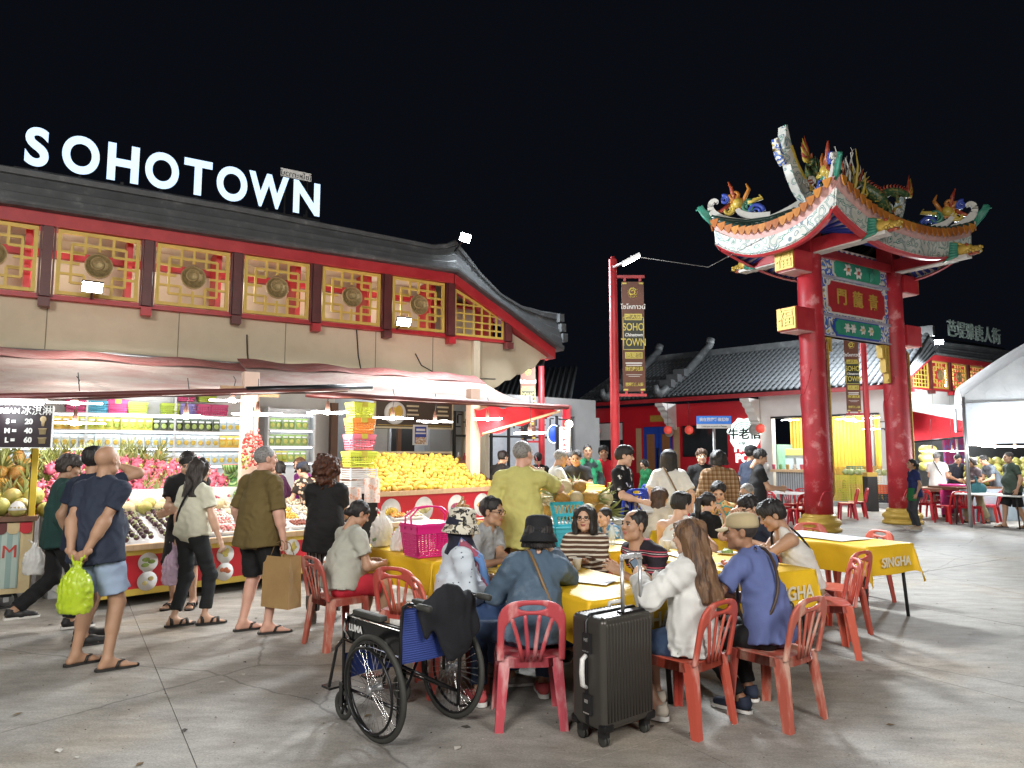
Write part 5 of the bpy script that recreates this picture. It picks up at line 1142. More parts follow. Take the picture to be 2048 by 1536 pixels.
for u, v, Y, w_ in ((150, 806, 9.2, 'high up just right of the price board'), (150, 846, 8.3, 'in front of the pouches, right of the price board'), (372, 833, 8.9, 'above the shop woman with glasses'), (465, 801, 10.2, 'near the upper pink and lime baskets'), (515, 828, 9.0, 'in front of the stall post with lychees'), (655, 825, 9.7, 'left of the basket stack'), (785, 836, 10.4, 'in front of the bowl picture'), (870, 843, 11.2, 'at the right of the dessert menu'), (975, 838, 12.0, 'just right of the far stall post'), (1060, 866, 11.3, 'outermost, below the bamboo pole')):
 fan_lamp(D(u, v, Y), 30, 'white fan shaped led lamp ' + w_)
# ---- wall shelves with pouches
SHELF = mk('shelf_white', (.66, .67, .68), .5, var=.05)
def pouch(c1, c2, nm):
 m = MB(); m.grid(lambda a, b: ((a - .5) * .118, -.018 * math.sin(math.pi * a) * math.sin(math.pi * min(1, b * 1.1)), b * .205), 4, 5, 0); m.grid(lambda a, b: ((.5 - a) * .118, .018 * math.sin(math.pi * a) * math.sin(math.pi * min(1, b * 1.1)) + .002, b * .205), 4, 5, 0)
 m.ball((0, -.022, .075), (.04, .006, .045), 10, 6, 1); m.box((0, -.017, .155), (.085, .006, .03), 2)
 return m.mesh(nm, [mk(nm, c1, .35, var=.15, vs=30, rnd=.12), mk(nm + '_print', c2, .4, var=.2, vs=30), PAPER])
PCH = [pouch((.46, .44, .05), (.30, .38, .04), 'pouch_lime'), pouch((.045, .06, .03), (.35, .45, .12), 'pouch_dark'), pouch((.55, .62, .64), (.55, .38, .05), 'pouch_clear'), pouch((.60, .36, .03), (.55, .45, .1), 'pouch_gold'), pouch((.24, .36, .1), (.5, .5, .12), 'pouch_green'), pouch((.5, .62, .7), (.6, .45, .06), 'pouch_sky')]
def shelf_unit(label, s0, s1, p, zs, fills, hgt):
 t = thing('wall_shelf', label, 'shelf', FW(s0, p, 0), SA); L = s1 - s0
 part('back_panel', SHELF, t, ((L / 2, .18, hgt / 2), (L, .02, hgt)))
 for i, z in enumerate(zs):
  part('shelf_board', SHELF, t, ((L / 2, 0, z), (L, .34, .025)))
  MB().box((L / 2, -.12, z - .024), (L - .1, .025, .02)).build('led_strip', glow('led_strip', (.88, .95, 1), 7), t)
 for x in np.linspace(.0, L, max(2, int(L / 1.1) + 1)): part('upright', SHELF, t, ((x, .02, hgt / 2), (.03, .3, hgt)))
 lamp('strip_light', (L / 2, -.4, zs[0] + .1), 7 * L, (.88, .95, 1), .35, t)
 for z, fs in zip(zs, fills):
  n_ = int((L - .1) / .118) if fs else 0
  for k in range(n_):
   ki = fs[min(len(fs) - 1, int(k / n_ * len(fs)))]
   if ki is None: continue
   lb = {0: 'lime green dried fruit pouch', 1: 'black and green dried fruit pouch', 2: 'clear window fruit pouch', 3: 'golden dried fruit pouch', 4: 'green printed snack pouch', 5: 'pale blue fruit pouch'}[ki]
   o = obj('fruit_pouch', PCH[ki], None, FW(s0 + .08 + k * .118, p - .0 + random.uniform(.02, .1), z + .0135), (R(-6), 0, SA + random.uniform(-.15, .15))); tag(o, lb + ' standing on the ' + ('long' if L > 2 else 'narrow') + ' wall shelf', 'pouch', lb + 'es on the ' + ('long' if L > 2 else 'narrow') + ' shelf')
 return t
shelf_unit('long white wall shelf with lit boards behind the fruit counter', -.6, 3.3, .75, (2.30, 2.03, 1.75, 1.45), ([], (3, 3, 0, 0, 1, 1, 5), (3, 2, 2, 2, 5, 2, 3), (5, 2, 5, 2, 5)), 2.75)
shelf_unit('narrow white wall shelf of green pouches right of the stall post', 3.55, 4.4, .75, (2.38, 2.09, 1.79, 1.49), ([], (4, 4), (4, 4), (0, 4)), 2.5)
# ---- lidded baskets
def basket(label, loc, rz, col, w=.34, d=.26, h=.2, lid=True, group=None, grid=True):
 key = 'plastic_%d_%d_%d' % tuple(int(c * 99) for c in col); pm = mk(key, col, .35, var=.06, spec=.5); t = thing('plastic_basket', label, 'basket', loc, rz, group)
 m = MB(); k = .86
 def wall(ax, sg):
  nb = 7 if ax == 0 else 5; W_ = w if ax == 0 else d; D_ = d if ax == 0 else w
  def P(f, z): kk = k + (1 - k) * z / h; x = (f - .5) * W_ * kk; y = sg * D_ / 2 * kk; return (x, y, z) if ax == 0 else (y, x, z)
  for i in range(nb + 1): m.bar(P(i / nb, .01), P(i / nb, h - .01), .012, .012)
  for z in (.015, .05, .085, .12, .155, h - .02):
   if z < h: m.bar(P(0, z), P(1, z), .014 if z < h - .03 else .02, .016 if z < h - .03 else .03)
 for ax in (0, 1):
  for sg in (-1, 1): wall(ax, sg)
 m.box((0, 0, .006), (w * k, d * k, .01)); m.build('basket_body', pm, t)
 if lid: MB().box((0, 0, h + .008), (w + .02, d + .02, .03)).box((0, 0, h + .028), (w * .7, d * .6, .014)).build('lid', pm, t, bevel=.006); MB().box((0, -d / 2 - .012, h - .005), (.09, .012, .07)).build('latch', mk('latch_yellow', (.5, .42, .06), .4), t)
 hp = [(-w / 2 * 1.0, 0, h - .03), (-w / 2 * 1.04, -d * .32, h * .45), (-w * .3, -d * .55, h * .28), (0, -d * .57, h * .24), (w * .3, -d * .55, h * .28), (w / 2 * 1.04, -d * .32, h * .45), (w / 2, 0, h - .03)]
 MB().tube(hp, .009, 6).build('handle', pm, t)
 return t
PK, LM, OR, SK, VI, YG = (.62, .05, .20), (.42, .55, .05), (.72, .26, .05), (.06, .35, .5), (.25, .22, .6), (.62, .68, .08)
for u, c, nm, dz in ((152, PK, 'pink', 0), (196, SK, 'sky blue', 0), (235, PK, 'pink', 0), (275, LM, 'lime', 0), (340, LM, 'lime', 0), (377, VI, 'violet', 0), (405, PK, 'pink', 0), (436, PK, 'pink', 0), (370, PK, 'pink', .24), (412, LM, 'lime', .24)):
 s_, z_ = 0, 0; r_ = ray(u, 815); t_ = (FW(0, .75) - Vector((0, 0, CAMH))).dot(ldir) / r_.dot(ldir); q = Vector((0, 0, CAMH)) + r_ * t_
 w_ = {152: 'at its left end', 196: 'beside the leftmost pink one', 235: 'above the bald man', 275: 'left of the wide gap', 340: 'right of the wide gap', 377: 'below a pink one', 405: 'under the upper lime one', 436: 'at its right end', 370: 'stacked on the violet one', 412: 'stacked on a pink one'}[u]
 basket('%s plastic basket on top of the long shelf, %s' % (nm, w_), Vector((q.x, q.y, 2.315 + dz)), SA, c, .29, .24, .2, u in (235, 152), 'baskets on top of the long shelf')
bx0 = Vector((D(719, 880, 10.1).x, 10.1, 0))
tb = thing('crate_stack', 'white slatted crates on a dark stand under the stacked baskets', 'crate', bx0, R(40)); part('stand', DARKM, tb, ((0, 0, .55), (.42, .34, 1.1)))
for z in (1.12, 1.29):
 m = MB()
 for k in range(5): m.box((0, -.15, z + .02 + .03 * k), (.4, .01, .016)).box((-.2, 0, z + .02 + .03 * k), (.01, .3, .016)).box((.2, 0, z + .02 + .03 * k), (.01, .3, .016)).box((0, .15, z + .02 + .03 * k), (.4, .01, .016))
 for x in (-1, 1):
  for y in (-1, 1): m.box((x * .2, y * .15, z + .08), (.02, .02, .16))
 m.build('crate', SHELF, tb)
for i, (c, nm, z, w_) in enumerate(((YG, 'bottom yellow green', 1.46, .4), (PK, 'pink', 1.70, .36), (OR, 'orange', 1.93, .35), (YG, 'topmost yellow green', 2.15, .33))):
 basket('%s lidded basket in the stack beside the mangoes' % nm, (bx0.x, bx0.y, z), R(38 + 4 * (i % 2)), c if i != 1 else (.72, .18, .25), w_, w_ * .75, .2, True, 'stacked lidded baskets beside the mangoes')
# ---- the long counter
CA = G(150, 1228); cdir = Vector((.695, .719, 0)); cin = Vector((-.719, .695, 0)); CRZ = math.atan2(.719, .695); CL = 4.75
def CW(x, y, z=0.0): return CA + cdir * x + cin * y + Vector((0, 0, z))
ct = thing('fruit_counter', 'long red and yellow fruit counter with round fruit pictures', 'counter', CA, CRZ)
BANR = mk('banner_red', (.50, .018, .03), .35, var=.08, vs=2, gloss_var=.1); BANY = mk('banner_yellow', (.58, .42, .07), .4, var=.08)
part('carcass', WHITE, ct, ((CL / 2, .55, .35), (CL, 1.06, .46))); part('banner', BANR, ct, ((CL / 2, .0, .36), (CL, .02, .36))); part('banner_border', BANY, ct, ((CL / 2, -.002, .145), (CL, .022, .07)), ((CL / 2, -.002, .57), (CL, .022, .06)))
part('front_rail', WOOD, ct, ((CL / 2, -.03, .63), (CL + .06, .08, .06)))
m = MB(); m.add([(0, 0, .64), (CL, 0, .64), (CL, 1.05, .98), (0, 1.05, .98)], [(0, 1, 2, 3)]); m.add([(0, 1.05, .2), (0, 1.05, .98), (0, 0, .64), (0, 0, .2)], [(0, 1, 2, 3)]); m.add([(CL, 1.05, .2), (CL, 1.05, .98), (CL, 0, .64), (CL, 0, .2)], [(3, 2, 1, 0)]); m.build('sloped_tray', SHELF, ct)
part('rear_riser', SHELF, ct, ((1.4, 1.35, .6), (2.8, .58, 1.2)))
for x in (.15, 1.2, 2.4, 3.6, CL - .15): MB().lathe([(.0, 0), (.045, .005), (.05, .04), (.03, .06)], 10, (x, .1, .0)).build('castor', DARKM, ct); part('castor_leg', STEEL, ct, ((x, .1, .09), (.04, .04, .08)))
FRU = [(.55, .35, .05), (.45, .12, .05), (.5, .42, .1), (.35, .05, .12), (.25, .35, .08), (.6, .5, .2)]
rr = random.Random(5)
for i in range(11):
 x = .25 + i * .435; z = .46 if i % 2 == 0 else .27
 for z in ((.46,) if False else (.455, .25)):
  d = MB().lathe([(.105, 0), (.105, .004), (0, .004)], 24, T=Matrix.Translation((x, -.012, z)) @ Matrix.Rotation(R(90), 4, 'X')).build('picture_disc', PAPER, ct)
  mm = MB(); col = rr.choice(FRU); fm = mk('print_%d%d%d' % tuple(int(c * 20) for c in col), col, .5, var=.3, vs=30)
  for q in range(rr.choice((2, 3, 4))): mm.ball((x + rr.uniform(-.04, .04), -.0175, z + rr.uniform(-.03, .03)), (rr.uniform(.025, .045), .0025, rr.uniform(.02, .035)), 10, 6)
  if rr.random() < .5: mm.ball((x + .02, -.0175, z + .05), (.02, .002, .025), 8, 5)
  mm.build('fruit_print', fm, d)
 part('caption_line', PAPER, ct, ((x, -.012, .355), (.1, .003, .014)), ((x, -.012, .335), (.06, .003, .01)))
# ---- fruit kinds
def fruit(me, loc, rot, label, cat, group, sc=1.0): return tag(obj(me.name.split('.')[0], me, None, loc, rot, sc), label, cat, group)
MANG = mk('mango_skin', (.58, .37, .06), .55, var=.16, vs=14, rnd=.20, sss=.05, col2=(.60, .42, .06)); mango_m = MB()
mango_m.grid(lambda a, b: (math.sin(math.pi * b) * math.cos(2 * math.pi * a) * .046, math.sin(math.pi * b) * math.sin(2 * math.pi * a) * .041, (-.066 * math.cos(math.pi * b)) + .008 * math.cos(2 * math.pi * a) * math.sin(math.pi * b)), 10, 7); mango_m = mango_m.mesh('mango', MANG)
DFM = [mk('dragonfruit_skin', (.44, .085, .14), .5, var=.3, vs=20, rnd=.12), mk('dragonfruit_tip', (.42, .42, .12), .5, var=.2)]
df = MB().ball((0, 0, 0), (.062, .062, .08), 9, 7, 0)
for i in range(12): a = i * 2.4; z = -.055 + .0115 * i; r_ = math.sqrt(max(.1, 1 - (z / .085) ** 2)) * .058; df.tube([(r_ * math.cos(a), r_ * math.sin(a), z), (r_ * 1.18 * math.cos(a), r_ * 1.18 * math.sin(a), z + .022), (r_ * 1.28 * math.cos(a), r_ * 1.28 * math.sin(a), z + .042)], [.02, .013, .004], 4, i % 3 == 0)
df = df.mesh('dragon_fruit', DFM)
PNM = [mk('pineapple_skin', (.42, .21, .035), .6, var=.4, vs=60, bump=.9, bs=60, rnd=.2, col2=(.20, .15, .03), mix=(.5, .6)), mk('pineapple_leaf', (.22, .25, .08), .5, var=.4, vs=9, rnd=.2)]
pn = MB().lathe([(.03, -.1), (.06, -.08), (.074, -.03), (.074, .03), (.06, .08), (.03, .1)], 11)
for i in range(16): a = i * 2.4; r_ = .02 + .004 * (i % 5); hh = .2 - .006 * i; o_ = .05 + .006 * i; pn.add([(r_ * math.cos(a) - .012 * math.sin(a), r_ * math.sin(a) + .012 * math.cos(a), .09), (r_ * math.cos(a) + .012 * math.sin(a), r_ * math.sin(a) - .012 * math.cos(a), .09), ((r_ + o_ * .5) * math.cos(a) + .011 * math.sin(a), (r_ + o_ * .5) * math.sin(a) - .011 * math.cos(a), .09 + hh * .55), ((r_ + o_ * 1.2) * math.cos(a), (r_ + o_ * 1.2) * math.sin(a), .09 + hh)], [(0, 1, 2, 3)], 1)
pn = pn.mesh('pineapple', PNM)
MELM = mk('green_melon_skin', (.30, .30, .07), .5, var=.2, vs=7, rnd=.15, col2=(.42, .34, .10), bump=.15, bs=50); mel = MB().ball((0, 0, 0), (.095, .095, .088), 16, 11).mesh('melon', MELM)
CANM = mk('cantaloupe_skin', (.52, .42, .24), .65, var=.15, vs=20, rnd=.1, bump=.5, bs=70, col2=(.40, .36, .2)); can = MB().ball((0, 0, 0), (.082, .082, .078), 14, 10).mesh('cantaloupe', CANM)
def wmel(nt, L, c, b):
 w_ = nd(nt, 'ShaderNodeTexWave', Scale=9.0, Distortion=4.0, Detail=2.0); w_.bands_direction = 'X'; L(c, w_.inputs['Vector']); return ramp(nt, L, w_.outputs['Fac'], ((.35, (.03, .10, .03)), (.6, (.20, .32, .10))))
WATM = nodes_mat('watermelon_skin', wmel, .35); wat = MB().ball((0, 0, 0), (.115, .115, .125), 16, 11).mesh('watermelon', WATM)
MSM = [mk('mangosteen_skin', (.055, .018, .028), .45, var=.3, vs=20, rnd=.25), mk('mangosteen_cap', (.22, .24, .10), .6)]; ms = MB().ball((0, 0, 0), (.029, .029, .027), 8, 6, 0)
for k in range(4): ms.ball((.014 * math.cos(k * 1.57), .014 * math.sin(k * 1.57), .025), (.012, .012, .005), 6, 4, 1)
ms = ms.mesh('mangosteen', MSM)
rr = random.Random(12)
ROWS = ['front row'] + [q + ' row from the front' for q in 'second third fourth fifth sixth seventh eighth ninth tenth eleventh twelfth thirteenth'.split()]
def rrot(): return (rr.uniform(0, 6.3), rr.uniform(0, 6.3), rr.uniform(0, 6.3))
M0 = Vector((-2.04, 10.4, 0)); mdx = Vector((.66, .75, 0)).normalized(); mdy = Vector((-mdx.y, mdx.x, 0)); MRZm = math.atan2(mdx.y, mdx.x)
mt = thing('mango_stand', 'red fronted display stand under the heap of yellow mangoes', 'display stand', M0, MRZm)
part('banner', BANR, mt, ((1.4, 0, .78), (2.9, .03, .5))); part('base', DWOOD, mt, ((1.4, .5, .52), (2.86, .9, 1.04))); part('rim', WOOD, mt, ((1.4, -.03, 1.06), (2.96, .06, .07)))
m = MB(); m.add([(0, 0, 1.04), (2.8, 0, 1.04), (2.8, .85, 1.54), (0, .85, 1.54)], [(0, 1, 2, 3)]); m.add([(0, .85, 0), (0, .85, 1.54), (0, 0, 1.04), (0, 0, 0)], [(0, 1, 2, 3)]); m.build('sloped_board', DWOOD, mt)
for i, (x, col) in enumerate(((.35, (.6, .42, .06)), (1.0, (.5, .45, .2)), (1.7, (.3, .05, .1)), (2.3, (.5, .3, .1)))):
 d = MB().lathe([(.19, 0), (.19, .004), (0, .004)], 28, T=Matrix.Translation((x, -.017, .80)) @ Matrix.Rotation(R(90), 4, 'X')).build('picture_disc', PAPER, mt); mm = MB()
 for q in range(7): a = -1.2 + q * .4; mm.tube([(x + .03 * math.sin(a), -.024, .74), (x + .13 * math.sin(a), -.028, .78 + .08 * math.cos(a))], [.02, .025], 6, flat=(1, .15, 1))
 mm.build('fruit_print', mk('print_m%d' % i, col, .5, var=.3, vs=20), d); part('caption_line', PAPER, mt, ((x, -.018, .575), (.26, .003, .025)))
nm_ = 0
for k in range(11):
 f = k / 10; x0 = .05 + .42 * f; x1 = 2.78 - .3 * f
 n_ = int((x1 - x0) / .104)
 for i in range(n_):
  x = x0 + (i + .5 * (k % 2)) * .104 + rr.uniform(-.014, .014); y = .05 + .80 * f + rr.uniform(-.01, .01); z = 1.105 + .50 * f + .02 * math.sin(2 * x) + rr.uniform(0, .012)
  p = M0 + mdx * x + mdy * y; fruit(mango_m, (p.x, p.y, z), rrot(), 'ripe yellow mango in the %s of the big heap' % ROWS[k], 'mango', 'yellow mangoes heaped on the stand', rr.uniform(.82, 1.15)); nm_ += 1
for k in range(6):
 for i in range(15):
  x = -.1 + .155 * i + .07 * (k % 2); y = 1.12 + .1 * k; z = 1.06 + .095 * k + .05 * math.sin(i * .5); z = min(z, 1.62)
  if abs(i - 7) > 8.5 - .6 * k: continue
  p = CW(x, y); fruit(df, (p.x, p.y, z), (rr.uniform(-1.2, -.2), rr.uniform(-.5, .5), CRZ + rr.uniform(-1, 1)), 'pink dragon fruit in the %s of the heap' % ROWS[k], 'dragon fruit', 'pink dragon fruits heaped behind the counter', rr.uniform(.92, 1.1))
for i in range(11):
 for j in range(2):
  p = CW(-.1 + .185 * i + .09 * j, .98 - .14 * j); fruit(can if (i + j) % 3 else mel, (p.x, p.y, 1.02 + .0 * j - .03 * j), rrot(), ('netted pale cantaloupe' if (i + j) % 3 else 'smooth yellow green melon') + ' below the dragon fruit heap', 'melon', ('cantaloupes' if (i + j) % 3 else 'smooth melons') + ' below the dragon fruit heap', rr.uniform(.85, 1.0))
for i in range(3):
 for j in range(3):
  p = CW(2.2 + .24 * i, 1.0 + .18 * j); fruit(wat, (p.x, p.y, 1.08 + .14 * j), rrot(), 'striped green watermelon piled beside the dragon fruit', 'watermelon', 'striped watermelons beside the dragon fruit', rr.uniform(.85, 1))
hw = thing('cut_watermelon', 'halved watermelon with red flesh on top of the watermelon pile', 'watermelon', CW(2.15, 1.25, 1.5), 0); MB().lathe([(0, -.125), (.07, -.1), (.11, -.05), (.12, 0)], 16).build('rind', WATM, hw); MB().lathe([(.118, 0), (.108, .004), (0, .006)], 16).build('flesh', mk('melon_flesh', (.62, .05, .06), .3, var=.1), hw)
TRW = mk('foam_tray', (.74, .74, .73), .5, var=.03); WRAP = mk('cling_wrap', (.9, .9, .9), .08, var=0, trans=.0, alpha=.22)
def tray(name, lab, grp, x, y, item, nx_, ny_, sp, z=0, w_=.26, d_=.2, rot=True):
 zc = .64 + .34 * y / 1.05 + .012; t = thing('fruit_tray', lab, 'fruit tray', CW(x, y, zc), CRZ, grp)
 m = MB().box((0, 0, .008), (w_, d_, .016))
 for sx_, sy_, a, b_ in ((1, 0, .012, d_), (-1, 0, .012, d_), (0, 1, w_, .012), (0, -1, w_, .012)): m.box((sx_ * (w_ / 2 - .006), sy_ * (d_ / 2 - .006), .02), (a, b_, .03))
 o = m.build('foam_base', TRW, t); o.rotation_euler = (math.atan(.34 / 1.05), 0, 0)
 m2 = MB()
 for i in range(nx_):
  for j in range(ny_): m2.join(item[0], Matrix.Translation(((i - (nx_ - 1) / 2) * sp, (j - (ny_ - 1) / 2) * sp, .045 + rr.uniform(0, .012))) @ Euler(rrot()).to_matrix().to_4x4() @ Matrix.Scale(rr.uniform(.85, 1.1), 4))
 me = m2.mesh(name, item[1]); me.polygons.foreach_set('use_smooth', [True] * len(me.polygons)); o = obj(name, me, t); o.rotation_euler = (math.atan(.34 / 1.05), 0, 0); return t
seg = MB().ball((0, 0, 0), (.022, .036, .02), 7, 5).mesh('seg', WRAP); sm_ = MB().ball((0, 0, 0), .018, 7, 5).mesh('sm', WRAP); slc = MB().ball((0, 0, 0), (.012, .04, .03), 7, 5).mesh('slc', WRAP)
JACK = mk('jackfruit_flesh', (.68, .45, .08), .4, var=.2, vs=25, rnd=.1); DURI = mk('durian_flesh', (.66, .55, .28), .4, var=.15, vs=20, rnd=.08); PINKF = mk('rose_apple', (.55, .12, .14), .35, var=.3, vs=15, col2=(.6, .5, .4)); ORNG = mk('papaya_flesh', (.66, .28, .07), .4, var=.2, vs=20, rnd=.1); GRAPE = mk('strawberry_dark', (.20, .05, .03), .4, var=.4, vs=30); PALE = mk('pomelo_flesh', (.66, .56, .42), .4, var=.2, vs=22, rnd=.08)
kinds = {'dur': ('foam tray of pale durian pieces', (seg, DURI), 3, 2, .07), 'jac': ('foam tray of golden jackfruit pieces', (seg, JACK), 4, 3, .055), 'pin': ('foam tray of pink rose apples', (seg, PINKF), 4, 3, .055), 'str': ('foam tray of small dark red fruit', (sm_, GRAPE), 6, 4, .036), 'ora': ('foam tray of orange fruit slices', (slc, ORNG), 6, 2, .038), 'pal': ('foam tray of pale peeled fruit', (seg, PALE), 4, 3, .055)}
lay = [(1.35, 'pin'), (1.65, 'pin'), (1.95, 'pal'), (2.28, 'jac'), (2.6, 'jac'), (2.92, 'pal'), (3.24, 'dur'), (3.56, 'ora'), (3.88, 'dur'), (4.2, 'ora'), (4.52, 'pal')]
for x, kd in lay:
 for j, y in enumerate((.16, .39, .62, .85)):
  k2 = 'str' if kd == 'jac' and j == 0 else kd
  q = kinds[k2]; row = ('front row', 'second row', 'third row', 'rear row')[j]
  tray('fruit_pieces', '%s in the %s of the counter' % (q[0], row), '%ss in the %s' % (q[0], row), x + rr.uniform(-.015, .015), y, q[1], q[2], q[3], q[4])
for i in range(14):
 for j in range(13):
  x = .06 + .085 * i + rr.uniform(-.015, .015); y = .07 + .072 * j
  if i in (4, 9): continue
  z = .64 + .34 * y / 1.05 + .04 + .03 * (.5 + .5 * math.cos((i % 5 - 2) * 1.2)); p = CW(x, y); fruit(ms, (p.x, p.y, z), (rr.uniform(-.8, .8), rr.uniform(-.8, .8), rr.uniform(0, 6)), 'dark purple mangosteen in the %s at the left of the counter' % ROWS[j], 'mangosteen', 'mangosteens in rows on the counter', rr.uniform(.95, 1.3))
# ---- pineapples, melons and the ice cream cart
KR = Vector((-5.22, 7.85, 0))
def KW(x, y, z=0): return KR + sdir * x + ldir * y + Vector((0, 0, z))
kt = thing('ice_cream_cart', 'striped mint ice cream cart with red and cream scallops', 'cart', KR, SA)
MINT = nodes_mat('mint_stripes', lambda nt, L, c, b: ramp(nt, L, (lambda w_: (L(c, w_.inputs['Vector']), w_.outputs['Fac'])[1])(nd(nt, 'ShaderNodeTexWave', Scale=3.2, wave_profile='SIN')), ((.5, (.25, .36, .34)), (.52, (.40, .49, .44))), 'CONSTANT'), .5)
CRM = mk('cream_frame', (.58, .47, .26), .5, var=.12, vs=4, col2=(.48, .36, .2))
part('body', CRM, kt, ((-.8, .32, .54), (1.6, .64, .76))); part('striped_panel', MINT, kt, ((-.84, -.006, .52), (1.46, .012, .6))); part('top', DWOOD, kt, ((-.8, .3, .95), (1.68, .74, .05))); part('wheel_frame', DARKM, kt, ((-.8, .3, .14), (1.3, .5, .04)))
for i in range(14): MB().prism([(-.055, 0), (.055, 0), (.055, .1), (-.055, .1)] if False else [(-.055, .12), (-.055, .03), (-.03, .005), (0, 0), (.03, .005), (.055, .03), (.055, .12)], .012, 0, Matrix.Translation((-.06 - .112 * i, -.014, .79)) @ FT).build('scallop', [(mk('scal_red', (.5, .02, .03), .5)), CRM, MAROON][(i + 0) % 3 if i % 3 != 2 else 1] if False else (CRM if i % 3 == 1 else (mk('scal_red', (.5, .02, .03), .5) if i % 3 == 0 else MAROON)), kt)
letters('lettering', 'ICE CREAM', .19, mk('cart_red', (.48, .04, .03), .5), kt, (-.12, -.018, .60), (R(90), 0, 0), .006, 0.0, 'RIGHT')
for x in (-.2, -1.3):
 wh = MB().tube([(x + .09 * math.cos(a), .08, .09 + .09 * math.sin(a)) for a in np.linspace(0, 6.283, 17)[:-1]], .018, 6, closed=True).build('wheel', BLACK, kt); part('hub', STEEL, wh, ((x, .08, .09), (.05, .04, .05)))
yp = thing('sign_post', 'yellow upright post on the cart corner carrying the price board', 'post', KW(-.02, .05, .975), SA); part('shaft', mk('yellow_post', (.66, .47, .03), .45, var=.1), yp, ((0, 0, .42), (.06, .06, .84))); part('edge_strip', BLACK, yp, ((-.034, -.01, .42), (.008, .05, .82)))
sg_ = thing('price_board', 'dark ice cream price board with white figures and cup pictures', 'sign', D(100, 812, 7.35), R(8))
BRD = mk('board_plum', (.028, .018, .022), .4, var=.1); part('panel', BRD, sg_, ((-.42, 0, -.215), (.9, .02, .43))); part('edge', PAPER, sg_, ((.036, -.001, -.215), (.008, .022, .43)), ((-.42, -.001, -.432), (.9, .022, .008)))
WHT = mk('white_print', (.78, .78, .76), .5, var=.02)
letters('lettering', 'ICE CREAM', .075, WHT, sg_, (-.275, -.013, -.055), (R(90), 0, 0), .004, .003, 'RIGHT'); letters('lettering', '冰淇淋', .1, WHT, sg_, (-.115, -.013, -.055), (R(90), 0, 0), .004, .001)
for i, (a, b_) in enumerate((('S', '20'), ('M', '40'), ('L', '60'))):
 z = -.165 - .095 * i; letters('lettering', a + ' = ', .07, WHT, sg_, (-.345, -.013, z), (R(90), 0, 0), .004, .003); letters('lettering', b_, .075, WHT, sg_, (-.185, -.013, z), (R(90), 0, 0), .004, .003)
 cm = MB().lathe([(.03, 0), (.038, .055), (.042, .055), (.042, .062), (0, .062)], 12, T=Matrix.Translation((-.05, -.012, z - .035)), sc=(1, .15))
 if i == 0: cm = MB().lathe([(.012, 0), (.018, .045), (.03, .06), (.032, .08), (.02, .1), (0, .105)], 12, T=Matrix.Translation((-.05, -.012, z - .045)), sc=(1, .15))
 cm.build('cup_picture', CRM, sg_)
tl = thing('tube_light', 'bright tube light along the top of the ice cream price board', 'lamp', D(40, 806, 7.3), R(8)); MB().tube([(-.5, 0, 0), (.22, 0, 0)], .017, 8).build('tube', LEDC, tl); part('batten', WHITE, tl, ((-.14, .01, .03), (.78, .04, .03))); lamp('light', (-.1, -.1, -.08), 9, (.9, .96, 1), .2, tl)
rk = thing('fruit_rack', 'sloping wooden rack under the pineapples behind the cart', 'rack', KW(-1.7, .75), SA); m = MB(); m.add([(0, 0, .95), (3.2, 0, .95), (3.2, 1.4, 1.5), (0, 1.4, 1.5)], [(0, 1, 2, 3)]); m.build('board', DWOOD, rk); part('leg_frame', DWOOD, rk, ((.1, .1, .47), (.08, .08, .94)), ((3.1, .1, .47), (.08, .08, .94)), ((.1, 1.3, .72), (.08, .08, 1.44)), ((3.1, 1.3, .72), (.08, .08, 1.44)))
for k in range(6):
 for i in range(17):
  p = KW(-1.6 + .18 * i + .09 * (k % 2), .85 + .19 * k); z = 1.06 + .085 * k + rr.uniform(0, .05) + (.07 if k > 2 else 0)
  fruit(pn, (p.x, p.y, z), (rr.uniform(-.9, .3), rr.uniform(-.6, .6), rr.uniform(0, 6)), 'golden pineapple in the %s of the pile behind the cart' % ROWS[k], 'pineapple', 'pineapples piled behind the cart', rr.uniform(.9, 1.1))
for i in range(8):
 for j in range(2):
  p = KW(-.12 - .2 * i + .1 * j, .14 + .2 * j); fruit(mel, (p.x, p.y, 1.07 + .10 * j), rrot(), 'large green melon on top of the ice cream cart', 'melon', 'green melons on the ice cream cart', rr.uniform(1.0, 1.15))
for i in range(4):
 p = KW(-.15 - .24 * i, -.02); t = thing('wrapped_melon', 'melon in white foam sleeve at the front edge of the cart', 'melon', (p.x, p.y, 1.045), 0, 'foam wrapped melons on the cart edge'); obj('fruit_body', mel, t, (0, 0, 0), None, .85); MB().lathe([(.088, .0), (.06, .06), (.02, .095)], 12).build('foam_sleeve', TRW, t)
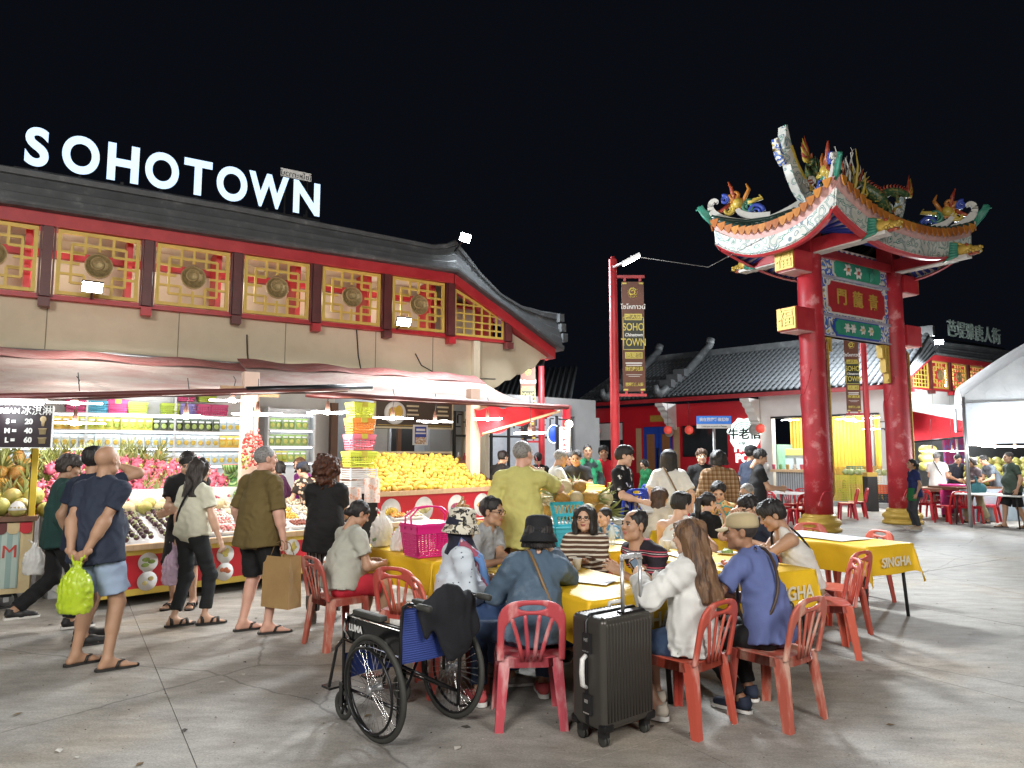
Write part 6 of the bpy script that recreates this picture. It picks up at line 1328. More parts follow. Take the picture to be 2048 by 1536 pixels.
# ---- hanging lychees, gloves, bags, menu boards
lyp = D(506, 852, 9.3); ly = thing('lychee_bunch', 'hanging bunch of red lychees on the stall post', 'fruit', lyp)
m = MB()
for i in range(130):
 z = -.05 - .5 * rr.random() ** .8; r_ = .05 + .07 * math.sin(min(1, -z / .5) * 2.2); a = rr.uniform(0, 6.3); m.ball((r_ * math.cos(a), r_ * math.sin(a), z), .021, 6, 5, 0 if z > -.38 or rr.random() < .4 else 1)
tag(m.build('lychees', [mk('lychee_red', (.42, .035, .03), .5, var=.3, vs=40), mk('lychee_green', (.3, .3, .06), .5)], ly), kind='stuff'); MB().tube([(0, 0, .25), (.01, 0, 0), (0, 0, -.5)], [.008, .012, .006], 5).build('stalk', DWOOD, ly)
def board_sign(label, u0, v0, u1, v1, p, cols, nm='menu_board', tilt=0, items=()):
 r0 = ray(u0, v1); o_ = Vector((0, 0, CAMH)); q0 = o_ + r0 * ((FW(0, p) - o_).dot(ldir) / r0.dot(ldir)); r1 = ray(u1, v0); q1 = o_ + r1 * ((FW(0, p) - o_).dot(ldir) / r1.dot(ldir)); W_ = (q1 - q0).dot(sdir); H_ = q1.z - q0.z
 t = thing(nm, label, 'sign', q0, SA); part('frame', cols[0], t, ((W_ / 2, .02, H_ / 2), (W_, .03, H_))); part('face', cols[1], t, ((W_ / 2, -.0, H_ / 2), (W_ - .08, .012, H_ - .08))); return t, W_, H_
DBR = mk('menu_brown', (.07, .05, .035), .45, var=.1); FRW = mk('frame_cream', (.62, .55, .36), .5)
t, W_, H_ = board_sign('dark dessert menu board with bowl picture hung above the mangoes', 748, 800, 907, 856, .4, (FRW, DBR))
MB().lathe([(.24, 0), (.24, .012), (.19, .018), (0, .018)], 28, T=Matrix.Translation((.45, -.008, H_ / 2)) @ Matrix.Rotation(R(90), 4, 'X')).build('bowl_picture', PAPER, t); MB().ball((.4, -.03, H_ / 2), (.1, .01, .12), 12, 7).ball((.53, -.03, H_ / 2 + .02), (.09, .01, .14), 12, 7).build('mango_picture', mk('pic_mango', (.65, .42, .06), .5), t)
for x in (.85, 1.55):
 for k in range(3): part('caption_line', FRW, t, ((x, -.009, H_ - .17 - .09 * k), (.28 - .05 * (k % 2), .004, .035)))
part('gold_line', YEL, t, ((W_ / 2, -.008, .07), (W_ - .14, .004, .012)), ((W_ / 2, -.008, H_ - .07), (W_ - .14, .004, .012)))
t, W_, H_ = board_sign('low dark dessert board leaning behind the mango heap', 705, 903, 905, 935, 1.2, (FRW, DBR)); part('caption_line', mk('pic_pink', (.55, .3, .3), .5), t, ((.9, -.009, H_ * .6), (.3, .004, .06)), ((1.7, -.009, H_ * .6), (.35, .004, .05)))
t, W_, H_ = board_sign('blue food poster on the shop wall behind the mangoes', 826, 850, 856, 890, .42, (PAPER, BLUEP), 'poster'); part('food_picture', mk('pic_food', (.5, .3, .15), .5, var=.5, vs=30, col2=(.6, .6, .55)), t, ((W_ / 2, -.009, H_ * .22), (W_ - .1, .004, H_ * .34))); part('caption_line', PAPER, t, ((W_ / 2, -.009, H_ * .75), (W_ * .6, .004, .05)), ((W_ / 2, -.009, H_ * .58), (W_ * .7, .004, .03)))
sd = thing('shop_interior', 'grey panelled kitchen shopfront behind the mango stall', 'shopfront', FW(5.2, .0), SA)
part('back_wall', mk('int_grey', (.42, .45, .48), .6), sd, ((1.9, 1.6, 1.5), (4.2, .1, 3.0))); part('steel_panel', STEEL, sd, ((.75, .35, 1.3), (.9, .05, 2.5)))
for x in (.35, .75, 1.15): part('panel_joint', DARKM, sd, ((x, .32, 1.3), (.012, .012, 2.4)))
for z in (.9, 1.6, 2.2): part('panel_joint', DARKM, sd, ((.75, .321, z), (.9, .01, .012)))
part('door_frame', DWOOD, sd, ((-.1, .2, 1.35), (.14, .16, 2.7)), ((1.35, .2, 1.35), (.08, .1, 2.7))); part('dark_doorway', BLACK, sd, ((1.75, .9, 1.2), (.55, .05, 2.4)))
part('counter', STEEL, sd, ((2.2, -.1, .75), (1.6, .5, 1.3))); 
bt = [mk('bottle_%d' % i, c, .25) for i, c in enumerate(((.3, .35, .3), (.45, .25, .08), (.5, .5, .5), (.35, .06, .05), (.1, .25, .12)))]
bo_m = MB().lathe([(.035, 0), (.038, .1), (.03, .15), (.013, .18), (.013, .22), (0, .22)], 10)
for i in range(16): o = obj('bottle', bo_m.mesh('bottle', bt[i % 5]), None, FW(6.7 + .09 * i, .25 + .1 * (i % 3), 1.4), None, rr.uniform(.9, 1.3)); tag(o, 'small %s bottle on the steel counter behind the mangoes' % ('grey green', 'amber', 'white', 'red', 'dark green')[i % 5], 'bottle', '%s bottles on the steel counter' % ('grey green', 'amber', 'white', 'red', 'dark green')[i % 5])
lamp('ceiling_light', (1.8, .6, 2.8), 60, (.9, .95, 1), .3, sd)
rc = thing('red_drape', 'red cloth gathered along a bamboo pole at the right awning end', 'drape')
pa, pb = D(965, 868, 12.2), D(1120, 822, 11.7)
MB().grid(lambda a, b: pa.lerp(pb, a) + Vector((0, 0, .12 + .33 * (1 - a) - b * (.5 - .35 * a) - .03 * math.sin(20 * a + 3 * b))) + ldir * (.3 - .25 * b + .05 * math.sin(16 * a)), 30, 8).build('cloth', REDC, rc); MB().tube([pa, pb], .022, 7).build('pole', WOOD, rc)
for u, v, Y, lab in ((738, 980, 10.0, 'printed plastic carrier bags hanging at the left mango corner, upper bunch'), (700, 1000, 9.6, 'printed plastic carrier bags hanging at the left mango corner, lower bunch')):
 p = D(u, v, Y); t = thing('carrier_bag', lab, 'bag', p); PB = mk('bag_print', (.66, .58, .55), .3, var=.3, vs=14, col2=(.55, .25, .15), mix=(.52, .6), alpha=.9)
 for k in range(3): MB().grid(lambda a, b: ((a - .5) * .22 + .06 * k - .06, .02 * math.sin(9 * a + k) - .03 * k, -.34 * b + .17), 8, 6).build('bag', PB, t)
lb_ = D(925, 1030, 9.3); bxx = thing('longan_crate', 'yellow crate of brown longans below the mango heap', 'crate', (lb_.x, 9.3, .62), R(40)); m = MB()
for x, y, a, b_ in ((0, -.2, .55, .02), (0, .2, .55, .02), (-.27, 0, .02, .4), (.27, 0, .02, .4)): m.box((x, y, .08), (a, b_, .16))
m.build('crate', mk('crate_yellow', (.6, .42, .1), .5), bxx); m = MB()
for i in range(210): a = rr.uniform(0, 6.3); q = rr.random() ** .6; m.ball((.25 * q * math.cos(a), .18 * q * math.sin(a), .1 + .36 * (1 - q) + rr.uniform(-.02, .02)), .017, 6, 5)
tag(m.build('longans', mk('longan', (.36, .21, .08), .6, var=.2, vs=30), bxx), kind='stuff'); st_ = thing('crate_stand', 'dark stand carrying the longan crate', 'stand', (lb_.x, 9.3, 0), R(40)); part('top', DWOOD, st_, ((0, 0, .59), (.62, .46, .05))); [part('leg', DARKM, st_, ((x_ * .26, y_ * .18, .28), (.04, .04, .56))) for x_ in (-1, 1) for y_ in (-1, 1)]
# ------------------------------------------------------------------ plastic chairs
def back_frame():
 f = Field((-.24, -.03, .42), (.24, .03, .86), .0075)
 P = np.meshgrid(*f.ax, indexing='ij', sparse=True); x, y, z = P[0], P[1], P[2]; ax = np.abs(x)
 r = .2; oz = .62; q = np.where(z > oz, np.sqrt(ax ** 2 + ((z - oz) * 1.02) ** 2) - r, ax - (r - .03 * (oz - z) * 0)) ; outer = np.maximum(q, z - .83); outer = np.maximum(np.where(z > oz, (np.maximum(ax / .208, 1e-4) ** 3.2 + (np.maximum(z - oz, 0) / .205) ** 3.2) ** (1 / 3.2) * .205 - .205, ax - .208), .43 - z)
 zi = .60; inner = np.where(z > zi, (np.maximum(ax / .165, 1e-4) ** 2.4 + (np.maximum(z - zi, 0) / .13) ** 2.4) ** (1 / 2.4) * .13 - .13, ax - .165)
 slot = (np.sqrt((ax / .085) ** 2 + ((z - .775) / .02) ** 2) - 1) * .02
 d = np.maximum(outer, -inner); d = np.maximum(d, -slot); d = np.maximum(d, np.abs(y) - .013); f.d = d.astype(np.float32)
 V, Q = f.mesh(); V = smooth_v(V, Q, 1, .4); V[:, 1] += -.205 - .2 * (V[:, 2] - .44) + .10 * (V[:, 0] ** 2) * 6 * .35; return V, Q
_bf = back_frame()
def plastic(name, c, c2, mix=(.60, .72)): return mk(name, c, .42, var=.12, vs=5, col2=c2, mix=mix, det=9, rnd=.08, stretch=(2, 2, .6))
PCH_M = {'orange': plastic('chair_orange', (.50, .085, .055), (.58, .32, .27), (.54, .70)), 'pink': plastic('chair_pink', (.46, .065, .085), (.58, .29, .29), (.50, .66)), 'brick': plastic('chair_brick', (.44, .10, .07), (.54, .33, .26), (.48, .64)), 'red': mk('chair_red', (.50, .018, .03), .35, var=.1, rnd=.1), 'blue': mk('chair_blue', (.015, .05, .42), .4, var=.1)}
_CH = {}
def chair_parts(col):
 if col in _CH: return _CH[col]
 m = PCH_M[col]; ps = []
 sp = [(.2 * math.copysign(abs(math.cos(a)) ** .5, math.cos(a)), .19 * math.copysign(abs(math.sin(a)) ** .5, math.sin(a))) for a in np.linspace(0, 2 * math.pi, 25)[:-1]]
 s = MB().prism(sp, .02, 0, None, .425)
 ring = [(x * 1.02, y * 1.02) for x, y in sp]; n = len(ring)
 for i in range(n): j = (i + 1) % n; s.add([(ring[i][0], ring[i][1], .442), (ring[j][0], ring[j][1], .442), (ring[j][0] * 1.03, ring[j][1] * 1.03, .385), (ring[i][0] * 1.03, ring[i][1] * 1.03, .385)], [(0, 1, 2, 3), (3, 2, 1, 0)], 0, True)
 ps.append(('seat', s.mesh('seat', m), None)); ps.append(('back_frame', np_mesh('back_frame', [(_bf[0], _bf[1], 0)], m), None))
 for k in range(4):
  fx = (-.1, -.034, .034, .1)[k]; sl = MB(); pts = []
  for z in (.43, .52, .61, .68, .735): bow = math.sin(math.pi * min(1, (z - .43) / .3)); x = fx * (.55 + .75 * ((z - .43) / .3) ** 1.3); pts.append((x, -.207 - .2 * (z - .44), z))
  sl.tube(pts, .014, 6, flat=(1, .5, 1)); ps.append(('slat', sl.mesh('slat', m), None))
 for sx in (-1, 1):
  for sy in (-1, 1):
   l_ = MB(); tw = .068 if sy < 0 else .055; t0 = Vector((sx * .185, sy * .175, .44)); b0 = Vector((sx * .215, sy * (.225 if sy < 0 else .2), 0))
   def quad(c, w1, w2, o1, o2): return None
   for (w_, d_, ox, oy) in ((tw, .016, -sx * tw * .4, 0), (.016, tw, 0, -sy * tw * .4)):
    vs = []
    for p, k_ in ((b0, .72), (t0, 1.0)):
     for a, b_ in ((-1, -1), (1, -1), (1, 1), (-1, 1)): vs.append((p.x + ox * k_ + a * w_ * k_ / 2, p.y + oy * k_ + b_ * d_ * k_ / 2, p.z))
    l_.add(vs, [(3, 2, 1, 0), (4, 5, 6, 7), (0, 1, 5, 4), (1, 2, 6, 5), (2, 3, 7, 6), (3, 0, 4, 7)])
   ps.append(('leg', l_.mesh('leg', m), None))
 _CH[col] = ps; return ps
def chair(label, x, y, fd, col='orange', group='plastic chairs around the tables'):
 t = thing('plastic_chair', label, 'chair', (x, y, 0), face_dir(*fd), group)
 for nm, me, _ in chair_parts(col): obj(nm, me, t)
 t.scale = (1, 1, .94); return t
# ------------------------------------------------------------------ tables with yellow cloths
CLO = mk('yellow_vinyl', (.74, .46, .02), .5, spec=.3, var=.14, vs=3, bump=.45, bs=5.5, gloss_var=.1, det=6); PRINT = mk('cloth_print', (.72, .66, .50), .4, var=.05)
TA = R(30)
def table(label, clabel, cx, cy, a=.73, b=.36, rz=TA, ov=.28, seed=0, texts=(), group='folding tables', h=.735, z0=0.0):
 """a = half length along local Y, b = half width along local X"""
 t = thing('folding_table', label, 'table', (cx, cy, z0), rz, group); part('table_top', WHITE, t, ((0, 0, h - .02), (2 * b, 2 * a, .03)))
 for x in (-1, 1):
  for y in (-1, 1): MB().tube([(x * (b - .05), y * (a - .1), h - .035), (x * (b - .03), y * (a - .06), 0)], .017, 8).build('leg', BLACK, t)
 if clabel is None: return t, None
 rr = random.Random(seed); p1, p2 = rr.uniform(0, 6), rr.uniform(0, 6)
 c = thing('tablecloth', clabel, 'tablecloth', (cx, cy, z0), rz, 'yellow printed tablecloths')
 def fn(u, v):
  x = (u - .5) * 2 * (b + ov); y = (v - .5) * 2 * (a + ov); dx = max(abs(x) - b, 0); dy = max(abs(y) - a, 0); sx = 1 if x > 0 else -1; sy = 1 if y > 0 else -1
  dr = math.hypot(dx, dy); wv = .018 * math.sin(9 * (x if dy > dx else y) + p1 + 2 * dr) * min(1, dr / .1); X = sx * (min(abs(x), b) + .008 + .22 * dx * (.4 + .6 * min(1, dy / .1)) + (wv if dx > dy else 0)) if dx > 0 else x; Y = sy * (min(abs(y), a) + .008 + .22 * dy * (.4 + .6 * min(1, dx / .1)) + (wv if dy >= dx else 0)) if dy > 0 else y
  return (X, Y, h + .006 - dr * .985 + (.0022 * math.sin(14 * x + p2) * math.sin(11 * y) if dr == 0 else 0))
 MB().grid(fn, 46, 66).build('cloth', CLO, c)
 for (side, off, size, dz) in texts:
  if side in 'fb':   # short sides (local -Y / +Y)
   sg = -1 if side == 'f' else 1; letters('lettering', 'SINGHA', size, PRINT, c, (off, sg * (a + .052), h - .155 + dz), (R(90), 0, 0 if sg < 0 else math.pi), .004, .003)
  else:
   sg = -1 if side == 'l' else 1; letters('lettering', 'SINGHA', size, PRINT, c, (sg * (b + .052), off, h - .155 + dz), (R(90), 0, sg * R(90)), .004, .003)
   em = MB(); q = -sg * .62 * 0 + off - sg * (-.42)
   for k in range(9): an = k * .7; em.ball((sg * (b + .05), off + (-.40 if sg > 0 else .40) + .035 * math.cos(an), h - .14 + .05 * math.sin(an)), (.004, .018, .02), 6, 4)
   em.build('emblem', PRINT, c)
 return t, c
table('folding table under a yellow cloth, nearest the wheelchair and suitcase', 'yellow cloth on the front table beside the suitcase', .43, 5.30, seed=1, texts=(('f', .02, .13, 0), ('l', .1, .13, 0), ('r', 0, .13, 0)))
table('folding table under a yellow cloth, where the man in the tan cap sits', 'yellow cloth on the table of the man in the tan cap', 1.72, 6.2, seed=2, texts=(('f', .02, .14, 0), ('l', -.2, .13, 0)))
table('folding table at the right edge with papers on top', 'yellow cloth on the empty table near the gate', 3.42, 7.85, seed=3, texts=(('f', .0, .13, 0),))
table('folding table under a yellow cloth holding the pink basket', 'yellow cloth on the table with the pink basket', -.81, 6.9, seed=4, rz=R(37), texts=(('l', .40, .15, 0),))
table('folding table behind the woman with glasses', 'yellow cloth on the table behind the woman with glasses', .85, 7.55, seed=5, a=.73, texts=(('f', 0, .13, 0), ('r', 0, .12, 0)))
table('folding table in front of the man in the orange shirt', 'yellow cloth on the table of the man in the orange shirt', 2.35, 8.15, seed=6)
table('folding table beyond the blue chairs', 'yellow cloth on the table beside the blue chairs', 1.02, 9.75, seed=7, z0=.445, rz=R(20), texts=(('f', 0, .16, 0),)); table('folding table far behind, next to the seated man in black', 'yellow cloth on the far table of the man in the black polo', .86, 11.0, seed=8, a=.5, z0=.445, rz=R(20), texts=(('f', 0, .16, 0),))
# ------------------------------------------------------------------ chairs near the camera
nf = (-.68, .73)
chair('faded pink chair carrying the woman in the black bucket hat', .10, 4.62, (-.08, 1), 'pink'); chair('orange red chair carrying the woman with long light brown hair', 1.07, 4.56, nf, 'orange'); chair('worn brick chair carrying the man in the tan cap', 1.66, 4.66, (-.62, .78), 'brick')
chair('orange chair carrying the young man in the white vest', 2.62, 6.12, (-.97, .2), 'orange'); chair('scuffed orange chair carrying the woman in red shorts', -1.52, 6.38, (.75, .66), 'brick'); chair('empty orange chair pushed under the pink basket table', -.80, 5.86, (.45, .9), 'orange')
chair('orange chair carrying the woman in the patterned bucket hat', -.42, 5.22, (.86, .3), 'orange'); chair('dark orange chair carrying the man in the grey polo', -.12, 6.35, (.3, -.95), 'brick'); chair('orange chair carrying the woman in the striped jumper', .62, 6.22, (-.3, -.95), 'orange'); chair('orange chair carrying the man in the striped dark shirt', 1.08, 5.5, (-.9, -.2), 'brick')
chair('empty orange chair tucked at the left of the empty table', 2.72, 7.35, (.85, .5), 'brick'); chair('empty orange chair behind the empty table, further one', 3.75, 8.95, (-.2, -1), 'orange'); chair('empty orange chair behind the empty table, nearer one', 4.0, 8.25, (-.9, -.3), 'orange'); chair('empty worn orange chair right of the man in the vest', 3.0, 6.75, (-.6, .8), 'orange')
for x, y, fd, lab in ((1.42, 9.15, (-.5, .9), 'blue chair behind the waiter'), (1.62, 10.2, (-1, 0), 'blue chair at the far yellow table'), (1.45, 11.6, (-1, 0), 'blue chair near the man in the green jacket')):
 o = chair(lab, x, y, fd, 'blue', 'blue plastic chairs'); o.location.z = .445
for i, (u, Y, fd, lab) in enumerate(((1560, 17.0, (1, .2), 'left of the far grey table'), (1585, 18.0, (.2, -1), 'behind the far grey table'), (1607, 18.3, (-.3, -1), 'behind the far grey table beside another'), (1598, 16.2, (-.2, 1), 'in front of the far grey table'), (1692, 18.3, (-1, .3), 'right of the near gate pillar'), (1712, 18.8, (-1, .3), 'between the gate pillar and the lamp post'), (1850, 18.3, (.7, .7), 'behind the woman in the green apron'), (1872, 18.8, (.2, 1), 'behind the man in white'), (1893, 17.3, (-.4, 1), 'in front of the dark shirted vendor'), (1936, 17.2, (.8, .4), 'right of the woman with the teal bag'), (1975, 17.6, (-.6, .6), 'near the man in grey bending over'), (1515, 14.5, (-.6, -.8), 'behind the man in the black vest'), (1395, 14.2, (.2, 1), 'left of the woman in the plaid shirt'))):
 p = D(u, 980, Y); chair('red plastic chair ' + lab, p.x, Y, fd, 'red', 'red plastic chairs on the far side')
for (u, Y, lab) in ((1590, 17.2, 'grey topped folding table among the red chairs left of the gate'), (1985, 16.6, 'pale folding table near the white tent')):
 p = D(u, 980, Y); table(lab, None, p.x, Y, seed=9, group='bare folding tables')
# ------------------------------------------------------------------ small things on tables
PHONE = mk('phone_black', (.015, .015, .018), .15, var=0); SCRN = glow('phone_screen', (.12, .16, .2), .6)
def phone(label, loc, rot):
 t = thing('phone', label, 'phone', loc); t.rotation_euler = rot; part('case', PHONE, t, ((0, 0, 0), (.075, .155, .009)), bevel=.003); part('screen', SCRN, t, ((0, 0, .0055), (.068, .146, .001))); return t
def sheet(label, loc, rz, w=.21, d=.3, col=PAPER):
 o = MB().grid(lambda a, b: ((a - .5) * w, (b - .5) * d, .003 * math.sin(5 * a + 3 * b)), 5, 6).build('paper_sheet', nodes_mat('menu_print', lambda nt, L, c, b: ramp(nt, L, (lambda n: (L(c, n.inputs['Vector']), n.outputs['Fac'])[1])(nd(nt, 'ShaderNodeTexNoise', Scale=22.0, Detail=2.0)), ((.45, (.72, .73, .74)), (.6, (.45, .5, .58)))), .5)); o.location = loc; o.rotation_euler = (0, 0, rz); return tag(o, label, 'paper', 'menu sheets on the tables')
phone('black phone lying at the left of the front table', (.02, 5.35, .752), (0, 0, R(70))); sheet('printed sheet in the middle of the front table', (.55, 5.15, .751), R(60), .22, .34); sheet('printed sheet on the table of the man in the tan cap', (1.55, 6.45, .751), R(20), .3, .42); sheet('large map sheet on the empty table', (3.4, 7.95, .751), R(31), .55, .9); sheet('white sheet in front of the small boy', (1.05, 7.35, .751), R(70), .2, .3)
# ------------------------------------------------------------------ pink and cyan baskets, carrier bags
def shop_basket(label, loc, rz, col, w, d, h, openlid=False):
 key = 'bigb_%d_%d' % (int(col[0] * 99), int(col[2] * 99)); pm = mk(key, col, .3, var=.05); t = thing('plastic_basket', label, 'basket', loc, rz); m = MB(); k = .84
 def P(ax, sg, f, z): kk = k + (1 - k) * z / h; W_, D_ = (w, d) if ax == 0 else (d, w); x = (f - .5) * W_ * kk; y = sg * D_ / 2 * kk; return (x, y, z) if ax == 0 else (-y * 1 if False else y, x, z)
 for ax in (0, 1):
  for sg in (-1, 1):
   for i in range(11): m.bar(P(ax, sg, i / 10, .02), P(ax, sg, i / 10, h), .016 if i in (0, 5, 10) else .008, .008)
   for j in range(12): z = .03 + (h * .72) * j / 11; m.bar(P(ax, sg, 0, z), P(ax, sg, 1, z), .006, .011)
   z = h * .88; m.bar(P(ax, sg, 0, z), P(ax, sg, 1, z), .012, h * .24); m.bar(P(ax, sg, 0, h), P(ax, sg, 1, h), .03, .016)
 m.box((0, 0, .01), (w * k, d * k, .016)); m.build('basket_body', pm, t)
 if openlid:
  l_ = MB()
  for i in range(9): l_.box(((i - 4) * w / 9.5, 0, 0), (.012, d, .008))
  for sy in (-1, 0, 1): l_.box((0, sy * d * .48, .002), (w, .03, .02))
  for sx in (-1, 1): l_.box((sx * w * .48, 0, .002), (.03, d, .02))
  o = l_.build('lid', pm, t); o.location = (.12, d * .52 + .05, h + d * .33); o.rotation_euler = (R(58), 0, 0)
 else:
  MB().box((0, 0, h + .012), (w + .01, d + .01, .022)).build('lid', pm, t, bevel=.006)
 for sg in (-1, 1):
  y = sg * d * .2; MB().tube([(-w / 2, y, h - .03), (-w / 2 - .005, y * .8, h + .08), (-w * .3, y * .5, h + .15), (0, y * .4, h + .165), (w * .3, y * .5, h + .15), (w / 2 + .005, y * .8, h + .08), (w / 2, y, h - .03)] if not openlid else [(-w / 2, y, h - .02), (-w / 2 - .01, -d * .4, h - .08), (-w * .2, -d * .56, h * .45), (w * .2, -d * .56, h * .45), (w / 2 + .01, -d * .4, h - .08), (w / 2, y, h - .02)], .009, 6).build('handle', pm, t)
 return t
shop_basket('bright pink lidded basket on the yellow table', (-.75, 6.45, .745), R(37), (.66, .018, .20), .40, .30, .27)
shop_basket('cyan basket with its lid propped open', (.53, 7.0, .745), R(20), (.05, .40, .50), .36, .27, .2, True)
def bag_mesh(w, d, h, col, name, seed, tie=True, alpha=.6):
 f = Field((-w, -d, -.02), (w, d, h * 1.25), .011); f.cone((0, 0, h * .2), (0, 0, h * .55), w * .43, w * .38, .04, flat=((0, 1, 0), 1.5)); f.cone((0, 0, h * .5), (0, 0, h * .96), w * .36, .03, .05, flat=((0, 1, 0), 1.5)); f.plane((0, 0, .004), (0, 0, -1))
 if tie: f.cone((0, 0, h * .95), (-.05, 0, h * 1.15), .016, .012, .02, flat=((0, 1, 0), 1.6)); f.cone((0, 0, h * .95), (.05, 0, h * 1.15), .016, .012, .02, flat=((0, 1, 0), 1.6))
 P = np.meshgrid(*f.ax, indexing='ij', sparse=True); f.d = (f.d + .006 * np.sin(P[0] * 120 * (1 + P[2] / h * .6) + 2 * np.sin(P[2] * 30)) * (.4 + P[2] / h)).astype(np.float32); f.folds(.008, seed, 75); V, Q = f.mesh(); V = smooth_v(V, Q, 1, .2); return np_mesh(name, [(V, Q, 0)], mk(name + '_plastic', col, .22, var=.12, vs=12, alpha=alpha, spec=.5, bump=.5, bs=30))
def content(parent, z, r, cols, n=6):
 m = MB(); rr = random.Random(n)
 for i in range(n): m.ball((rr.uniform(-r, r), rr.uniform(-r * .5, r * .5), z + rr.uniform(-.03, .05)), rr.uniform(.03, .05), 9, 7)
 return m.build('contents', mk('bagged_%d%d' % (int(cols[0] * 99), int(cols[1] * 99)), cols, .5, var=.3, vs=15), parent)
for lab, x, y, w_, h_, sd_ in (('white carrier bag standing upright on the pink basket table', -1.28, 7.08, .27, .32, 3), ('white knotted bag slumped against the pink basket', -1.02, 6.80, .30, .2, 5)):
 t = thing('carrier_bag', lab, 'bag', (x, y, .745), R(30)); obj('bag', bag_mesh(w_, .26, h_, (.80, .78, .74), 'white_bag%d' % sd_, sd_, h_ > .25, .8), t); content(t, .08, .06, (.2, .3, .12), 5)
# ------------------------------------------------------------------ wheelchair
wc = thing('wheelchair', 'empty black wheelchair with ribbed blue seat', 'wheelchair', (-.62, 4.40, 0), face_dir(-.7, .7)); wc.location = (-.63, 4.49, 0)
RUB = mk('tyre_rubber', (.035, .035, .030), .7, var=.2); FR = mk('chair_frame_black', (.012, .012, .013), .22, metal=.3, var=.05, coat=.4); BLUF = mk('ribbed_blue', (.022, .045, .21), .6, var=.12, vs=10)
for sx in (-1, 1):
 wl = thing('wheel', None, None); wl.parent = wc; wl.location = (sx * .29, -.06, .3); wl.rotation_euler = (0, sx * R(3), 0)
 ring = lambda r, x, n=40: [(x, r * math.cos(a), r * math.sin(a)) for a in np.linspace(0, 2 * math.pi, n + 1)[:-1]]
 MB().tube(ring(.285, 0), .0165, 8, closed=True).build('tyre', RUB, wl); MB().tube(ring(.266, 0), .010, 6, closed=True).build('rim', FR, wl); MB().tube(ring(.235, sx * .045), .0085, 7, closed=True).build('push_rim', DARKM, wl)
 for k in range(36): a = k * math.pi / 18; b_ = a + (.32 if k % 2 else -.32); sd_ = .025 if k % 4 < 2 else -.025; MB().tube([(sd_, .022 * math.cos(b_), .022 * math.sin(b_)), (0, .262 * math.cos(a), .262 * math.sin(a))], .0016, 4, cap=False).build('spoke', CHROME, wl)
 MB().tube([(-.045, 0, 0), (-.04, 0, 0), (-.03, 0, 0), (.03, 0, 0), (.04, 0, 0), (.045, 0, 0)], [.012, .028, .02, .02, .028, .012], 12).build('hub', GOLD if False else STEEL, wl)
 cs = thing('castor_wheel', None, None); cs.parent = wc; cs.location = (sx * .22, .37, .09); MB().tube([(0, .075 * math.cos(a), .075 * math.sin(a)) for a in np.linspace(0, 6.283, 21)[:-1]], .016, 7, closed=True).build('tyre', RUB, cs)
 m = MB(); m.tube([(-.012, 0, 0), (.012, 0, 0)], .02, 8)
 for k in range(5): a = k * 1.2566; m.bar((0, 0, 0), (0, .066 * math.cos(a), .066 * math.sin(a)), .015, .014, up=(1, 0, 0))
 m.build('rim', FR, cs); part('fork', FR, cs, ((.022, 0, .06), (.008, .035, .13)), ((-.022, 0, .06), (.008, .035, .13)), ((0, 0, .13), (.05, .04, .02)))
 x = sx * .225
 m = MB(); m.tube([(x, -.2, .12), (x, -.215, .46), (x, -.225, .70), (x, -.24, .77), (x, -.28, .795), (x, -.37, .795)], .0115, 8); m.tube([(x, -.2, .2), (x, .37, .2)], .0105, 8); m.tube([(x, -.21, .47), (x, .38, .49)], .0115, 8); m.tube([(x, .37, .18), (x, .38, .49), (x, .375, .56), (x, .34, .64), (x, .28, .65), (x, -.21, .65)], .0105, 8); m.tube([(x, .38, .49), (x, .46, .42), (x, .54, .16)], .0105, 8); m.tube([(x, -.06, .3), (x, -.06, .48)], .0105, 8); m.tube([(x, -.2, .2), (-x * .9, .1, .45)], .010, 8); m.build('frame_side', FR, wc)
 MB().tube([(x, -.37, .795), (x, -.38, .795), (x, -.48, .795), (x, -.485, .795)], [.014, .019, .019, .012], 10).build('push_handle', RUB, wc)
 ar_ = MB().box((x, .10, .675), (.055, .30, .035)).build('armrest', RUB, wc, bevel=.012)
 p_ = part('side_panel', FR, wc, ((x - sx * .012, .07, .56), (.008, .56, .14))); letters('lettering', 'LUMA', .055, PAPER, p_, (x + sx * .0, .25, .57), (R(90), 0, sx * R(90)), .002, .002)
 fp = MB(); fp.box((sx * .15, .60, .14), (.13, .10, .014)).build('footrest', FR, wc); MB().tube([(x, .3, .5), (x + sx * .03, .33, .56), (x + sx * .035, .30, .66)], [.008, .008, .008], 6).build('brake_lever', CHROME, wc)
bk = MB().grid(lambda a, b: ((a - .5) * .45, -.217 - .03 * b - .035 * math.sin(math.pi * a) + .0026 * math.sin(b * 150), .45 + .31 * b), 10, 90).build('backrest', BLUF, wc); bk2 = MB().grid(lambda a, b: ((.5 - a) * .45, -.209 - .03 * b - .035 * math.sin(math.pi * a), .45 + .31 * b), 10, 6).build('backrest_front', BLUF, wc)
MB().grid(lambda a, b: ((a - .5) * .45, -.2 + .55 * b, .48 - .035 * math.sin(math.pi * a)), 10, 10).build('seat', BLUF, wc); MB().grid(lambda a, b: ((a - .5) * .44, .40 + .03 * math.sin(math.pi * a), .23 + .16 * b), 10, 6).build('calf_strap', BLUF, wc)
f = Field((-.3, -.5, .45), (.32, .0, .98), .011)
jk = thing('jacket', 'black jacket draped over the back of the wheelchair', 'jacket', wc.location - Vector((0, 0, .11)), face_dir(-.7, .7))
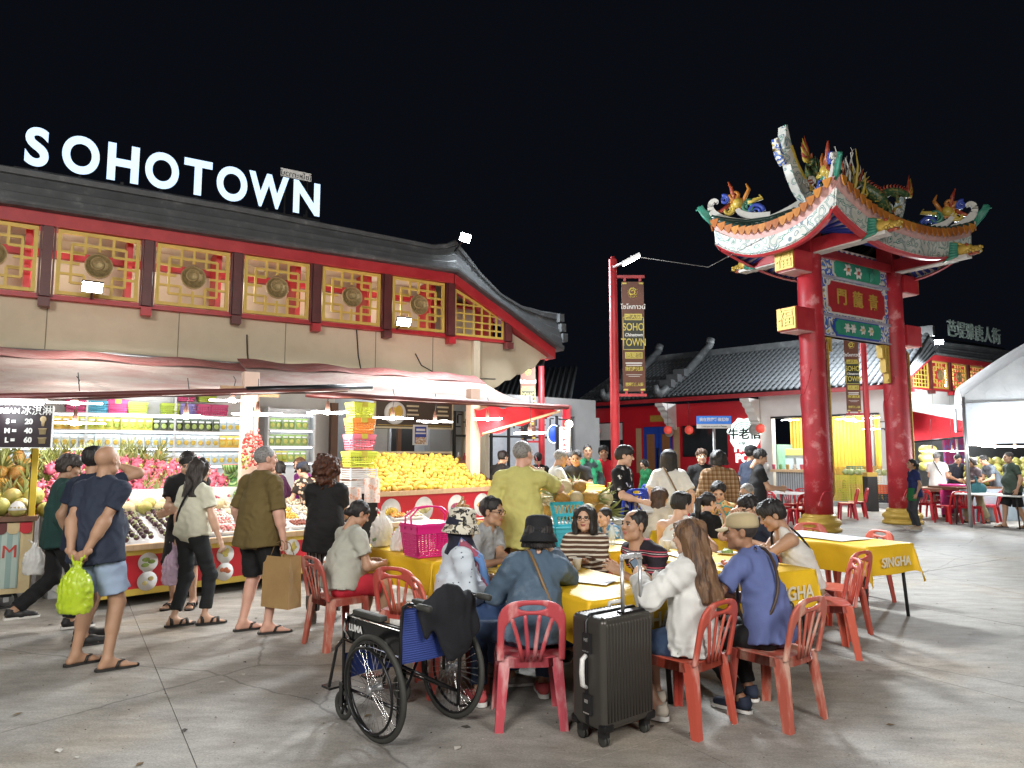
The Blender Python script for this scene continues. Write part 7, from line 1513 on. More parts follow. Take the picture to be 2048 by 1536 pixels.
f.cone((-.08, -.285, .86), (.22, -.29, .88), .035, .04, .04); f.cone((.05, -.30, .85), (.12, -.31, .66), .14, .12, .06, flat=((0, 1, 0), 3.6)); f.cone((.1, -.31, .68), (.06, -.31, .56), .12, .02, .05, flat=((0, 1, 0), 3.2)); f.cone((.2, -.29, .84), (.26, -.3, .7), .08, .05, .04, flat=((0, 1, 0), 2.5)); f.cone((-.1, -.29, .84), (-.1, -.3, .72), .06, .03, .04, flat=((0, 1, 0), 2))
f.folds(.009, 3, 55); V, Q = f.mesh(); V = smooth_v(V, Q, 1, .3); obj('cloth', np_mesh('jacket_cloth', [(V, Q, 0)], mk('jacket_black', (.008, .009, .013), .85, var=.2, bump=.2, bs=60)), jk)
# ------------------------------------------------------------------ suitcase
sc = thing('suitcase', 'dark ribbed hard shell suitcase standing on its wheels beside the table', 'suitcase', (.60, 4.36, 0), R(38))
SHL = mk('shell_gunmetal', (.062, .057, .050), .32, metal=.35, var=.08, spec=.5); SW, SD, SH = .43, .27, .62; zb = .09
f = Field((-.25, -.17, zb - .02), (.25, .17, zb + SH + .02), .009); P = np.meshgrid(*f.ax, indexing='ij', sparse=True); rr_ = .035
q = [np.abs(P[0]) - (SW / 2 - rr_), np.abs(P[1]) - (SD / 2 - rr_), np.abs(P[2] - zb - SH / 2) - (SH / 2 - rr_)]
f.d = (np.sqrt(np.maximum(q[0], 0) ** 2 + np.maximum(q[1], 0) ** 2 + np.maximum(q[2], 0) ** 2) + np.minimum(np.maximum(q[0], np.maximum(q[1], q[2])), 0) - rr_).astype(np.float32)
V, Q = f.mesh(); V = smooth_v(V, Q, 2, .5); obj('shell', np_mesh('shell', [(V, Q, 0)], SHL), sc)
for sy in (-1, 1):
 for k in range(15):
  x = -.18 + k * .0257
  MB().tube([(x, sy * (SD / 2 - .045), zb + SH + .001), (x, sy * (SD / 2 - .012), zb + SH - .012), (x, sy * (SD / 2 + .001), zb + SH - .05), (x, sy * (SD / 2 + .001), zb + .05)], .0068, 6, flat=(1, .7, 1)).build('rib', SHL, sc)
m = MB(); c_ = [(-SW / 2 - .002, 0, zb + .03), (-SW / 2 - .002, 0, zb + SH - .03), (-SW / 2 + .03, 0, zb + SH + .002), (SW / 2 - .03, 0, zb + SH + .002), (SW / 2 + .002, 0, zb + SH - .03), (SW / 2 + .002, 0, zb + .03), (SW / 2 - .03, 0, zb - .002), (-SW / 2 + .03, 0, zb - .002)]; m.tube(c_, .012, 6, closed=True); m.build('frame_seam', DARKM, sc)
for z in (zb + .13, zb + .47): lt = part('latch', BLACK, sc, ((-SW / 2 - .006, -.01, z), (.016, .07, .11))); part('latch_key', CHROME, lt, ((-SW / 2 - .016, -.01, z + .02), (.006, .03, .02)), ((-SW / 2 - .016, -.01, z - .045), (.006, .05, .008)))
MB().tube([(-SW / 2 - .005, 0, zb + .22), (-SW / 2 - .035, 0, zb + .24), (-SW / 2 - .04, 0, zb + .31), (-SW / 2 - .035, 0, zb + .38), (-SW / 2 - .005, 0, zb + .4)], [.013, .015, .016, .015, .013], 8).build('side_handle', mk('wrapped_white', (.66, .66, .64), .3, bump=.4, bs=40), sc)
for x in (-.0, .155): MB().tube([(x, -.085, zb + SH - .02), (x, -.085, zb + SH + .30)], .0115, 8).build('handle_tube', STEEL, sc)
MB().tube([(-.005, -.085, zb + SH + .3), (.0, -.085, zb + SH + .325), (.155, -.085, zb + SH + .325), (.16, -.085, zb + SH + .3)], .016, 8).build('handle_grip', mk('wrapped_grip', (.45, .45, .46), .15, var=.5, vs=40, bump=.9, bs=50, metal=.3), sc); part('handle_well', DARKM, sc, ((.077, -.085, zb + SH + .006), (.2, .05, .014)))
MB().tube([(.02, .05, zb + SH + .01), (.03, .05, zb + SH + .035), (.13, .05, zb + SH + .035), (.14, .05, zb + SH + .01)], .012, 8).build('top_handle', mk('wrapped_white', (.66, .66, .64), .3), sc)
for sx in (-1, 1):
 for sy in (-1, 1):
  w_ = thing('castor_wheel', None, None); w_.parent = sc; w_.location = (sx * .17, sy * .085, 0); part('fork', BLACK, w_, ((0, 0, .07), (.045, .05, .045)))
  for k in (-1, 1): MB().tube([(k * .011 - .006, 0, .032), (k * .011 - .0055, 0, .032), (k * .011 + .0055, 0, .032), (k * .011 + .006, 0, .032)], [.02, .032, .032, .02], 14).build('tyre', RUB, w_)
  part('corner_guard', DARKM, sc, ((sx * (SW / 2 - .04), sy * (SD / 2 - .025), zb + .02), (.085, .056, .05)), bevel=.015)
# ------------------------------------------------------------------ banner lamp posts
BNB = mk('banner_brown', (.13, .045, .025), .55, var=.15, vs=4); BNK = mk('banner_dark', (.02, .025, .015), .5); YTX = mk('banner_gold', (.62, .52, .10), .5, var=.1)
def banner_post(label, x, y, top, side, zt, hgt, w_, base=True, lamp_=None, face=0.0):
 t = thing('banner_post', label, 'lamp post', (x, y, 0), face); MB().lathe([(.085, .0), (.085, top * .5), (.075, top), (.07, top + .01), (.04, top + .015), (.04, top + .06), (0, top + .06)], 16).build('pole', RED, t)
 if base: part('base_sleeve', BLACK, t, ((0, 0, .5), (.3, .3, 1.0)), bevel=.01); part('base_collar', GOLD, t, ((0, 0, 1.06), (.29, .29, .12)))
 bx_ = side * (.16 + w_ / 2); b = part('banner', BNB, t, ((bx_, 0, zt - hgt / 2), (w_, .025, hgt))); part('banner_rail', RED, t, ((bx_ - side * .05, 0, zt + .1), (w_ + .14, .05, .05)), ((bx_ - side * .05, 0, zt - hgt - .07), (w_ + .14, .05, .05))); part('rail_tie', RED, t, ((bx_ - w_ * .35, 0, zt + .05), (.04, .03, .08)), ((bx_ + w_ * .35, 0, zt + .05), (.04, .03, .08)), ((bx_ - w_ * .35, 0, zt - hgt - .03), (.04, .03, .08)), ((bx_ + w_ * .35, 0, zt - hgt - .03), (.04, .03, .08)))
 k = hgt / 2.1; Z_ = lambda f: zt - hgt * f; y_ = -.016
 part('banner_panel', BNK, b, ((bx_, y_, Z_(.48)), (w_ * .9, .006, hgt * .30))); m = MB()
 for (f0, f1) in ((.325, .33), (.62, .625)): m.box((bx_, y_ - .002, Z_((f0 + f1) / 2)), (w_ * .94, .006, .012))
 for sx in (-1, 1): m.box((bx_ + sx * w_ * .46, y_ - .002, Z_(.475)), (.01, .006, hgt * .3))
 m.build('gold_frame', YTX, b)
 for f in (.325, .675): part('name_tab', YTX, b, ((bx_, y_ - .003, Z_(f)), (w_ * .78, .008, hgt * .058))); part('tab_fill', mk('tab_olive', (.25, .2, .04), .5), b, ((bx_, y_ - .005, Z_(f)), (w_ * .7, .008, hgt * .043)))
 T = lambda s_, sz, f, mt, sx=1.0, sh=0.0: letters('lettering', s_, sz * k, mt, b, (bx_, y_ - .012, Z_(f)), (R(90), 0, 0), .004, .002, 'CENTER', sx, sh)
 T('โซโหทาวน์', .12, .235, WHT, 1.0); T('唐人街', .1, .325, YTX); T('SOHO', .2, .42, YTX, .72); T('Chinatown', .085, .49, WHT, .9, .3); T('TOWN', .2, .56, YTX, .72); T('芭堤雅', .1, .675, YTX); T('我们是兄弟', .085, .80, YTX, .8); T('芭堤雅唐人街', .07, .94, YTX, .8)
 part('caption_line', WHT, b, ((bx_, y_, Z_(.745)), (w_ * .75, .006, .022)), ((bx_, y_, Z_(.765)), (w_ * .7, .006, .018)), ((bx_, y_, Z_(.85)), (w_ * .72, .006, .007)), ((bx_, y_, Z_(.865)), (w_ * .5, .006, .007)))
 m = MB(); dragon_relief(m, w_ * .3, -.02, Matrix.Translation((bx_, 0, Z_(.1)))); m.build('dragon_emblem', YTX, b)
 for sx in (-1, 1):
  for f in (.015, .985): part('corner_flourish', YTX, b, ((bx_ + sx * w_ * .38, y_, Z_(f)), (w_ * .2, .006, .03)))
 if lamp_:
  e = Vector(lamp_); MB().tube([(0, 0, top - .15), tuple(e * .55 + Vector((0, 0, (top - .15) * .45 + 0 * e.z))), tuple(e)], [.025, .025, .03], 8).build('lamp_arm', STEEL, t)
  h_ = MB().box((0, 0, 0), (.34, .14, .05)).build('lamp_head', STEEL, t); h_.location = e; h_.rotation_euler = (0, R(-28), 0); MB().box((0, 0, -.03), (.3, .12, .02)).build('lens', FLOOD, h_)
 return t
pp = D(1228, 700, 13.3); banner_post('red lamp post with brown SOHO TOWN banner in the middle of the plaza', pp.x, 13.3, 5.35, 1, 4.92, 2.1, .42, True, (2.05 - pp.x, -1.3, 5.0))
pp2 = G(1743, 1022); banner_post('red post with brown SOHO TOWN banner seen between the gate pillars', pp2.x, pp2.y, 5.6, -1, 5.1, 2.2, .42, True, (.2, .6, 5.75))  # lamp head here is unseen, added with its light for the tiled roofs
pp3 = D(1083, 800, 19.0); banner_post('partly hidden banner post beyond the awning corner', pp3.x, 19.0, 4.3, -1, 4.05, 2.0, .40)
MB().tube([Vector((1.9 + .35, 13.2, 5.4)), Vector((4.0, 14.2, 5.45)), g1 + Vector((-1.3, -.9, 6.2))], .008, 5).build('stay_wire', STEEL); tag(bpy.data.objects['stay_wire'], 'thin pale wire strung from the lamp post to the gate', 'wire')
# ------------------------------------------------------------------ signs, lanterns and the far side
def on_row(u, v, off=.0):
 x, z = pt_on(u, v, off); return mloc(x, off, z)
t = thing('neon_sign', 'round white glowing calligraphy sign on the red restaurant wall', 'sign', on_row(1490, 868, .1), MRZ); NEO = glow('neon_white', (.85, 1, .95), 1.2); rr = random.Random(2); k_ = .62
pol = [((k_ + .05 * math.sin(5 * a) + .04 * math.sin(11 * a)) * math.cos(a), (k_ * .95 + .05 * math.sin(7 * a)) * math.sin(a)) for a in np.linspace(0, 2 * math.pi, 49)[:-1]]
MB().prism(pol, .05, 0, Matrix(((1, 0, 0, 0), (0, 0, -1, 0), (0, 1, 0, 0), (0, 0, 0, 1)))).build('glowing_disc', NEO, t)
for r_ in (.2, .3, .4): MB().tube([(r_ * math.cos(a), -.06, .15 + r_ * .7 * math.sin(a)) for a in np.linspace(.2, 3.0, 12)], .015, 5).build('arc', mk('sign_grey', (.3, .34, .33), .5), t)
letters('lettering', '牛老倌', .42, BLACK, t, (0, -.065, -.02), (R(90), 0, 0), .02, .01); letters('lettering', '火锅', .14, BLACK, t, (-.1, -.065, -.34), (R(90), 0, 0), .02)
t = thing('wall_lettering', 'white HOT POT lettering on the red wall below the round sign', 'sign', on_row(1492, 905, .08), MRZ); letters('lettering', 'HOT', .42, glow('letter_white', (1, .95, .95), 1.2), t, (0, 0, .16), (R(90), 0, 0), .03, .02); letters('lettering', 'POT', .42, glow('letter_white', (1, .95, .95), 1.2), t, (0, 0, -.22), (R(90), 0, 0), .03, .02)
q = D(1427, 850, 17.0); t = thing('street_sign', 'blue and white Chinese street sign on a thin grey post', 'sign', (q.x, q.y, 0), 0); MB().tube([(0, 0, 0), (0, 0, 2.55)], .035, 8).build('post', STEEL, t); part('blue_plate', mk('sign_blue', (.03, .18, .62), .4, emit=.25), t, ((0, -.04, 2.46), (.82, .03, .19))); part('white_plate', PAPER, t, ((0, -.04, 2.31), (.82, .03, .1)))
letters('lettering', '我在芭提雅很想你', .088, WHT, t, (0, -.06, 2.465), (R(90), 0, 0), .004, .002); letters('lettering', 'I miss you so much in Pattaya', .05, BLACK, t, (0, -.06, 2.31), (R(90), 0, 0), .004)
q = D(1128, 880, 18.2); t = thing('light_box_sign', 'tall white light box with red Chinese characters', 'sign', (q.x, q.y, 0), R(10)); part('case', BLACK, t, ((-.03, .06, 2.0), (.34, .1, .72))); part('glowing_face', glow('lightbox', (1, .96, .95), 2.0), t, ((.01, 0, 2.0), (.26, .02, .68)))
for i, ch in enumerate('东北家乡菜'): letters('lettering', ch, .12, mk('sign_red', (.5, .02, .02), .5), t, (.01, -.014, 2.27 - .135 * i), (R(90), 0, 0), .004, .004)
MB().tube([(.18, .05, 0), (.18, .05, 2.4)], .02, 6).build('post', STEEL, t)
q = D(1107, 868, 18.4); t = thing('neon_sign', 'blue oval neon sign left of the light box', 'sign', q, R(10)); MB().lathe([(.23, 0), (.23, .04), (0, .04)], 28, T=Matrix.Rotation(R(90), 4, 'X'), sc=(.75, 1)).build('disc', glow('neon_blue', (.03, .08, .9), 1.0), t); MB().tube([(.17 * math.cos(a), -.05, .23 * math.sin(a)) for a in np.linspace(0, 6.283, 29)[:-1]], .012, 6, closed=True).build('ring', glow('neon_blue_ring', (.5, .6, 1), 4), t)
t = thing('wall_lamp', 'small yellow glowing lamp beside the light box', 'lamp', D(1138, 848, 18.0)); MB().ball((0, 0, 0), .1, 10, 8).build('globe', WARMB, t); part('bracket', BLACK, t, ((-.1, .05, .12), (.3, .03, .03)))
LNT = mk('lantern_red', (.62, .07, .05), .5, emit=.5)
ln_m = MB().lathe([(.05, -.15), (.12, -.12), (.155, -.05), (.155, .05), (.12, .12), (.05, .15)], 16).mesh('lantern_body', LNT); lc_m = MB().lathe([(.055, -.17), (.055, -.145)], 10).lathe([(.055, .145), (.055, .17)], 10).mesh('lantern_cap', GOLD)
for u, v, w_ in ((1193, 862, 'beside the grey wall'), (1336, 860, 'beside the blue door'), (1378, 860, 'behind the window glass edge'), (1521, 857, 'right of the round glowing sign')):
 p = on_row(u, v, .75); t = thing('paper_lantern', 'round red paper lantern hanging ' + w_, 'lantern', p, 0, 'red paper lanterns along the restaurant eave'); obj('lantern_body', ln_m, t); obj('lantern_cap', lc_m, t); MB().tube([(0, 0, .17), (0, 0, max(.2, 3.6 - p.z))], .006, 4).build('cord', BLACK, t)
t = thing('wall_lantern', 'black carriage lantern on the white pier', 'lamp', on_row(1768, 850, .15), MRZ); part('cage', BLACK, t, ((0, 0, .1), (.18, .18, .03)), ((0, 0, -.12), (.14, .14, .03))); part('cage_bar', BLACK, t, ((.07, .07, 0), (.015, .015, .24)), ((-.07, .07, 0), (.015, .015, .24))); part('glass', mk('lamp_glass', (.6, .66, .7), .2), t, ((0, 0, 0), (.13, .13, .2))); MB().tube([(0, .12, -.2), (.06, .06, -.22), (0, 0, -.13)], .02, 6).build('arm', BLACK, t)
x0, x1 = pt_on(1618, 950, .6)[0], pt_on(1552, 950, .6)[0]; t = thing('shop_counter', 'grey boarded drinks counter with wooden top in the yellow shop', 'counter', mloc(0, .35), MRZ)
part('front', mk('counter_grey', (.35, .37, .40), .6), t, ((-(x0 + x1) / 2, 0, .6), (x1 - x0, .5, .9))); part('top', WOOD, t, ((-(x0 + x1) / 2, -.05, 1.09), (x1 - x0 + .25, .75, .08)))
for k in range(14): part('board_joint', DARKM, t, ((-(x0 + (x1 - x0) * k / 14), -.252, .6), (.012, .006, .88)))
rr = random.Random(6); cl = [mk('drink_%d' % i, c, .4) for i, c in enumerate(((.6, .12, .2), (.7, .7, .68), (.5, .35, .08), (.2, .4, .15)))]
for i in range(7): o = MB().lathe([(.045, 0), (.06, .16), (.062, .17), (0, .17)], 10).build('drink_tub', cl[i % 4], None); o.location = mloc(x0 + .25 + .24 * i, .55, 1.135); tag(o, '%s tub on the drinks counter' % ('small pink', 'small white', 'small amber', 'small green')[i % 4], 'tub', '%s tubs on the drinks counter' % ('pink', 'white', 'amber', 'green')[i % 4])
xf_ = pt_on(1590, 900, -1.0)[0]; t = thing('drinks_fridge', 'white glass fronted drinks fridge behind the counter', 'fridge', mloc(xf_, -1.0), MRZ); part('cabinet', WHITE, t, ((0, .3, 1.0), (1.0, .6, 1.7))); part('header', mk('fridge_header', (.62, .58, .2), .5, emit=.4), t, ((0, -.02, 1.72), (.96, .04, .22)))
for x in (-.24, .24): d_ = part('door', STEEL, t, ((x, -.02, .95), (.46, .04, 1.25))); part('pane', mk('fridge_glow', (.55, .62, .68), .2, emit=.5), d_, ((x, -.045, .95), (.38, .01, 1.1))); part('handle', BLACK, d_, ((x + (.17 if x < 0 else -.17), -.06, .95), (.02, .03, .4)))
def crate(label, loc, rz, col, group, w=.5, d=.34, h=.27):
 pm = mk('crate_%d_%d' % (int(col[0] * 99), int(col[1] * 99)), col, .5, var=.1); t = thing('plastic_crate', label, 'crate', loc, rz, group); m = MB()
 for sy in (-1, 1):
  for k in range(5): m.box((0, sy * d / 2, .03 + .055 * k), (w, .014, .022))
  for k in range(7): m.box((-w / 2 + w * k / 6, sy * d / 2, h / 2), (.016, .018, h))
 for sx in (-1, 1):
  for k in range(5): m.box((sx * w / 2, 0, .03 + .055 * k), (.014, d, .022))
  for k in range(5): m.box((sx * w / 2, -d / 2 + d * k / 4, h / 2), (.018, .016, h))
 m.box((0, 0, .01), (w, d, .014)); m.build('crate_body', pm, t); return t
cg = 'plastic crates in front of the yellow shop'; COCO = mk('coconut_green', (.28, .34, .13), .5, var=.25, vs=8, col2=(.5, .48, .34), mix=(.5, .6), rnd=.15); co_m = MB().lathe([(.05, 0), (.1, .03), (.115, .09), (.09, .16), (.04, .19), (0, .19)], 12).mesh('coconut', COCO)
CY, CG2, CO = (.5, .46, .05), (.1, .3, .25), (.6, .4, .08)
for i, (u, z, c, lab) in enumerate(((1665, .15, CO, 'orange crate at the bottom left'), (1690, .15, CY, 'lime yellow crate at the bottom'), (1690, .43, CY, 'lime yellow crate second from the bottom'), (1690, .71, CY, 'lime yellow crate under the coconuts'), (1716, .15, CY, 'lime yellow crate beside the lamp post base'), (1716, .43, CO, 'orange crate in the middle of the stack'), (1716, .71, CY, 'lime yellow crate under the right coconuts'), (1672, .95, CO, 'orange crate on the shelf row'), (1700, 1.0, CG2, 'teal crate behind the coconuts'), (1735, 1.0, CO, 'orange crate behind the coconuts'), (1668, .55, CO, 'orange crate leaning by the gate pillar'), (1766, .15, (.03, .03, .035), 'black crate right of the lamp post'), (1766, .43, (.6, .1, .05), 'red crate on the black one'), (1766, .71, (.66, .66, .64), 'white crate on top of the red one'))):
 xx = pt_on(u, 980, .5)[0]; crate(lab + ' of the yellow shop', mloc(xx, .35 if z < .9 else -.2, z), MRZ, c, cg)
for i, u in enumerate((1690, 1702, 1714, 1725, 1737, 1757, 1768)):
 o = obj('coconut', co_m, None, mloc(pt_on(u, 955, .5)[0], .38 + .05 * (i % 2), .985 if u < 1750 else .985), (0, 0, i), 1.0); tag(o, 'trimmed green coconut on the crates of the yellow shop', 'coconut', 'coconuts on the crates')
for i, (u, v, nm) in enumerate(((1580, 840, 'left, near the mint wall'), (1640, 842, 'hidden partly by the gate pillar'), (1690, 838, 'above the crates'), (1712, 842, 'left of the lamp post'), (1742, 836, 'right of the lamp post'), (1745, 858, 'lowest, right of the lamp post'))):
 fan_lamp(on_row(u, v, -.7), 26, 'white fan shaped led lamp in the yellow shop, ' + nm, 'fan shaped led lamps in the yellow shop', (1, .95, .85), 3.15)
# ---- white tent and stalls at far right
TENT = cloth_mat('tent_white', (.60, .63, .66), (.50, .53, .56), .35)
tn = thing('tent', 'white arched canopy tent with hanging side curtain at the right edge', 'tent', (10.35, 16.3, 0), R(-30))
def tfn(a, b):
 x = a * 6; z = 2.95 + 2.1 * math.sin(min(1, a * 1.35) * math.pi / 2) - .25 * b * 0 + .02 * math.sin(14 * a); return (x, b * 5, z + .8 * math.sin(math.pi * b) * .5)
MB().grid(tfn, 24, 12).build('canopy', TENT, tn)
MB().grid(lambda a, b: tuple(Vector(tfn(a, 0)) * (1 - b) + Vector((a * 6, -.02 + .0, 2.86 + .015 * math.sin(30 * a))) * b), 24, 8).build('canopy_end', TENT, tn)
MB().grid(lambda a, b: (a * 6, .05 + .05 * math.sin(26 * a) * b, 2.8 - .95 * b + .04 * math.sin(9 * a)), 50, 6).build('side_curtain', cloth_mat('tent_curtain', (.58, .64, .70), (.5, .56, .62), .45), tn)
for x, y in ((.03, .0), (2.6, .1), (.03, 5)): MB().tube([(x, y, 0), (x, y, 2.95)], .04, 8).build('tent_pole', STEEL, tn)
m = MB(); m.tube([(0, .0, 2.84), (6, .0, 2.84)], .03, 6); m.build('eave_rail', STEEL, tn)
for i in range(5): MB().tube([(.5 + .5 * i, .15, 2.78), (.9 + .5 * i, .2, 2.72)], .018, 6).build('tube_lamp', LEDC, tn)
lamp('tent_light', (1.5, 1.8, 2.4), 70, (.92, .97, 1), .4, tn); lamp('tent_light', (.8, -.6, 2.2), 30, (.92, .97, 1), .3, tn)
for i, (u, v) in enumerate(((1990, 893), (2030, 893), (1960, 890))): fan_lamp(D(u, v, 17.2), 34, 'white fan shaped led lamp under the tent, ' + ('middle', 'rightmost', 'leftmost')[i], 'fan shaped led lamps under the tent', (.95, .98, 1), 2.5)
ra = thing('awning', 'white topped awning with deep red front beside the right gate pillar', 'awning'); a0, a1 = D(1822, 822, 22.0), D(1945, 845, 21.0); ab0, ab1 = D(1822, 808, 24.5), D(1950, 812, 25.0)
b0_, b1_ = D(1826, 884, 21.0), D(1950, 872, 20.0)
MB().grid(lambda a, b: ab0.lerp(ab1, a).lerp(a0.lerp(a1, a), b), 12, 4).build('top_canvas', TENT, ra); MB().grid(lambda a, b: a0.lerp(a1, a).lerp(b0_.lerp(b1_, a), b) + Vector((0, 0, -.03 * math.sin(math.pi * a) * b)), 16, 4).build('red_front', REDC, ra); MB().tube([b0_, b1_], .03, 6).build('front_pole', DARKM, ra)
for u in (1905, 1865): fan_lamp(D(u, 902, 19.5), 36, 'white fan shaped led lamp under the red awning, ' + ('above the dark shirted vendor' if u > 1900 else 'beside the gate pillar'), 'fan shaped led lamps under the red awning', (1, .96, .9), 2.6)
st = thing('market_stall', 'market table with bright pink tub cloth under the red awning', 'stall', (11.4, 18.9, 0), SA); part('table', DWOOD, st, ((0, 0, .75), (2.2, .9, .08))); part('cloth', mk('pink_cloth', (.6, .05, .22), .5), st, ((0, -.46, .45), (2.2, .02, .6))); part('leg', STEEL, st, ((-1, .3, .36), (.05, .05, .72))); part('leg', STEEL, st, ((1, .3, .36), (.05, .05, .72)))
bd_ = thing('backdrop_panel', 'pink and blue printed panel behind the dark shirted vendor', 'panel', D(1912, 920, 21.5), SA); part('panel', mk('panel_pink', (.55, .07, .25), .5, var=.4, vs=3, col2=(.2, .2, .5), mix=(.5, .56)), bd_, ((0, 0, 0), (1.3, .05, 1.6)))
s2 = thing('market_stall', 'melon stall table under the white tent', 'stall', (12.6, 18.4, 0), R(12)); part('table', DWOOD, s2, ((0, 0, .8), (3.6, 1.0, .08))); part('skirt', mk('skirt_blue', (.35, .42, .48), .5), s2, ((0, -.5, .4), (3.6, .02, .78)))
rr = random.Random(9)
for k in range(4):
 for i in range(13 - k * 2): p = Vector((11.7 + .24 * i + .12 * k, 18.35 + .16 * k, .95 + .17 * k)); fruit(wat if k > 9 else mel, p, rrot(), 'round green melon heaped on the tent stall', 'melon', 'green melons heaped under the tent', rr.uniform(1.15, 1.4))
for i in range(12):
 p = D(1848 + 5 * (i % 4), 900 + 16 * (i // 4), 20.0); fruit(mel, p, rrot(), 'hanging pale green melon beside the right gate pillar', 'melon', 'hanging melons beside the gate pillar', 1.5)
pt_ = thing('pink_tub', 'bright pink plastic tub in front of the dark shirted vendor', 'tub', D(1908, 980, 18.2) * Vector((1, 1, 0)) + Vector((0, 0, .62)), 0); MB().lathe([(.26, 0), (.33, .24), (.35, .25), (.35, .27), (.31, .26), (.25, .02), (0, .02)], 20).build('tub', mk('tub_pink', (.66, .06, .26), .35), pt_); ptb = thing('stool_table', 'small stand under the pink tub', 'stand', D(1908, 980, 18.2) * Vector((1, 1, 0))); part('top', STEEL, ptb, ((0, 0, .6), (.6, .6, .03))); MB().tube([(0, 0, 0), (0, 0, .59)], .04, 8).build('leg', STEEL, ptb)
cb = thing('cold_box', 'pale blue chest with melons on top behind the cyan basket', 'chest', (.72, 8.35, 0), R(25)); part('body', mk('chest_blue', (.45, .55, .62), .4), cb, ((0, 0, .42), (1.1, .6, .84)), bevel=.02); part('lid', WHITE, cb, ((0, 0, .87), (1.14, .64, .05)))
for i in range(13):
 a = i % 5; p = Vector((.36 + .17 * a + .05 * (i // 5), 8.2 + .16 * (i // 5), 1.0 + .13 * (i // 5))); fruit(can if i % 2 else pn, p, rrot(), ('netted melon' if i % 2 else 'pineapple') + ' on the chest behind the cyan basket', 'melon' if i % 2 else 'pineapple', ('melons' if i % 2 else 'pineapples') + ' on the chest', 1.1)
gw = thing('building', 'plain pale rear wall closing the plaza at far right', 'building', (16.5, 27, 0), SA); part('wall', GREYW, gw, ((0, 0, 1.6), (10, .2, 3.2)))
# ------------------------------------------------------------------ the people in the picture
def fab(name, c, **k): return mk('cloth_' + name, c, k.pop('rough', .82), var=k.pop('var', .14), vs=k.pop('vs', 5), bump=.25, bs=k.pop('bs', 260), spec=.25, **k)
def stripes(name, cols, sc, ax='Z', rough=.8):
 def fn(nt, L, c, b):
  sp = nd(nt, 'ShaderNodeSeparateXYZ'); L(c, sp.inputs[0]); m = nd(nt, 'ShaderNodeMath', operation='MULTIPLY'); L(sp.outputs[ax], m.inputs[0]); m.inputs[1].default_value = sc; f = nd(nt, 'ShaderNodeMath', operation='FRACT'); L(m.outputs[0], f.inputs[0]); return ramp(nt, L, f.outputs[0], cols, 'CONSTANT')
 return nodes_mat('cloth_' + name, fn, rough, .25)
def blotch(name, base, cols, sc, feature='F1', th=.35, rough=.8):
 def fn(nt, L, c, b):
  v = nd(nt, 'ShaderNodeTexVoronoi', Scale=sc, feature='F1'); L(c, v.inputs['Vector']); w_ = nd(nt, 'ShaderNodeTexNoise', Scale=sc * .6, Detail=2.0); L(c, w_.inputs['Vector']); st = [(0, base)] + [(.40 + .24 * i / len(cols), cc) for i, cc in enumerate(cols)]
  a = ramp(nt, L, w_.outputs['Fac'], st, 'CONSTANT'); lt = nd(nt, 'ShaderNodeMath', operation='LESS_THAN'); L(v.outputs['Distance'], lt.inputs[0]); lt.inputs[1].default_value = th; return mixc(nt, L, lt.outputs[0], base, a)
 return nodes_mat('cloth_' + name, fn, rough, .25)
def plaid(nt, L, c, b):
 sp = nd(nt, 'ShaderNodeSeparateXYZ'); L(c, sp.inputs[0]); out = []
 for ax in 'XZ':
  m = nd(nt, 'ShaderNodeMath', operation='MULTIPLY'); L(sp.outputs[ax], m.inputs[0]); m.inputs[1].default_value = 17; f = nd(nt, 'ShaderNodeMath', operation='FRACT'); L(m.outputs[0], f.inputs[0]); out.append(ramp(nt, L, f.outputs[0], ((0, (.60, .5, .38)), (.5, (1, 1, 1)), (.62, (.5, .42, .34)), (.72, (1, 1, 1))), 'CONSTANT'))
 m = nd(nt, 'ShaderNodeMix', data_type='RGBA', blend_type='MULTIPLY'); m.inputs[0].default_value = 1; L(out[0], m.inputs[6]); L(out[1], m.inputs[7]); m2 = nd(nt, 'ShaderNodeMix', data_type='RGBA', blend_type='MULTIPLY'); m2.inputs[0].default_value = 1; L(m.outputs[2], m2.inputs[6]); m2.inputs[7].default_value = (.40, .29, .19, 1); return m2.outputs[2]
PLAID = nodes_mat('cloth_plaid', plaid, .85, .2)
NAVY, BLK, WHI, GRY = fab('navy', (.028, .036, .060)), fab('black', (.014, .014, .015)), fab('white', (.66, .65, .61)), fab('grey', (.30, .31, .32))
OLV, LBL, LIME, CRMC, RDC = fab('olive', (.13, .095, .035)), fab('lightblue', (.30, .38, .52)), fab('lime', (.52, .55, .28)), fab('cream', (.64, .58, .47)), fab('redshort', (.50, .03, .05))
GRYT, YELS, DGR, DEN, DEND = fab('greytee', (.42, .42, .36)), fab('paleyellow', (.50, .47, .16)), fab('darkgreen', (.02, .055, .05)), fab('denim', (.075, .115, .165), col2=(.16, .21, .27), mix=(.5, .7), bs=300), fab('denimdark', (.03, .05, .10), col2=(.06, .09, .15))
POLO, KHAK, CAMO, PURP, NAVP = fab('bluepolo', (.105, .135, .30)), fab('khaki', (.34, .30, .19)), blotch('camo', (.20, .17, .13), ((.05, .045, .04), (.35, .31, .25)), 9, th=2), fab('purple', (.30, .04, .28)), fab('navypolo', (.02, .03, .11))
FLOR, PRNT = blotch('floral', (.03, .025, .022), ((.5, .42, .33), (.55, .3, .2)), 16, th=.42), blotch('shirtprint', (.012, .012, .013), ((.68, .66, .62), (.05, .05, .06), (.62, .6, .55)), 9, th=.36)
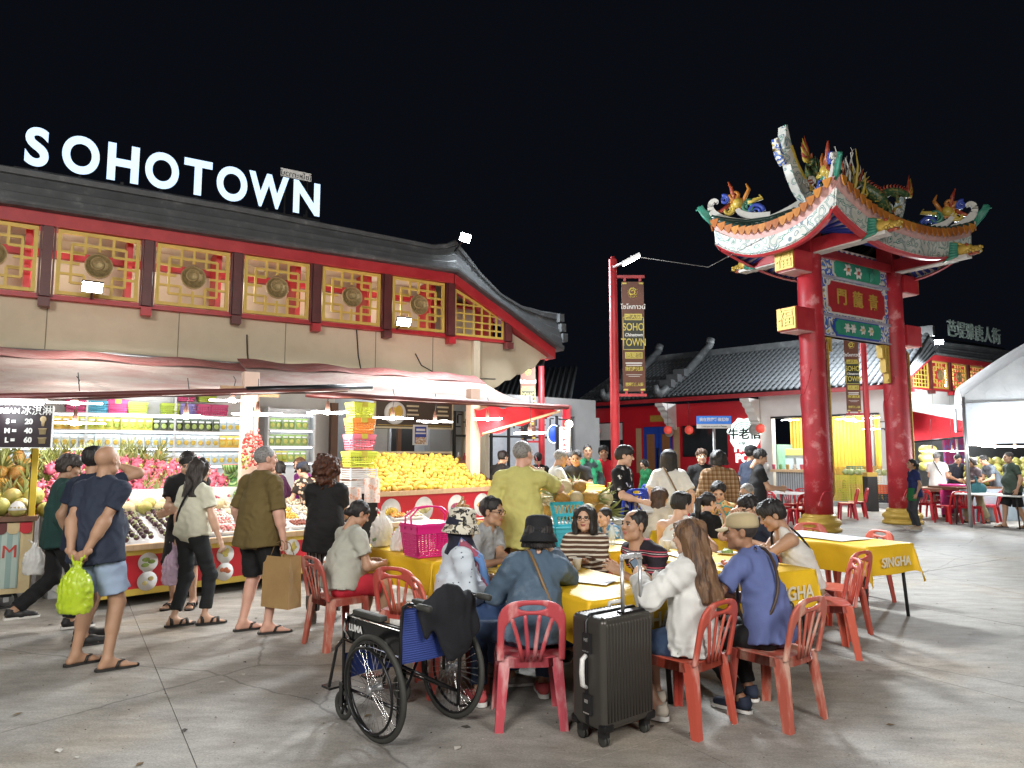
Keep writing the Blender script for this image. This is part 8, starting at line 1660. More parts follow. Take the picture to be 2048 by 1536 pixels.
ORSH, STR1, STR2 = blotch('orange_print', (.55, .24, .06), ((.07, .34, .30), (.60, .45, .2), (.5, .16, .04)), 11, th=2), stripes('brownstripe', ((0, (.09, .048, .03)), (.62, (.62, .56, .46))), 26), stripes('darkstripe', ((0, (.018, .014, .020)), (.60, (.42, .07, .10)), (.68, (.018, .014, .020)), (.76, (.5, .42, .42)), (.80, (.018, .014, .02)), (.88, (.42, .07, .1)), (.94, (.018, .014, .02))), 9.5)
STRP, DOTS, HATP, LEO = stripes('patternpant', ((0, (.02, .02, .025)), (.5, (.5, .48, .46)), (.62, (.05, .05, .06)), (.8, (.3, .28, .28))), 30, 'X'), blotch('dots', (.56, .62, .68), ((.56, .62, .68), (.08, .1, .14)), 30, th=.20), blotch('hatprint', (.62, .58, .48), ((.62, .58, .48), (.03, .03, .03), (.3, .26, .2)), 26, th=.62), blotch('pants_print', (.55, .5, .44), ((.3, .27, .24), (.62, .58, .52)), 18, th=.5)
SHB, SHW, SHP, SHG = mk('shoe_black', (.015, .015, .016), .55), mk('sole_white', (.68, .67, .64), .6, var=.1), mk('shoe_coral', (.55, .09, .10), .7), mk('shoe_grey', (.30, .28, .26), .7)
SANB = mk('sandal_black', (.018, .016, .015), .6); LTH = mk('strap_tan', (.20, .12, .05), .5); GLS = mk('glasses_black', (.012, .012, .013), .25); TANC = fab('tancap', (.42, .34, .20)); SCARF = blotch('scarf', (.13, .25, .5), ((.5, .48, .5), (.3, .08, .12), (.13, .25, .5)), 14, th=2)
def gp(u, v): q = G(u, v); return (q.x, q.y, 0)
def dp(u, Y): q = D(u, 909, Y); return (q.x, Y, 0)
FD = face_dir
sand, snk = ('flip', SANB), ('sneaker', SHB, SHW)
r1, j1 = person('bald man in navy tee and light blue shorts, hands clasped behind him', gp(180, 1336), FD(.18, .98), 1.74, fat=1.14, LH=(-.05, -.21, .86), RH=(.06, -.225, .84), lp='hold', rp='grip', LD=((.8, -.1, -.5), (-.2, -1, 0)), RD=((-.8, -.1, -.5), (.2, -1, 0)), LF=(-.17, .04, .085), RF=(.17, -.03, .085), fyaw=(-30, -42), tone='tan', hair=None, top=('tee', NAVY), bot=('shorts', LBL, {'len': .80, 'r': .10}), shoe=sand, res=.0125, seed=2)
person('man in navy tee and lime shorts raising his hand, behind the bald man', gp(158, 1285), FD(.3, .95), 1.74, RH=(.10, .16, 1.56), rp='relax', elbow={'R': (1, .2, -.6)}, LF=(-.1, .12, .085), RF=(.12, -.08, .085), fyaw=(-20, -35), tone='tan', hair=('short', 'black'), top=('tee', fab('navy2', (.02, .028, .05))), bot=('shorts', LIME, {'len': .95, 'r': .09}), shoe=('sneaker', SHB, SHB), res=.0125, seed=3)
person('youth in dark green jacket and black trousers striding past the cart', gp(105, 1258), FD(.72, .68), 1.66, LH=(-.26, .0, .78), LF=(-.1, -.30, .20), RF=(.1, .12, .085), fyaw=(-10, -10), look=(-10, -12), tone='tan', hair=('bangs', 'dark'), top=('jacket', DGR, {'e': .02}), bot=('pants', BLK, {'w': .012}), shoe=('sneaker', SHB, SHW), res=.0125, seed=4)
person('man in black tee with folded arms facing the shoppers', gp(366, 1214), FD(.05, -1), 1.70, twist=0, look=(18, -26), LH=(.12, .20, 1.02), RH=(-.06, .21, 1.08), rp='hold', lp='hold', elbow={'L': (-1, -.3, -.5), 'R': (1, -.3, -.5)}, tone='light', hair=('bangs', 'black'), top=('tee', BLK, {'loose': .035, 'hem': .2, 'e': .024}), bot=('shorts', fab('charcoal', (.03, .03, .034)), {'len': 1.05, 'r': .09}), shoe=('sandal', SANB), res=.0125, seed=5)
r5, j5 = person('woman in cream tee and dark jeans with a loose dark ponytail', gp(376, 1252), FD(.42, .9), 1.63, fem=True, LF=(-.10, -.09, .085), RF=(.10, .10, .085), fyaw=(-25, -38), look=(-25, -10), LH=(-.27, .06, .78), lp='grip', RH=(.3, .1, .74), tone='light', hair=('longtie', 'dark'), top=('tee', fab('creamtee', (.58, .57, .45)), {'hem': .02, 'loose': .03}), bot=('pants', fab('blackjean', (.022, .024, .026)), {'len': .82, 'w': .004}), shoe=('sandal', SANB), extras=(('strap', BLK, 1),), res=.0125, seed=6)
r6, j6 = person('stout man in olive shirt and black shorts holding a paper bag', gp(508, 1264), FD(.5, .86), 1.75, fat=1.28, RH=(.30, .06, .80), rp='grip', LF=(-.14, -.02, .085), RF=(.15, .02, .085), fyaw=(-25, -38), look=(-20, 0), tone='pink', hair=('crew', 'grey'), top=('shirt', OLV, {'hem': .15, 'loose': .03, 'slv': .9, 'e': .02}), bot=('shorts', BLK, {'len': .95, 'r': .09}), shoe=sand, res=.0125, seed=7)
person('woman with big auburn curls in black tee and patterned trousers', gp(645, 1244), FD(-.12, .99), 1.63, fem=True, fat=1.14, LH=(.06, .22, .98), RH=(-.02, .22, 1.0), lp='hold', rp='hold', elbow={'L': (-1, -.4, -.4), 'R': (1, -.4, -.4)}, tone='tan', hair=('afro', 'curly'), top=('tee', BLK, {'hem': .2, 'loose': .026, 'e': .02}), bot=('pants', STRP, {'w': .012}), shoe=('sneaker', SHG, SHG), res=.0125, seed=8)
person('seated woman in grey tee and red shorts at the pink basket table', (-1.52, 6.38, 0), FD(.75, .66), 1.64, sit=True, fem=True, fat=1.2, lean=16, look=(-8, -30), LH=(-.1, .36, .66), RH=(.12, .36, .66), lp='hold', rp='hold', tone='tan', hair=('bun', 'black'), top=('tee', GRYT, {'loose': .03, 'hem': .06}), bot=('shorts', RDC, {'len': .8, 'r': .092}), shoe=('sneaker', SHB, SHG), LF=(-.1, .30, .085), RF=(.1, .42, .085), res=.0125, seed=9)
r9, j9 = person('big man in pale yellow tee seen from behind, drinking', dp(1042, 6.75), FD(.02, 1), 1.80, fat=1.24, RH=(.16, .27, 1.47), rp='grip', elbow={'R': (1, .1, -.7)}, look=(-38, 0), tone='pink', hair=('crew', 'grey'), top=('tee', YELS, {'hem': .17, 'loose': .035, 'e': .02, 'slv': .78}), bot=('shorts', CAMO, {'len': 1.0, 'r': .095}), shoe=sand, res=.0125, seed=10)
person('shop woman in white tee with glasses behind the dragon fruit', dp(374, 10.7), FD(-.1, -1), 1.66, fem=True, look=(6, -20), tone='light', hair=('bun', 'black'), top=('tee', WHI), bot=('pants', BLK), extras=(('glasses', GLS), ('strap', BLK, 1)), res=.018, seed=11)
person('shop woman in profile with a red hair ribbon behind the counter', dp(292, 10.4), FD(.95, -.2), 1.56, fem=True, look=(0, -8), tone='light', hair=('pony', 'black'), top=('tee', BLK), bot=('pants', BLK), res=.018, seed=12)
person('shop woman in purple top behind the cut fruit trays', dp(617, 11.6), FD(-.5, -.5), 1.64, fem=True, look=(20, -10), lean=14, tone='light', hair=('bob', 'blond'), top=('long', PURP), bot=('pants', BLK), res=.018, seed=13)
person('shop woman in floral shirt and dark cap bending over trays', dp(628, 10.3), FD(-.72, .5), 1.60, fem=True, lean=22, look=(10, -18), LH=(-.15, .38, .98), RH=(.15, .38, .95), tone='light', hair=('bun', 'black'), top=('tee', FLOR), bot=('pants', PURP), extras=(('cap', NAVY),), res=.018, seed=14)
person('vendor in white and plum top beside the green pouches', dp(574, 11.2), FD(-.9, -.3), 1.58, fem=True, lean=12, tone='light', hair=('bob', 'black'), top=('long', fab('plum', (.09, .03, .08))), bot=('pants', BLK), res=.02, seed=15)
person('woman in denim jacket and black bucket hat on the pink chair', (.13, 4.71, 0), FD(-.06, 1), 1.60, sit=True, fem=True, fat=1.12, lean=20, side=7, look=(-6, -8), LH=(-.16, .40, .78), RH=(.16, .36, .98), rp='hold', lp='flat', elbow={'R': (.6, -.1, -1), 'L': (-.55, -.3, -.8)}, LF=(-.34, .16, .085), RF=(.10, .30, .085), fyaw=(28, 4), tone='light', hair=('bob', 'black'), top=('jacket', DEN, {'hem': .1, 'e': .022}), bot=('pants', DEND, {'len': .88}), shoe=('sneaker', SHP, SHW, 1), extras=(('bucket', fab('hatblack', (.016, .017, .02))), ('strap', LTH, -1)), res=.0115, seed=16)
r17, j17 = person('woman in patterned bucket hat, dark hijab and dotted white top', (-.42, 5.22, 0), FD(.86, .32), 1.58, sit=True, fem=True, fat=1.15, lean=4, look=(-12, -4), LH=(-.04, .24, .72), RH=(.04, .26, .68), lp='hold', rp='hold', LF=(-.12, .36, .085), RF=(.14, .38, .085), tone='tan', hair=None, top=('long', DOTS, {'hem': .06, 'e': .02}), bot=('skirt', fab('skirtblue', (.05, .09, .20)), {'len': .84}), shoe=('sneaker', SHG, SHW), extras=(('bucket', HATP),), res=.0115, seed=17)
r18, j18 = person('man in grey polo and glasses turned in profile', (-.30, 6.30, 0), FD(.85, -.5), 1.68, sit=True, lean=12, look=(4, -4), LH=(.12, .42, .77), RH=(.2, .36, .77), lp='flat', rp='flat', tone='tan', hair=('short', 'black'), top=('polo', GRY), bot=('pants', BLK), shoe=snk, extras=(('glasses', GLS),), res=.0115, seed=18)
person('woman with glasses and long black hair in brown striped jumper', (.64, 6.25, 0), FD(-.18, -.98), 1.53, sit=True, fem=True, lean=6, look=(-6, 2), LH=(-.02, .30, .76), RH=(.06, .34, .77), lp='flat', rp='flat', LD=((.8, .6, 0), (0, 0, 1)), tone='light', hair=('bobface', 'black'), top=('long', STR1, {'e': .02}), bot=('pants', DEND), shoe=snk, extras=(('glasses', GLS),), res=.0115, seed=19)
person('man in dark red striped shirt leaning towards the front table', (1.10, 5.48, 0), FD(-.82, -.5), 1.64, sit=True, lean=20, look=(-2, 6), LH=(-.06, .42, .80), RH=(-.25, .42, .84), lp='relax', rp='hold', tone='tan', hair=('thin', 'black'), top=('tee', STR2, {'slv': .85, 'loose': .03}), bot=('pants', BLK), shoe=snk, res=.0115, seed=20)
r21, j21 = person('woman with long ombre hair in loose white shirt holding a phone', (1.12, 4.53, 0), FD(-.74, .67), 1.60, sit=True, fem=True, lean=-1, look=(4, -6), LH=(-.14, .30, .86), RH=(.06, .34, .82), lp='hold', rp='hold', tone='light', hair=('long', 'blond'), top=('long', fab('whiteshirt', (.62, .62, .60)), {'hem': .10, 'e': .028, 'fold': .011}), bot=('shorts', DEND, {'len': 1.05, 'r': .08}), shoe=('sneaker', mk('shoe_cream', (.55, .5, .42), .7), SHW, 1), LF=(-.1, .20, .085), RF=(.12, .34, .085), res=.0115, seed=21)
r22, j22 = person('man in blue polo and tan cap turned to the left', (1.66, 4.68, 0), FD(-.62, .78), 1.66, sit=True, lean=17, look=(38, -2), LH=(-.24, .40, .77), RH=(-.02, .36, .70), lp='flat', rp='hold', tone='dark', hair=('crew', 'dark'), top=('polo', POLO, {'loose': .03, 'hem': .08}), bot=('pants', BLK), shoe=('sneaker', NAVY, SHW), extras=(('cap', TANC), ('strap', mk('strap_brown', (.05, .03, .02), .5), 1, .158)), LF=(-.12, .16, .085), RF=(.12, .26, .085), res=.0115, seed=22)
person('young man in white sleeveless top leaning his arms on the table', (2.52, 6.2, 0), FD(-.97, .1), 1.72, sit=True, lean=24, look=(4, -26), LH=(.06, .46, .79), RH=(-.10, .40, .84), lp='flat', rp='hold', elbow={'L': (-1, .2, -.3), 'R': (1, 0, -.6)}, tone='tan', hair=('bangs', 'black'), top=('tank', fab('vestwhite', (.62, .60, .56))), bot=('shorts', KHAK, {'len': .95}), shoe=snk, extras=(('strap', BLK, 1),), res=.0115, seed=23)
person('man in dark navy shirt and glasses reaching over the table', (2.62, 7.35, 0), FD(-.86, -.5), 1.70, sit=True, lean=26, look=(-4, -18), RH=(.10, .44, 1.02), LH=(-.2, .45, .80), rp='hold', lp='flat', elbow={'R': (.6, -.2, -1)}, tone='light', hair=('bangs', 'black'), top=('tee', NAVY), bot=('pants', BLK), shoe=snk, extras=(('glasses', GLS),), res=.015, seed=24)
person('man in white vest with short black hair seen from behind', (1.58, 7.05, 0), FD(.55, .8), 1.68, sit=True, lean=16, look=(-22, -12), LH=(-.1, .38, .8), RH=(.2, .4, .8), tone='light', hair=('top', 'black'), top=('tank', WHI), bot=('shorts', KHAK), shoe=snk, res=.0125, seed=25)
person('small boy in light blue shirt leaning on the table', (1.14, 7.95, 0), FD(-.85, -.45), 1.12, sit=True, seat=.48, lean=18, hs=.84, look=(2, -2), LH=(-.1, .30, .78), RH=(.1, .30, .78), lp='flat', rp='flat', tone='light', hair=('crew', 'black'), top=('tee', blotch('boyshirt', (.2, .42, .6), ((.6, .66, .7), (.1, .25, .4)), 20, th=2)), bot=('shorts', RDC), shoe=snk, res=.0125, seed=26)
person('brunette woman in cream blouse with a pale hair clip', (1.72, 8.75, 0), FD(.72, .5), 1.62, sit=True, fem=True, lean=10, look=(-18, -8), tone='light', hair=('longtie', 'brown'), top=('long', CRMC, {'e': .022}), bot=('pants', BLK), shoe=snk, res=.015, seed=27)
person('woman in black track top with high black ponytail', (2.06, 7.95, 0), FD(.75, .55), 1.60, sit=True, fem=True, lean=15, look=(-14, -10), tone='light', hair=('pony', 'black'), top=('jacket', BLK), bot=('pants', BLK), shoe=snk, res=.015, seed=28)
r29, j29 = person('young man in orange and teal printed shirt looking at his phone', (2.66, 9.25, 0), FD(-.28, -.95), 1.72, sit=True, lean=8, look=(2, -24), LH=(-.04, .26, .92), RH=(.05, .26, .92), lp='hold', rp='hold', LD=((.2, .5, .6), None), RD=((-.2, .5, .6), None), tone='light', hair=('top', 'black'), top=('shirt', ORSH), bot=('pants', BLK), shoe=snk, res=.015, seed=29)
person('man in black vest over white tee with thin glasses', (3.0, 8.95, 0), FD(-.8, -.55), 1.70, sit=True, lean=8, look=(2, -10), tone='tan', hair=('crew', 'grey'), top=('tank', BLK, {'e': .026}), bot=('pants', BLK), shoe=snk, extras=(('glasses', GLS),), res=.015, seed=30)
r31, j31 = person('waiter in black and white printed shirt holding menus', dp(1240, 9.1), FD(.72, -.38), 1.78, look=(14, -10), LH=(-.26, .10, .80), RH=(.16, .34, 1.06), rp='hold', tone='light', hair=('bangs', 'black'), top=('shirt', PRNT, {'hem': .17, 'loose': .03, 'e': .02, 'slv': .8}), bot=('pants', DEN), shoe=snk, res=.014, seed=31)
person('woman with long black hair in white tee, back turned', dp(1338, 9.5), FD(.05, 1), 1.74, fem=True, fat=1.12, look=(-8, 0), LH=(-.2, .12, 1.0), RH=(.29, .05, .9), tone='light', hair=('longtie', 'black'), top=('tee', WHI, {'hem': .08, 'loose': .04, 'e': .022, 'slv': .8}), bot=('pants', LEO, {'w': .02}), shoe=snk, extras=(('strap', LTH, -1),), res=.014, seed=32)
person('woman with black bob in brown plaid hooded shirt, back turned', dp(1437, 9.7), FD(.05, 1), 1.73, fem=True, fat=1.1, tone='light', hair=('bob', 'black'), top=('jacket', PLAID, {'hem': .3, 'hr': .15, 'e': .03}), bot=('pants', GRY), shoe=snk, res=.014, seed=33)
person('young man in black tee facing the camera beyond the plaid shirt', dp(1402, 12.4), FD(-.1, -1), 1.76, tone='light', hair=('bangs', 'brown'), top=('tee', BLK), bot=('pants', GRY), shoe=snk, res=.018, seed=34)
person('man in black tee looking at his phone near the red wall', dp(1512, 11.2), FD(.95, -.15), 1.76, look=(0, -24), LH=(-.1, .34, 1.1), RH=(.02, .36, 1.12), lp='hold', rp='hold', tone='tan', hair=('short', 'black'), top=('tee', BLK, {'hem': .2}), bot=('pants', fab('maroonp', (.06, .02, .03))), shoe=snk, res=.018, seed=35)
person('man in navy tee and black cap behind the phone user', dp(1497, 12.3), FD(.8, .2), 1.82, tone='tan', hair=('short', 'black'), top=('tee', NAVY), bot=('shorts', DGR), shoe=snk, extras=(('cap', BLK),), res=.018, seed=36)
person('man in green and black jacket standing by the grey wall', dp(1174, 13.4), FD(.15, -1), 1.86, look=(-8, 0), tone='tan', hair=('crew', 'black'), top=('jacket', fab('greenjacket', (.02, .20, .09), col2=(.02, .03, .03), mix=(.5, .56), vs=4)), bot=('pants', DGR), shoe=snk, res=.018, seed=37)
person('man in bright red tee leaning near the restaurant', dp(1207, 14.0), FD(-.1, -1), 1.84, tone='tan', hair=('bangs', 'black'), top=('tee', fab('redtee', (.52, .02, .035))), bot=('pants', BLK), shoe=snk, res=.018, seed=38)
tr = thing('terrace', 'low pale dining deck behind the chest, under the far yellow tables', 'terrace', (.9, 11.7, 0), R(20)); part('deck', mk('deck', (.33, .33, .32), .8), tr, ((0, 0, .22), (4.0, 4.6, .44)))
TZ = .445
for lab, x, y, fd, top_, hr_, ln, sd_, fm in (('seated man in black polo at the far yellow table', 1.06, 11.5, (-.25, -.95), fab('blackpolo', (.02, .022, .026)), ('short', 'black'), 14, 40, False), ('seated woman in black tee behind the far yellow table', .98, 12.7, (.4, -.9), BLK, ('bun', 'black'), 4, 41, True), ('grey haired man in pale shirt sitting in profile at the far table', .56, 10.3, (.9, .2), fab('paleshirt', (.5, .52, .5)), ('crew', 'grey'), 12, 42, False), ('seated man in black hoodie beyond the mango heap', -.28, 12.6, (.6, .6), BLK, ('short', 'black'), 14, 43, False)):
 person(lab, (x, y, TZ), FD(*fd), 1.68 if not fm else 1.6, sit=True, lean=ln, look=(0, -14), LH=(-.12, .38, .78), RH=(.14, .38, .78), lp='flat', rp='flat', tone='tan', fem=fm, hair=hr_, top=('tee' if sd_ != 43 else 'long', top_), bot=('pants', BLK), shoe=snk, res=.02, seed=sd_)
person('person in black standing between the glazed screens', dp(1077, 15.0), FD(-.2, 1), 1.70, tone='light', hair=('short', 'black'), top=('long', BLK), bot=('pants', BLK), shoe=snk, res=.022, seed=44)
person('woman in green top sitting by the blue door', dp(1298, 17.5), FD(-.8, -.4), 1.62, sit=True, seat=.72, fem=True, lean=14, look=(0, -20), tone='light', hair=('bob', 'black'), top=('long', fab('greentop', (.02, .16, .06))), bot=('pants', BLK), shoe=snk, res=.022, seed=45)
r46, j46 = person('woman in navy polo and green apron standing by the right pillar', gp(1835, 1060), FD(-.92, .12), 1.56, fem=True, look=(0, 14), tone='tan', hair=('pony', 'black'), top=('polo', NAVP), bot=('pants', fab('greyjean', (.05, .055, .065))), shoe=('sneaker', mk('shoe_beige', (.5, .42, .32), .7), SHW), res=.018, seed=46)
person('man in white tee and pale shorts with a black sling bag', gp(1880, 1036), FD(.45, .85), 1.74, lean=8, look=(0, -16), LH=(-.05, .3, 1.0), RH=(.15, .32, .98), tone='light', hair=('short', 'grey'), top=('tee', WHI, {'loose': .035}), bot=('shorts', fab('paleshort', (.5, .5, .46)), {'len': .95}), shoe=snk, extras=(('strap', BLK, -1),), res=.018, seed=47)
person('vendor in dark shirt leaning over the pink tub', dp(1908, 19.0), FD(-.1, -1), 1.70, lean=16, look=(0, -26), LH=(-.12, .36, .98), RH=(.12, .36, .98), tone='tan', hair=('short', 'black'), top=('shirt', fab('darkshirt', (.025, .028, .04))), bot=('pants', BLK), shoe=snk, res=.02, seed=48)
r49, j49 = person('woman with short dark hair carrying a teal bag', gp(1955, 1046), FD(-.85, -.1), 1.60, fem=True, fat=1.1, look=(0, -8), LH=(-.12, .24, 1.0), RH=(.05, .26, 1.02), LF=(-.1, -.18, .085), RF=(.1, .2, .085), tone='tan', hair=('bob', 'dark'), top=('tee', fab('mauve', (.10, .075, .085))), bot=('pants', KHAK, {'w': .03, 'len': .85}), shoe=('flip', SANB), res=.018, seed=49)
person('man in grey tee bending over fruit under the tent', dp(1990, 18.0), FD(-.9, .1), 1.70, lean=24, look=(0, -22), LH=(-.15, .42, .95), RH=(.15, .42, .95), tone='tan', hair=('short', 'black'), top=('tee', fab('slate', (.085, .10, .12))), bot=('pants', BLK), shoe=snk, res=.02, seed=50)
person('bald man in dark green tee and black shorts walking at the right edge', gp(2032, 1056), FD(-.95, .08), 1.72, fat=1.12, tone='tan', hair=('crew', 'dark'), LF=(-.1, -.16, .085), RF=(.1, .18, .085), top=('tee', fab('moss', (.05, .07, .055))), bot=('shorts', BLK, {'len': 1.0, 'r': .10}), shoe=sand, res=.018, seed=51)
def local_obj(root, name, mesh): return obj(name, mesh, root)
s_ = j17; f = Field(s_['HC'] - .22, s_['HC'] + np.array((.22, .22, .2)), .009)
hc = s_['HC']; HRm = s_['HR']; w_ = lambda *a: hc + HRm @ A3(*a)
f.ell(w_(0, -.015, .02), (.098, .112, .11), 0); f.cone(w_(0, -.01, -.08), w_(0, .0, -.17), .085, .12, .05); f.ell(w_(0, .105, -.015), (.06, .07, .085), 0, sub=True); f.folds(.004, 4, 70); V, Q = f.mesh(); V = smooth_v(V, Q, 1, .4); obj('hijab', np_mesh('hijab', [(V, Q, 0)], fab('hijabnavy', (.018, .02, .035))), r17)
m = MB()
for sx in (-1, 1): q = [s_['N'] + s_['Rv'] * sx * .09 + A3(0, -.02, .03), s_['N'] + s_['Rv'] * sx * .11 + s_['Fv'] * .13 - A3(0, 0, .08), s_['N'] + s_['Rv'] * sx * .10 + s_['Fv'] * .19 - A3(0, 0, .25), s_['N'] + s_['Rv'] * sx * .08 + s_['Fv'] * .2 - A3(0, 0, .42)]; m.tube(q, [.045, .05, .045, .035], 8, flat=(1, .55, 1))
m.build('scarf', SCARF, r17)
def world(root, p): return root.matrix_basis @ Vector(p)
def hand_pt(root, j, k): return world(root, j['J'][k][2])
bpy.context.view_layer.update()
def hang_bag(label, p, col, nm, h_, w_, sd_, cont, alpha=.75):
 t = thing('carrier_bag', label, 'bag', (p.x, p.y, p.z - h_ * 1.12)); obj('bag', bag_mesh(w_, w_ * .8, h_, col, nm, sd_, True, alpha), t); content(t, h_ * .3, w_ * .22, cont, 6); return t
p = hand_pt(r1, j1, 'R'); hang_bag('bright lime plastic bag hanging from the bald man\'s hands', p + Vector((-.03, -.05, -.03)), (.50, .66, .03), 'lime_bag', .36, .30, 21, (.25, .4, .05))
p = hand_pt(r5, j5, 'L'); hang_bag('lavender plastic bag held by the woman with the ponytail', p + Vector((0, -.02, -.04)), (.55, .40, .52), 'lavender_bag', .36, .30, 22, (.12, .08, .1))
p = G(70, 1180); hang_bag('white plastic bag beside the ice cream cart wheel', Vector((-4.62, 7.0, .80)), (.72, .72, .70), 'white_bag_small', .28, .24, 23, (.4, .4, .4), .85)
p = hand_pt(r6, j6, 'R'); t = thing('paper_bag', 'large brown paper shopping bag held by the man in olive', 'bag', (p.x, p.y - .02, p.z - .60), R(-28)); KR_ = mk('kraft_paper', (.34, .21, .085), .7, var=.1, bump=.15, bs=10); m = MB(); W_, D_, H_ = .34, .16, .46
m.add([(-W_ / 2, -D_ / 2, 0), (W_ / 2, -D_ / 2, 0), (W_ / 2, D_ / 2, 0), (-W_ / 2, D_ / 2, 0), (-W_ / 2 * .98, -D_ / 2 * .85, H_), (W_ / 2 * .98, -D_ / 2 * .85, H_), (W_ / 2 * .98, D_ / 2 * .85, H_), (-W_ / 2 * .98, D_ / 2 * .85, H_), (-W_ / 2 * .9, 0, H_ * .55), (W_ / 2 * .9, 0, H_ * .55)], [(3, 2, 1, 0), (0, 1, 5, 4), (2, 3, 7, 6), (1, 9, 5), (1, 2, 9), (2, 6, 9), (5, 9, 6), (0, 4, 8), (3, 0, 8), (7, 3, 8), (4, 7, 8)]); m.build('bag', KR_, t)
for sy in (-1, 1): MB().tube([(-.08, sy * D_ * .4, H_), (-.06, sy * .03, H_ + .11), (0, sy * .01, H_ + .135), (.06, sy * .03, H_ + .11), (.08, sy * D_ * .4, H_)], .0045, 5).build('handle', LTH, t)
phone('lit phone in the hands of the woman with long ombre hair', hand_pt(r21, j21, 'R') + Vector((-.06, .06, .05)), (R(60), R(-15), face_dir(-.74, .67))); phone('phone held up by the man in the orange shirt', hand_pt(r29, j29, 'R') + Vector((-.03, -.06, .05)), (R(50), 0, face_dir(-.28, -.95)))
t = thing('menu_folder', 'pale menu folder held by the waiter', 'menu', hand_pt(r31, j31, 'R') + Vector((.12, .02, -.05)), R(20)); MB().box((0, 0, 0), (.34, .24, .012), T=Matrix.Rotation(R(35), 4, 'X')).build('cover', mk('menu_grey', (.6, .6, .6), .4), t); MB().box((0, -.004, .01), (.30, .2, .006), T=Matrix.Rotation(R(35), 4, 'X')).build('page', PAPER, t)
p = hand_pt(r9, j9, 'R'); t = thing('drink_cup', 'clear iced drink with pink straw held by the man in yellow', 'cup', p + Vector((.03, .06, -.08))); MB().lathe([(.03, 0), (.042, .12), (.044, .125), (0, .125)], 14).build('cup', mk('cup_clear', (.62, .55, .52), .15, alpha=.7), t); MB().tube([(0, 0, .1), (-.05, .03, .24)], .005, 6).build('straw', mk('straw_pink', (.65, .1, .15), .4), t)
q = j22; c_ = q['P'] + q['Rv'] * .19 + A3(0, .06, .12); f = Field(c_ - .16, c_ + .16, .009); f.cone(c_ - A3(0, .06, 0), c_ + A3(0, .06, 0), .055, .055, .02, flat=((1, 0, 0), 1.6)); f.cone(c_ - A3(0, .06, .08), c_ + A3(0, .06, -.08), .06, .06, .05, flat=((1, 0, 0), 1.5)); V, Q = f.mesh(); obj('sling_bag', np_mesh('sling_bag', [(V, Q, 0)], mk('bag_leather', (.03, .025, .022), .4, bump=.3)), r22)
q = j49; c_ = q['P'] - q['Rv'] * .2 + A3(0, .1, .05); f = Field(c_ - .26, c_ + .26, .014); f.cone(c_ - A3(0, .1, .08), c_ + A3(0, .1, -.08), .13, .13, .04, flat=((1, 0, 0), 2.4)); f.cone(c_ + A3(0, 0, .05), c_ + A3(0, .05, .22), .06, .02, .05, flat=((1, 0, 0), 2)); f.folds(.008, 9, 40); V, Q = f.mesh(); obj('shoulder_bag', np_mesh('shoulder_bag', [(V, Q, 0)], fab('teal', (.02, .085, .10))), r49)
q = j46; c_ = q['P']; f = Field(c_ - .3, c_ + .3, .014); f.cone(c_ + A3(0, .05, .08), c_ + A3(0, .06, -.2), .15, .16, .02, flat=((0, 1, 0), 1.5), cap=True); V, Q = f.mesh(); ap = obj('apron', np_mesh('apron', [(V, Q, 0)], fab('aprongreen', (.02, .14, .05))), r46)
letters('logo_mark', '▲', .045, BLK, r9, tuple(j9['P'] + A3(.14, -.205, -.05)), (R(90), 0, 0), .003) if False else None
m = MB()
for i in range(3): m.bar(tuple(j9['P'] + A3(.10 + .02 * i, -.212 + .012 * i, -.115)), tuple(j9['P'] + A3(.085 + .02 * i, -.212 + .012 * i, -.085 + .012 * i)), .012, .006, up=(0, 1, 0))
m.build('logo_mark', BLK, r9)
# ------------------------------------------------------------------ table clutter and litter
CUPM = mk('cup_white', (.62, .60, .56), .3, var=.05); cup_m = MB().lathe([(.025, 0), (.034, .085), (.036, .09), (.03, .088), (.022, .01), (0, .01)], 14).mesh('cup', CUPM); plate_m = MB().lathe([(.05, 0), (.085, .012), (.095, .018), (.085, .016), (.05, .006), (0, .006)], 18).mesh('plate', mk('plate_white', (.68, .67, .64), .3))
food_m = [MB().ball((0, 0, .02), (.06, .055, .025), 10, 6).ball((.03, .02, .03), (.03, .03, .02), 8, 5).mesh('food', mk('food_%d' % i, c, .5, var=.5, vs=40, bump=.5)) for i, c in enumerate(((.4, .2, .06), (.2, .28, .06), (.45, .12, .05)))]
rr = random.Random(3)
for i, (x, y, where) in enumerate(((1.3, 6.75, 'in front of the man in the white vest'), (1.95, 6.55, 'near the young man in the white top'), (1.75, 5.85, 'near the man in the tan cap'), (2.2, 8.35, 'before the man in the orange shirt'), (2.55, 7.95, 'beside the reaching man'), (2.1, 8.6, 'near the woman in cream'), (.75, 7.9, 'near the cyan basket'), (.35, 5.6, 'at the far end of the front table'))):
 t = thing('plate', ('small white plate of food ' if i != 7 else 'empty white plate ') + where, 'plate', (x, y, .744)); obj('dish', plate_m, t)
 if i != 7: obj('food', food_m[i % 3], t, (0, 0, 0), (0, 0, i))
 o = obj('cup', cup_m, None, (x + .16, y + .05, .744)); tag(o, 'small white cup ' + where, 'cup')
for i, (x, y, where) in enumerate(((2.4, 8.3, 'on the table of the man in the orange shirt'), (1.6, 6.6, 'on the table of the man in the tan cap'), (1.0, 7.2, 'beside the small boy'))):
 t = thing('water_bottle', 'clear plastic water bottle ' + where, 'bottle', (x, y, .744)); MB().lathe([(.03, 0), (.032, .14), (.026, .17), (.012, .19), (.012, .2)], 12).build('bottle_body', mk('pet_clear', (.6, .66, .7), .1, alpha=.5), t); MB().lathe([(.014, .2), (.014, .218), (0, .218)], 10).build('cap', BLUEP, t)
m = MB()
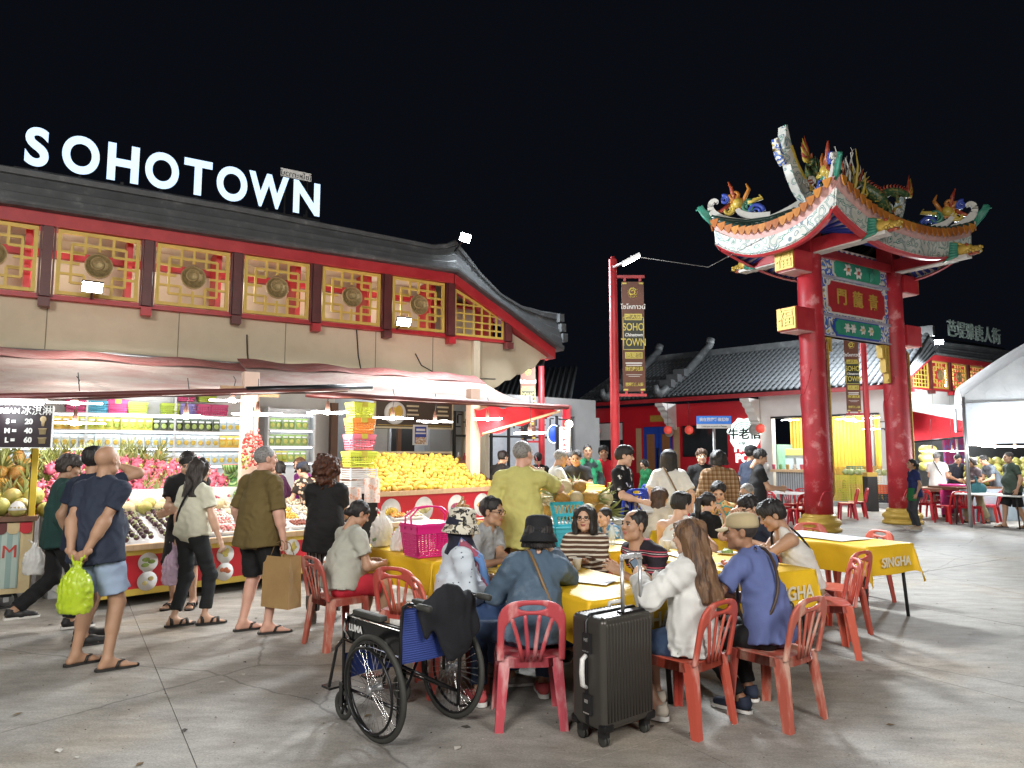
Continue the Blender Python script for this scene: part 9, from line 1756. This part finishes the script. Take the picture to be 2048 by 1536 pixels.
for i in range(420):
 p = G(rr.uniform(0, 2048), rr.uniform(1130, 1535)); a = rr.uniform(0, 6.3); r_ = rr.uniform(.003, .010) if i % 14 else rr.uniform(.015, .035); m.add([(p.x + r_ * math.cos(a + k * 1.57 + rr.uniform(-.3, .3)) * (1, .6)[k % 2], p.y + r_ * math.sin(a + k * 1.57) * (1, .6)[k % 2], .006 + .004 * (k % 2)) for k in range(4)], [(0, 1, 2, 3)], rr.choice((0, 0, 1, 2)))
tag(m.build('ground_litter', [mk('grit_dark', (.05, .045, .04), .9), mk('grit_pale', (.5, .48, .44), .9), mk('dry_leaf', (.14, .09, .04), .8)]), 'scattered grit, scraps and dry leaves on the concrete', 'litter', None, 'stuff')
# ------------------------------------------------------------------ floodlights that light the plaza
def nm(s, p, z): return tuple(FW(s, p, z))
floodlight('blazing white floodlight on the roof horn of the long building', nm(7.75, .55, 6.45), (6.0, 9.0, 2.0), 2300, 172, (.88, .95, 1), nm(7.7, .0, 6.2), blend=.3)
floodlight('floodlight fixed low on the second lattice panel', nm(.68, .45, 4.45), nm(1.0, 5.5, 1.0), 260, 165, (1, .96, .86), nm(.68, .05, 4.33))
floodlight('floodlight fixed low beside the sixth lattice panel', nm(6.35, .45, 4.42), nm(6.4, 5.5, 1.0), 260, 165, (1, .96, .88), nm(6.35, .05, 4.33))
q = D(1081, 727, 17.6); floodlight('small floodlight under the gable tip of the long building', tuple(q), (4, 24, 1), 500, 160, (.95, .98, 1), tuple(q + Vector((-.3, .3, .15))), (.22, .16))
q = D(1878, 684, 27.6); floodlight('floodlight on the roof of the far building by the tent', tuple(q), (9, 14, 2), 4500, 172, (.9, .96, 1), tuple(q + Vector((0, .3, -.4))), blend=.2)
q = D(1941, 776, 26.0); floodlight('floodlight under the lattice of the far building by the tent', tuple(q), tuple(q + Vector((-1, 3, .5))), 700, 172, (.95, .98, 1), tuple(q + Vector((0, .5, .1))), (.3, .2))
for x_, y_, z_, pw, tl, sp in ((2.08, 11.9, 4.88, 2600, -40, 140), (pp2.x + .2, pp2.y + .62, 5.62, 2800, 22, 172)): lamp('street_and_added_light', (x_, y_, z_), pw, (.92, .97, 1), .5, None, 'SPOT', (R(tl), 0, 0), sp, .25)  # second light is added on the hidden post top to brighten the shop roofs
for (x, y, lab, pw) in ((-4.2, -4.5, 'red lamp post with banner behind the viewer, stall side', 3700), (5.5, -4.0, 'red lamp post with banner behind the viewer, gate side', 3000)):  # unseen lamp posts added to brighten the surfaces facing the camera
 banner_post(lab, x, y, 6.2, 1, 5.6, 2.1, .42, True, (.42, -.05, 6.3)); d = Vector((5.0 if x > 0 else -1.0, 9.5, 2.0)) - Vector((x + .45, y, 6.2)); lamp('street_and_added_light', (x + .45, y + .05, 6.2), pw, (1, .97, .92), 1.8, None, 'SPOT', d.to_track_quat('-Z', 'Y').to_euler(), 150, .5)
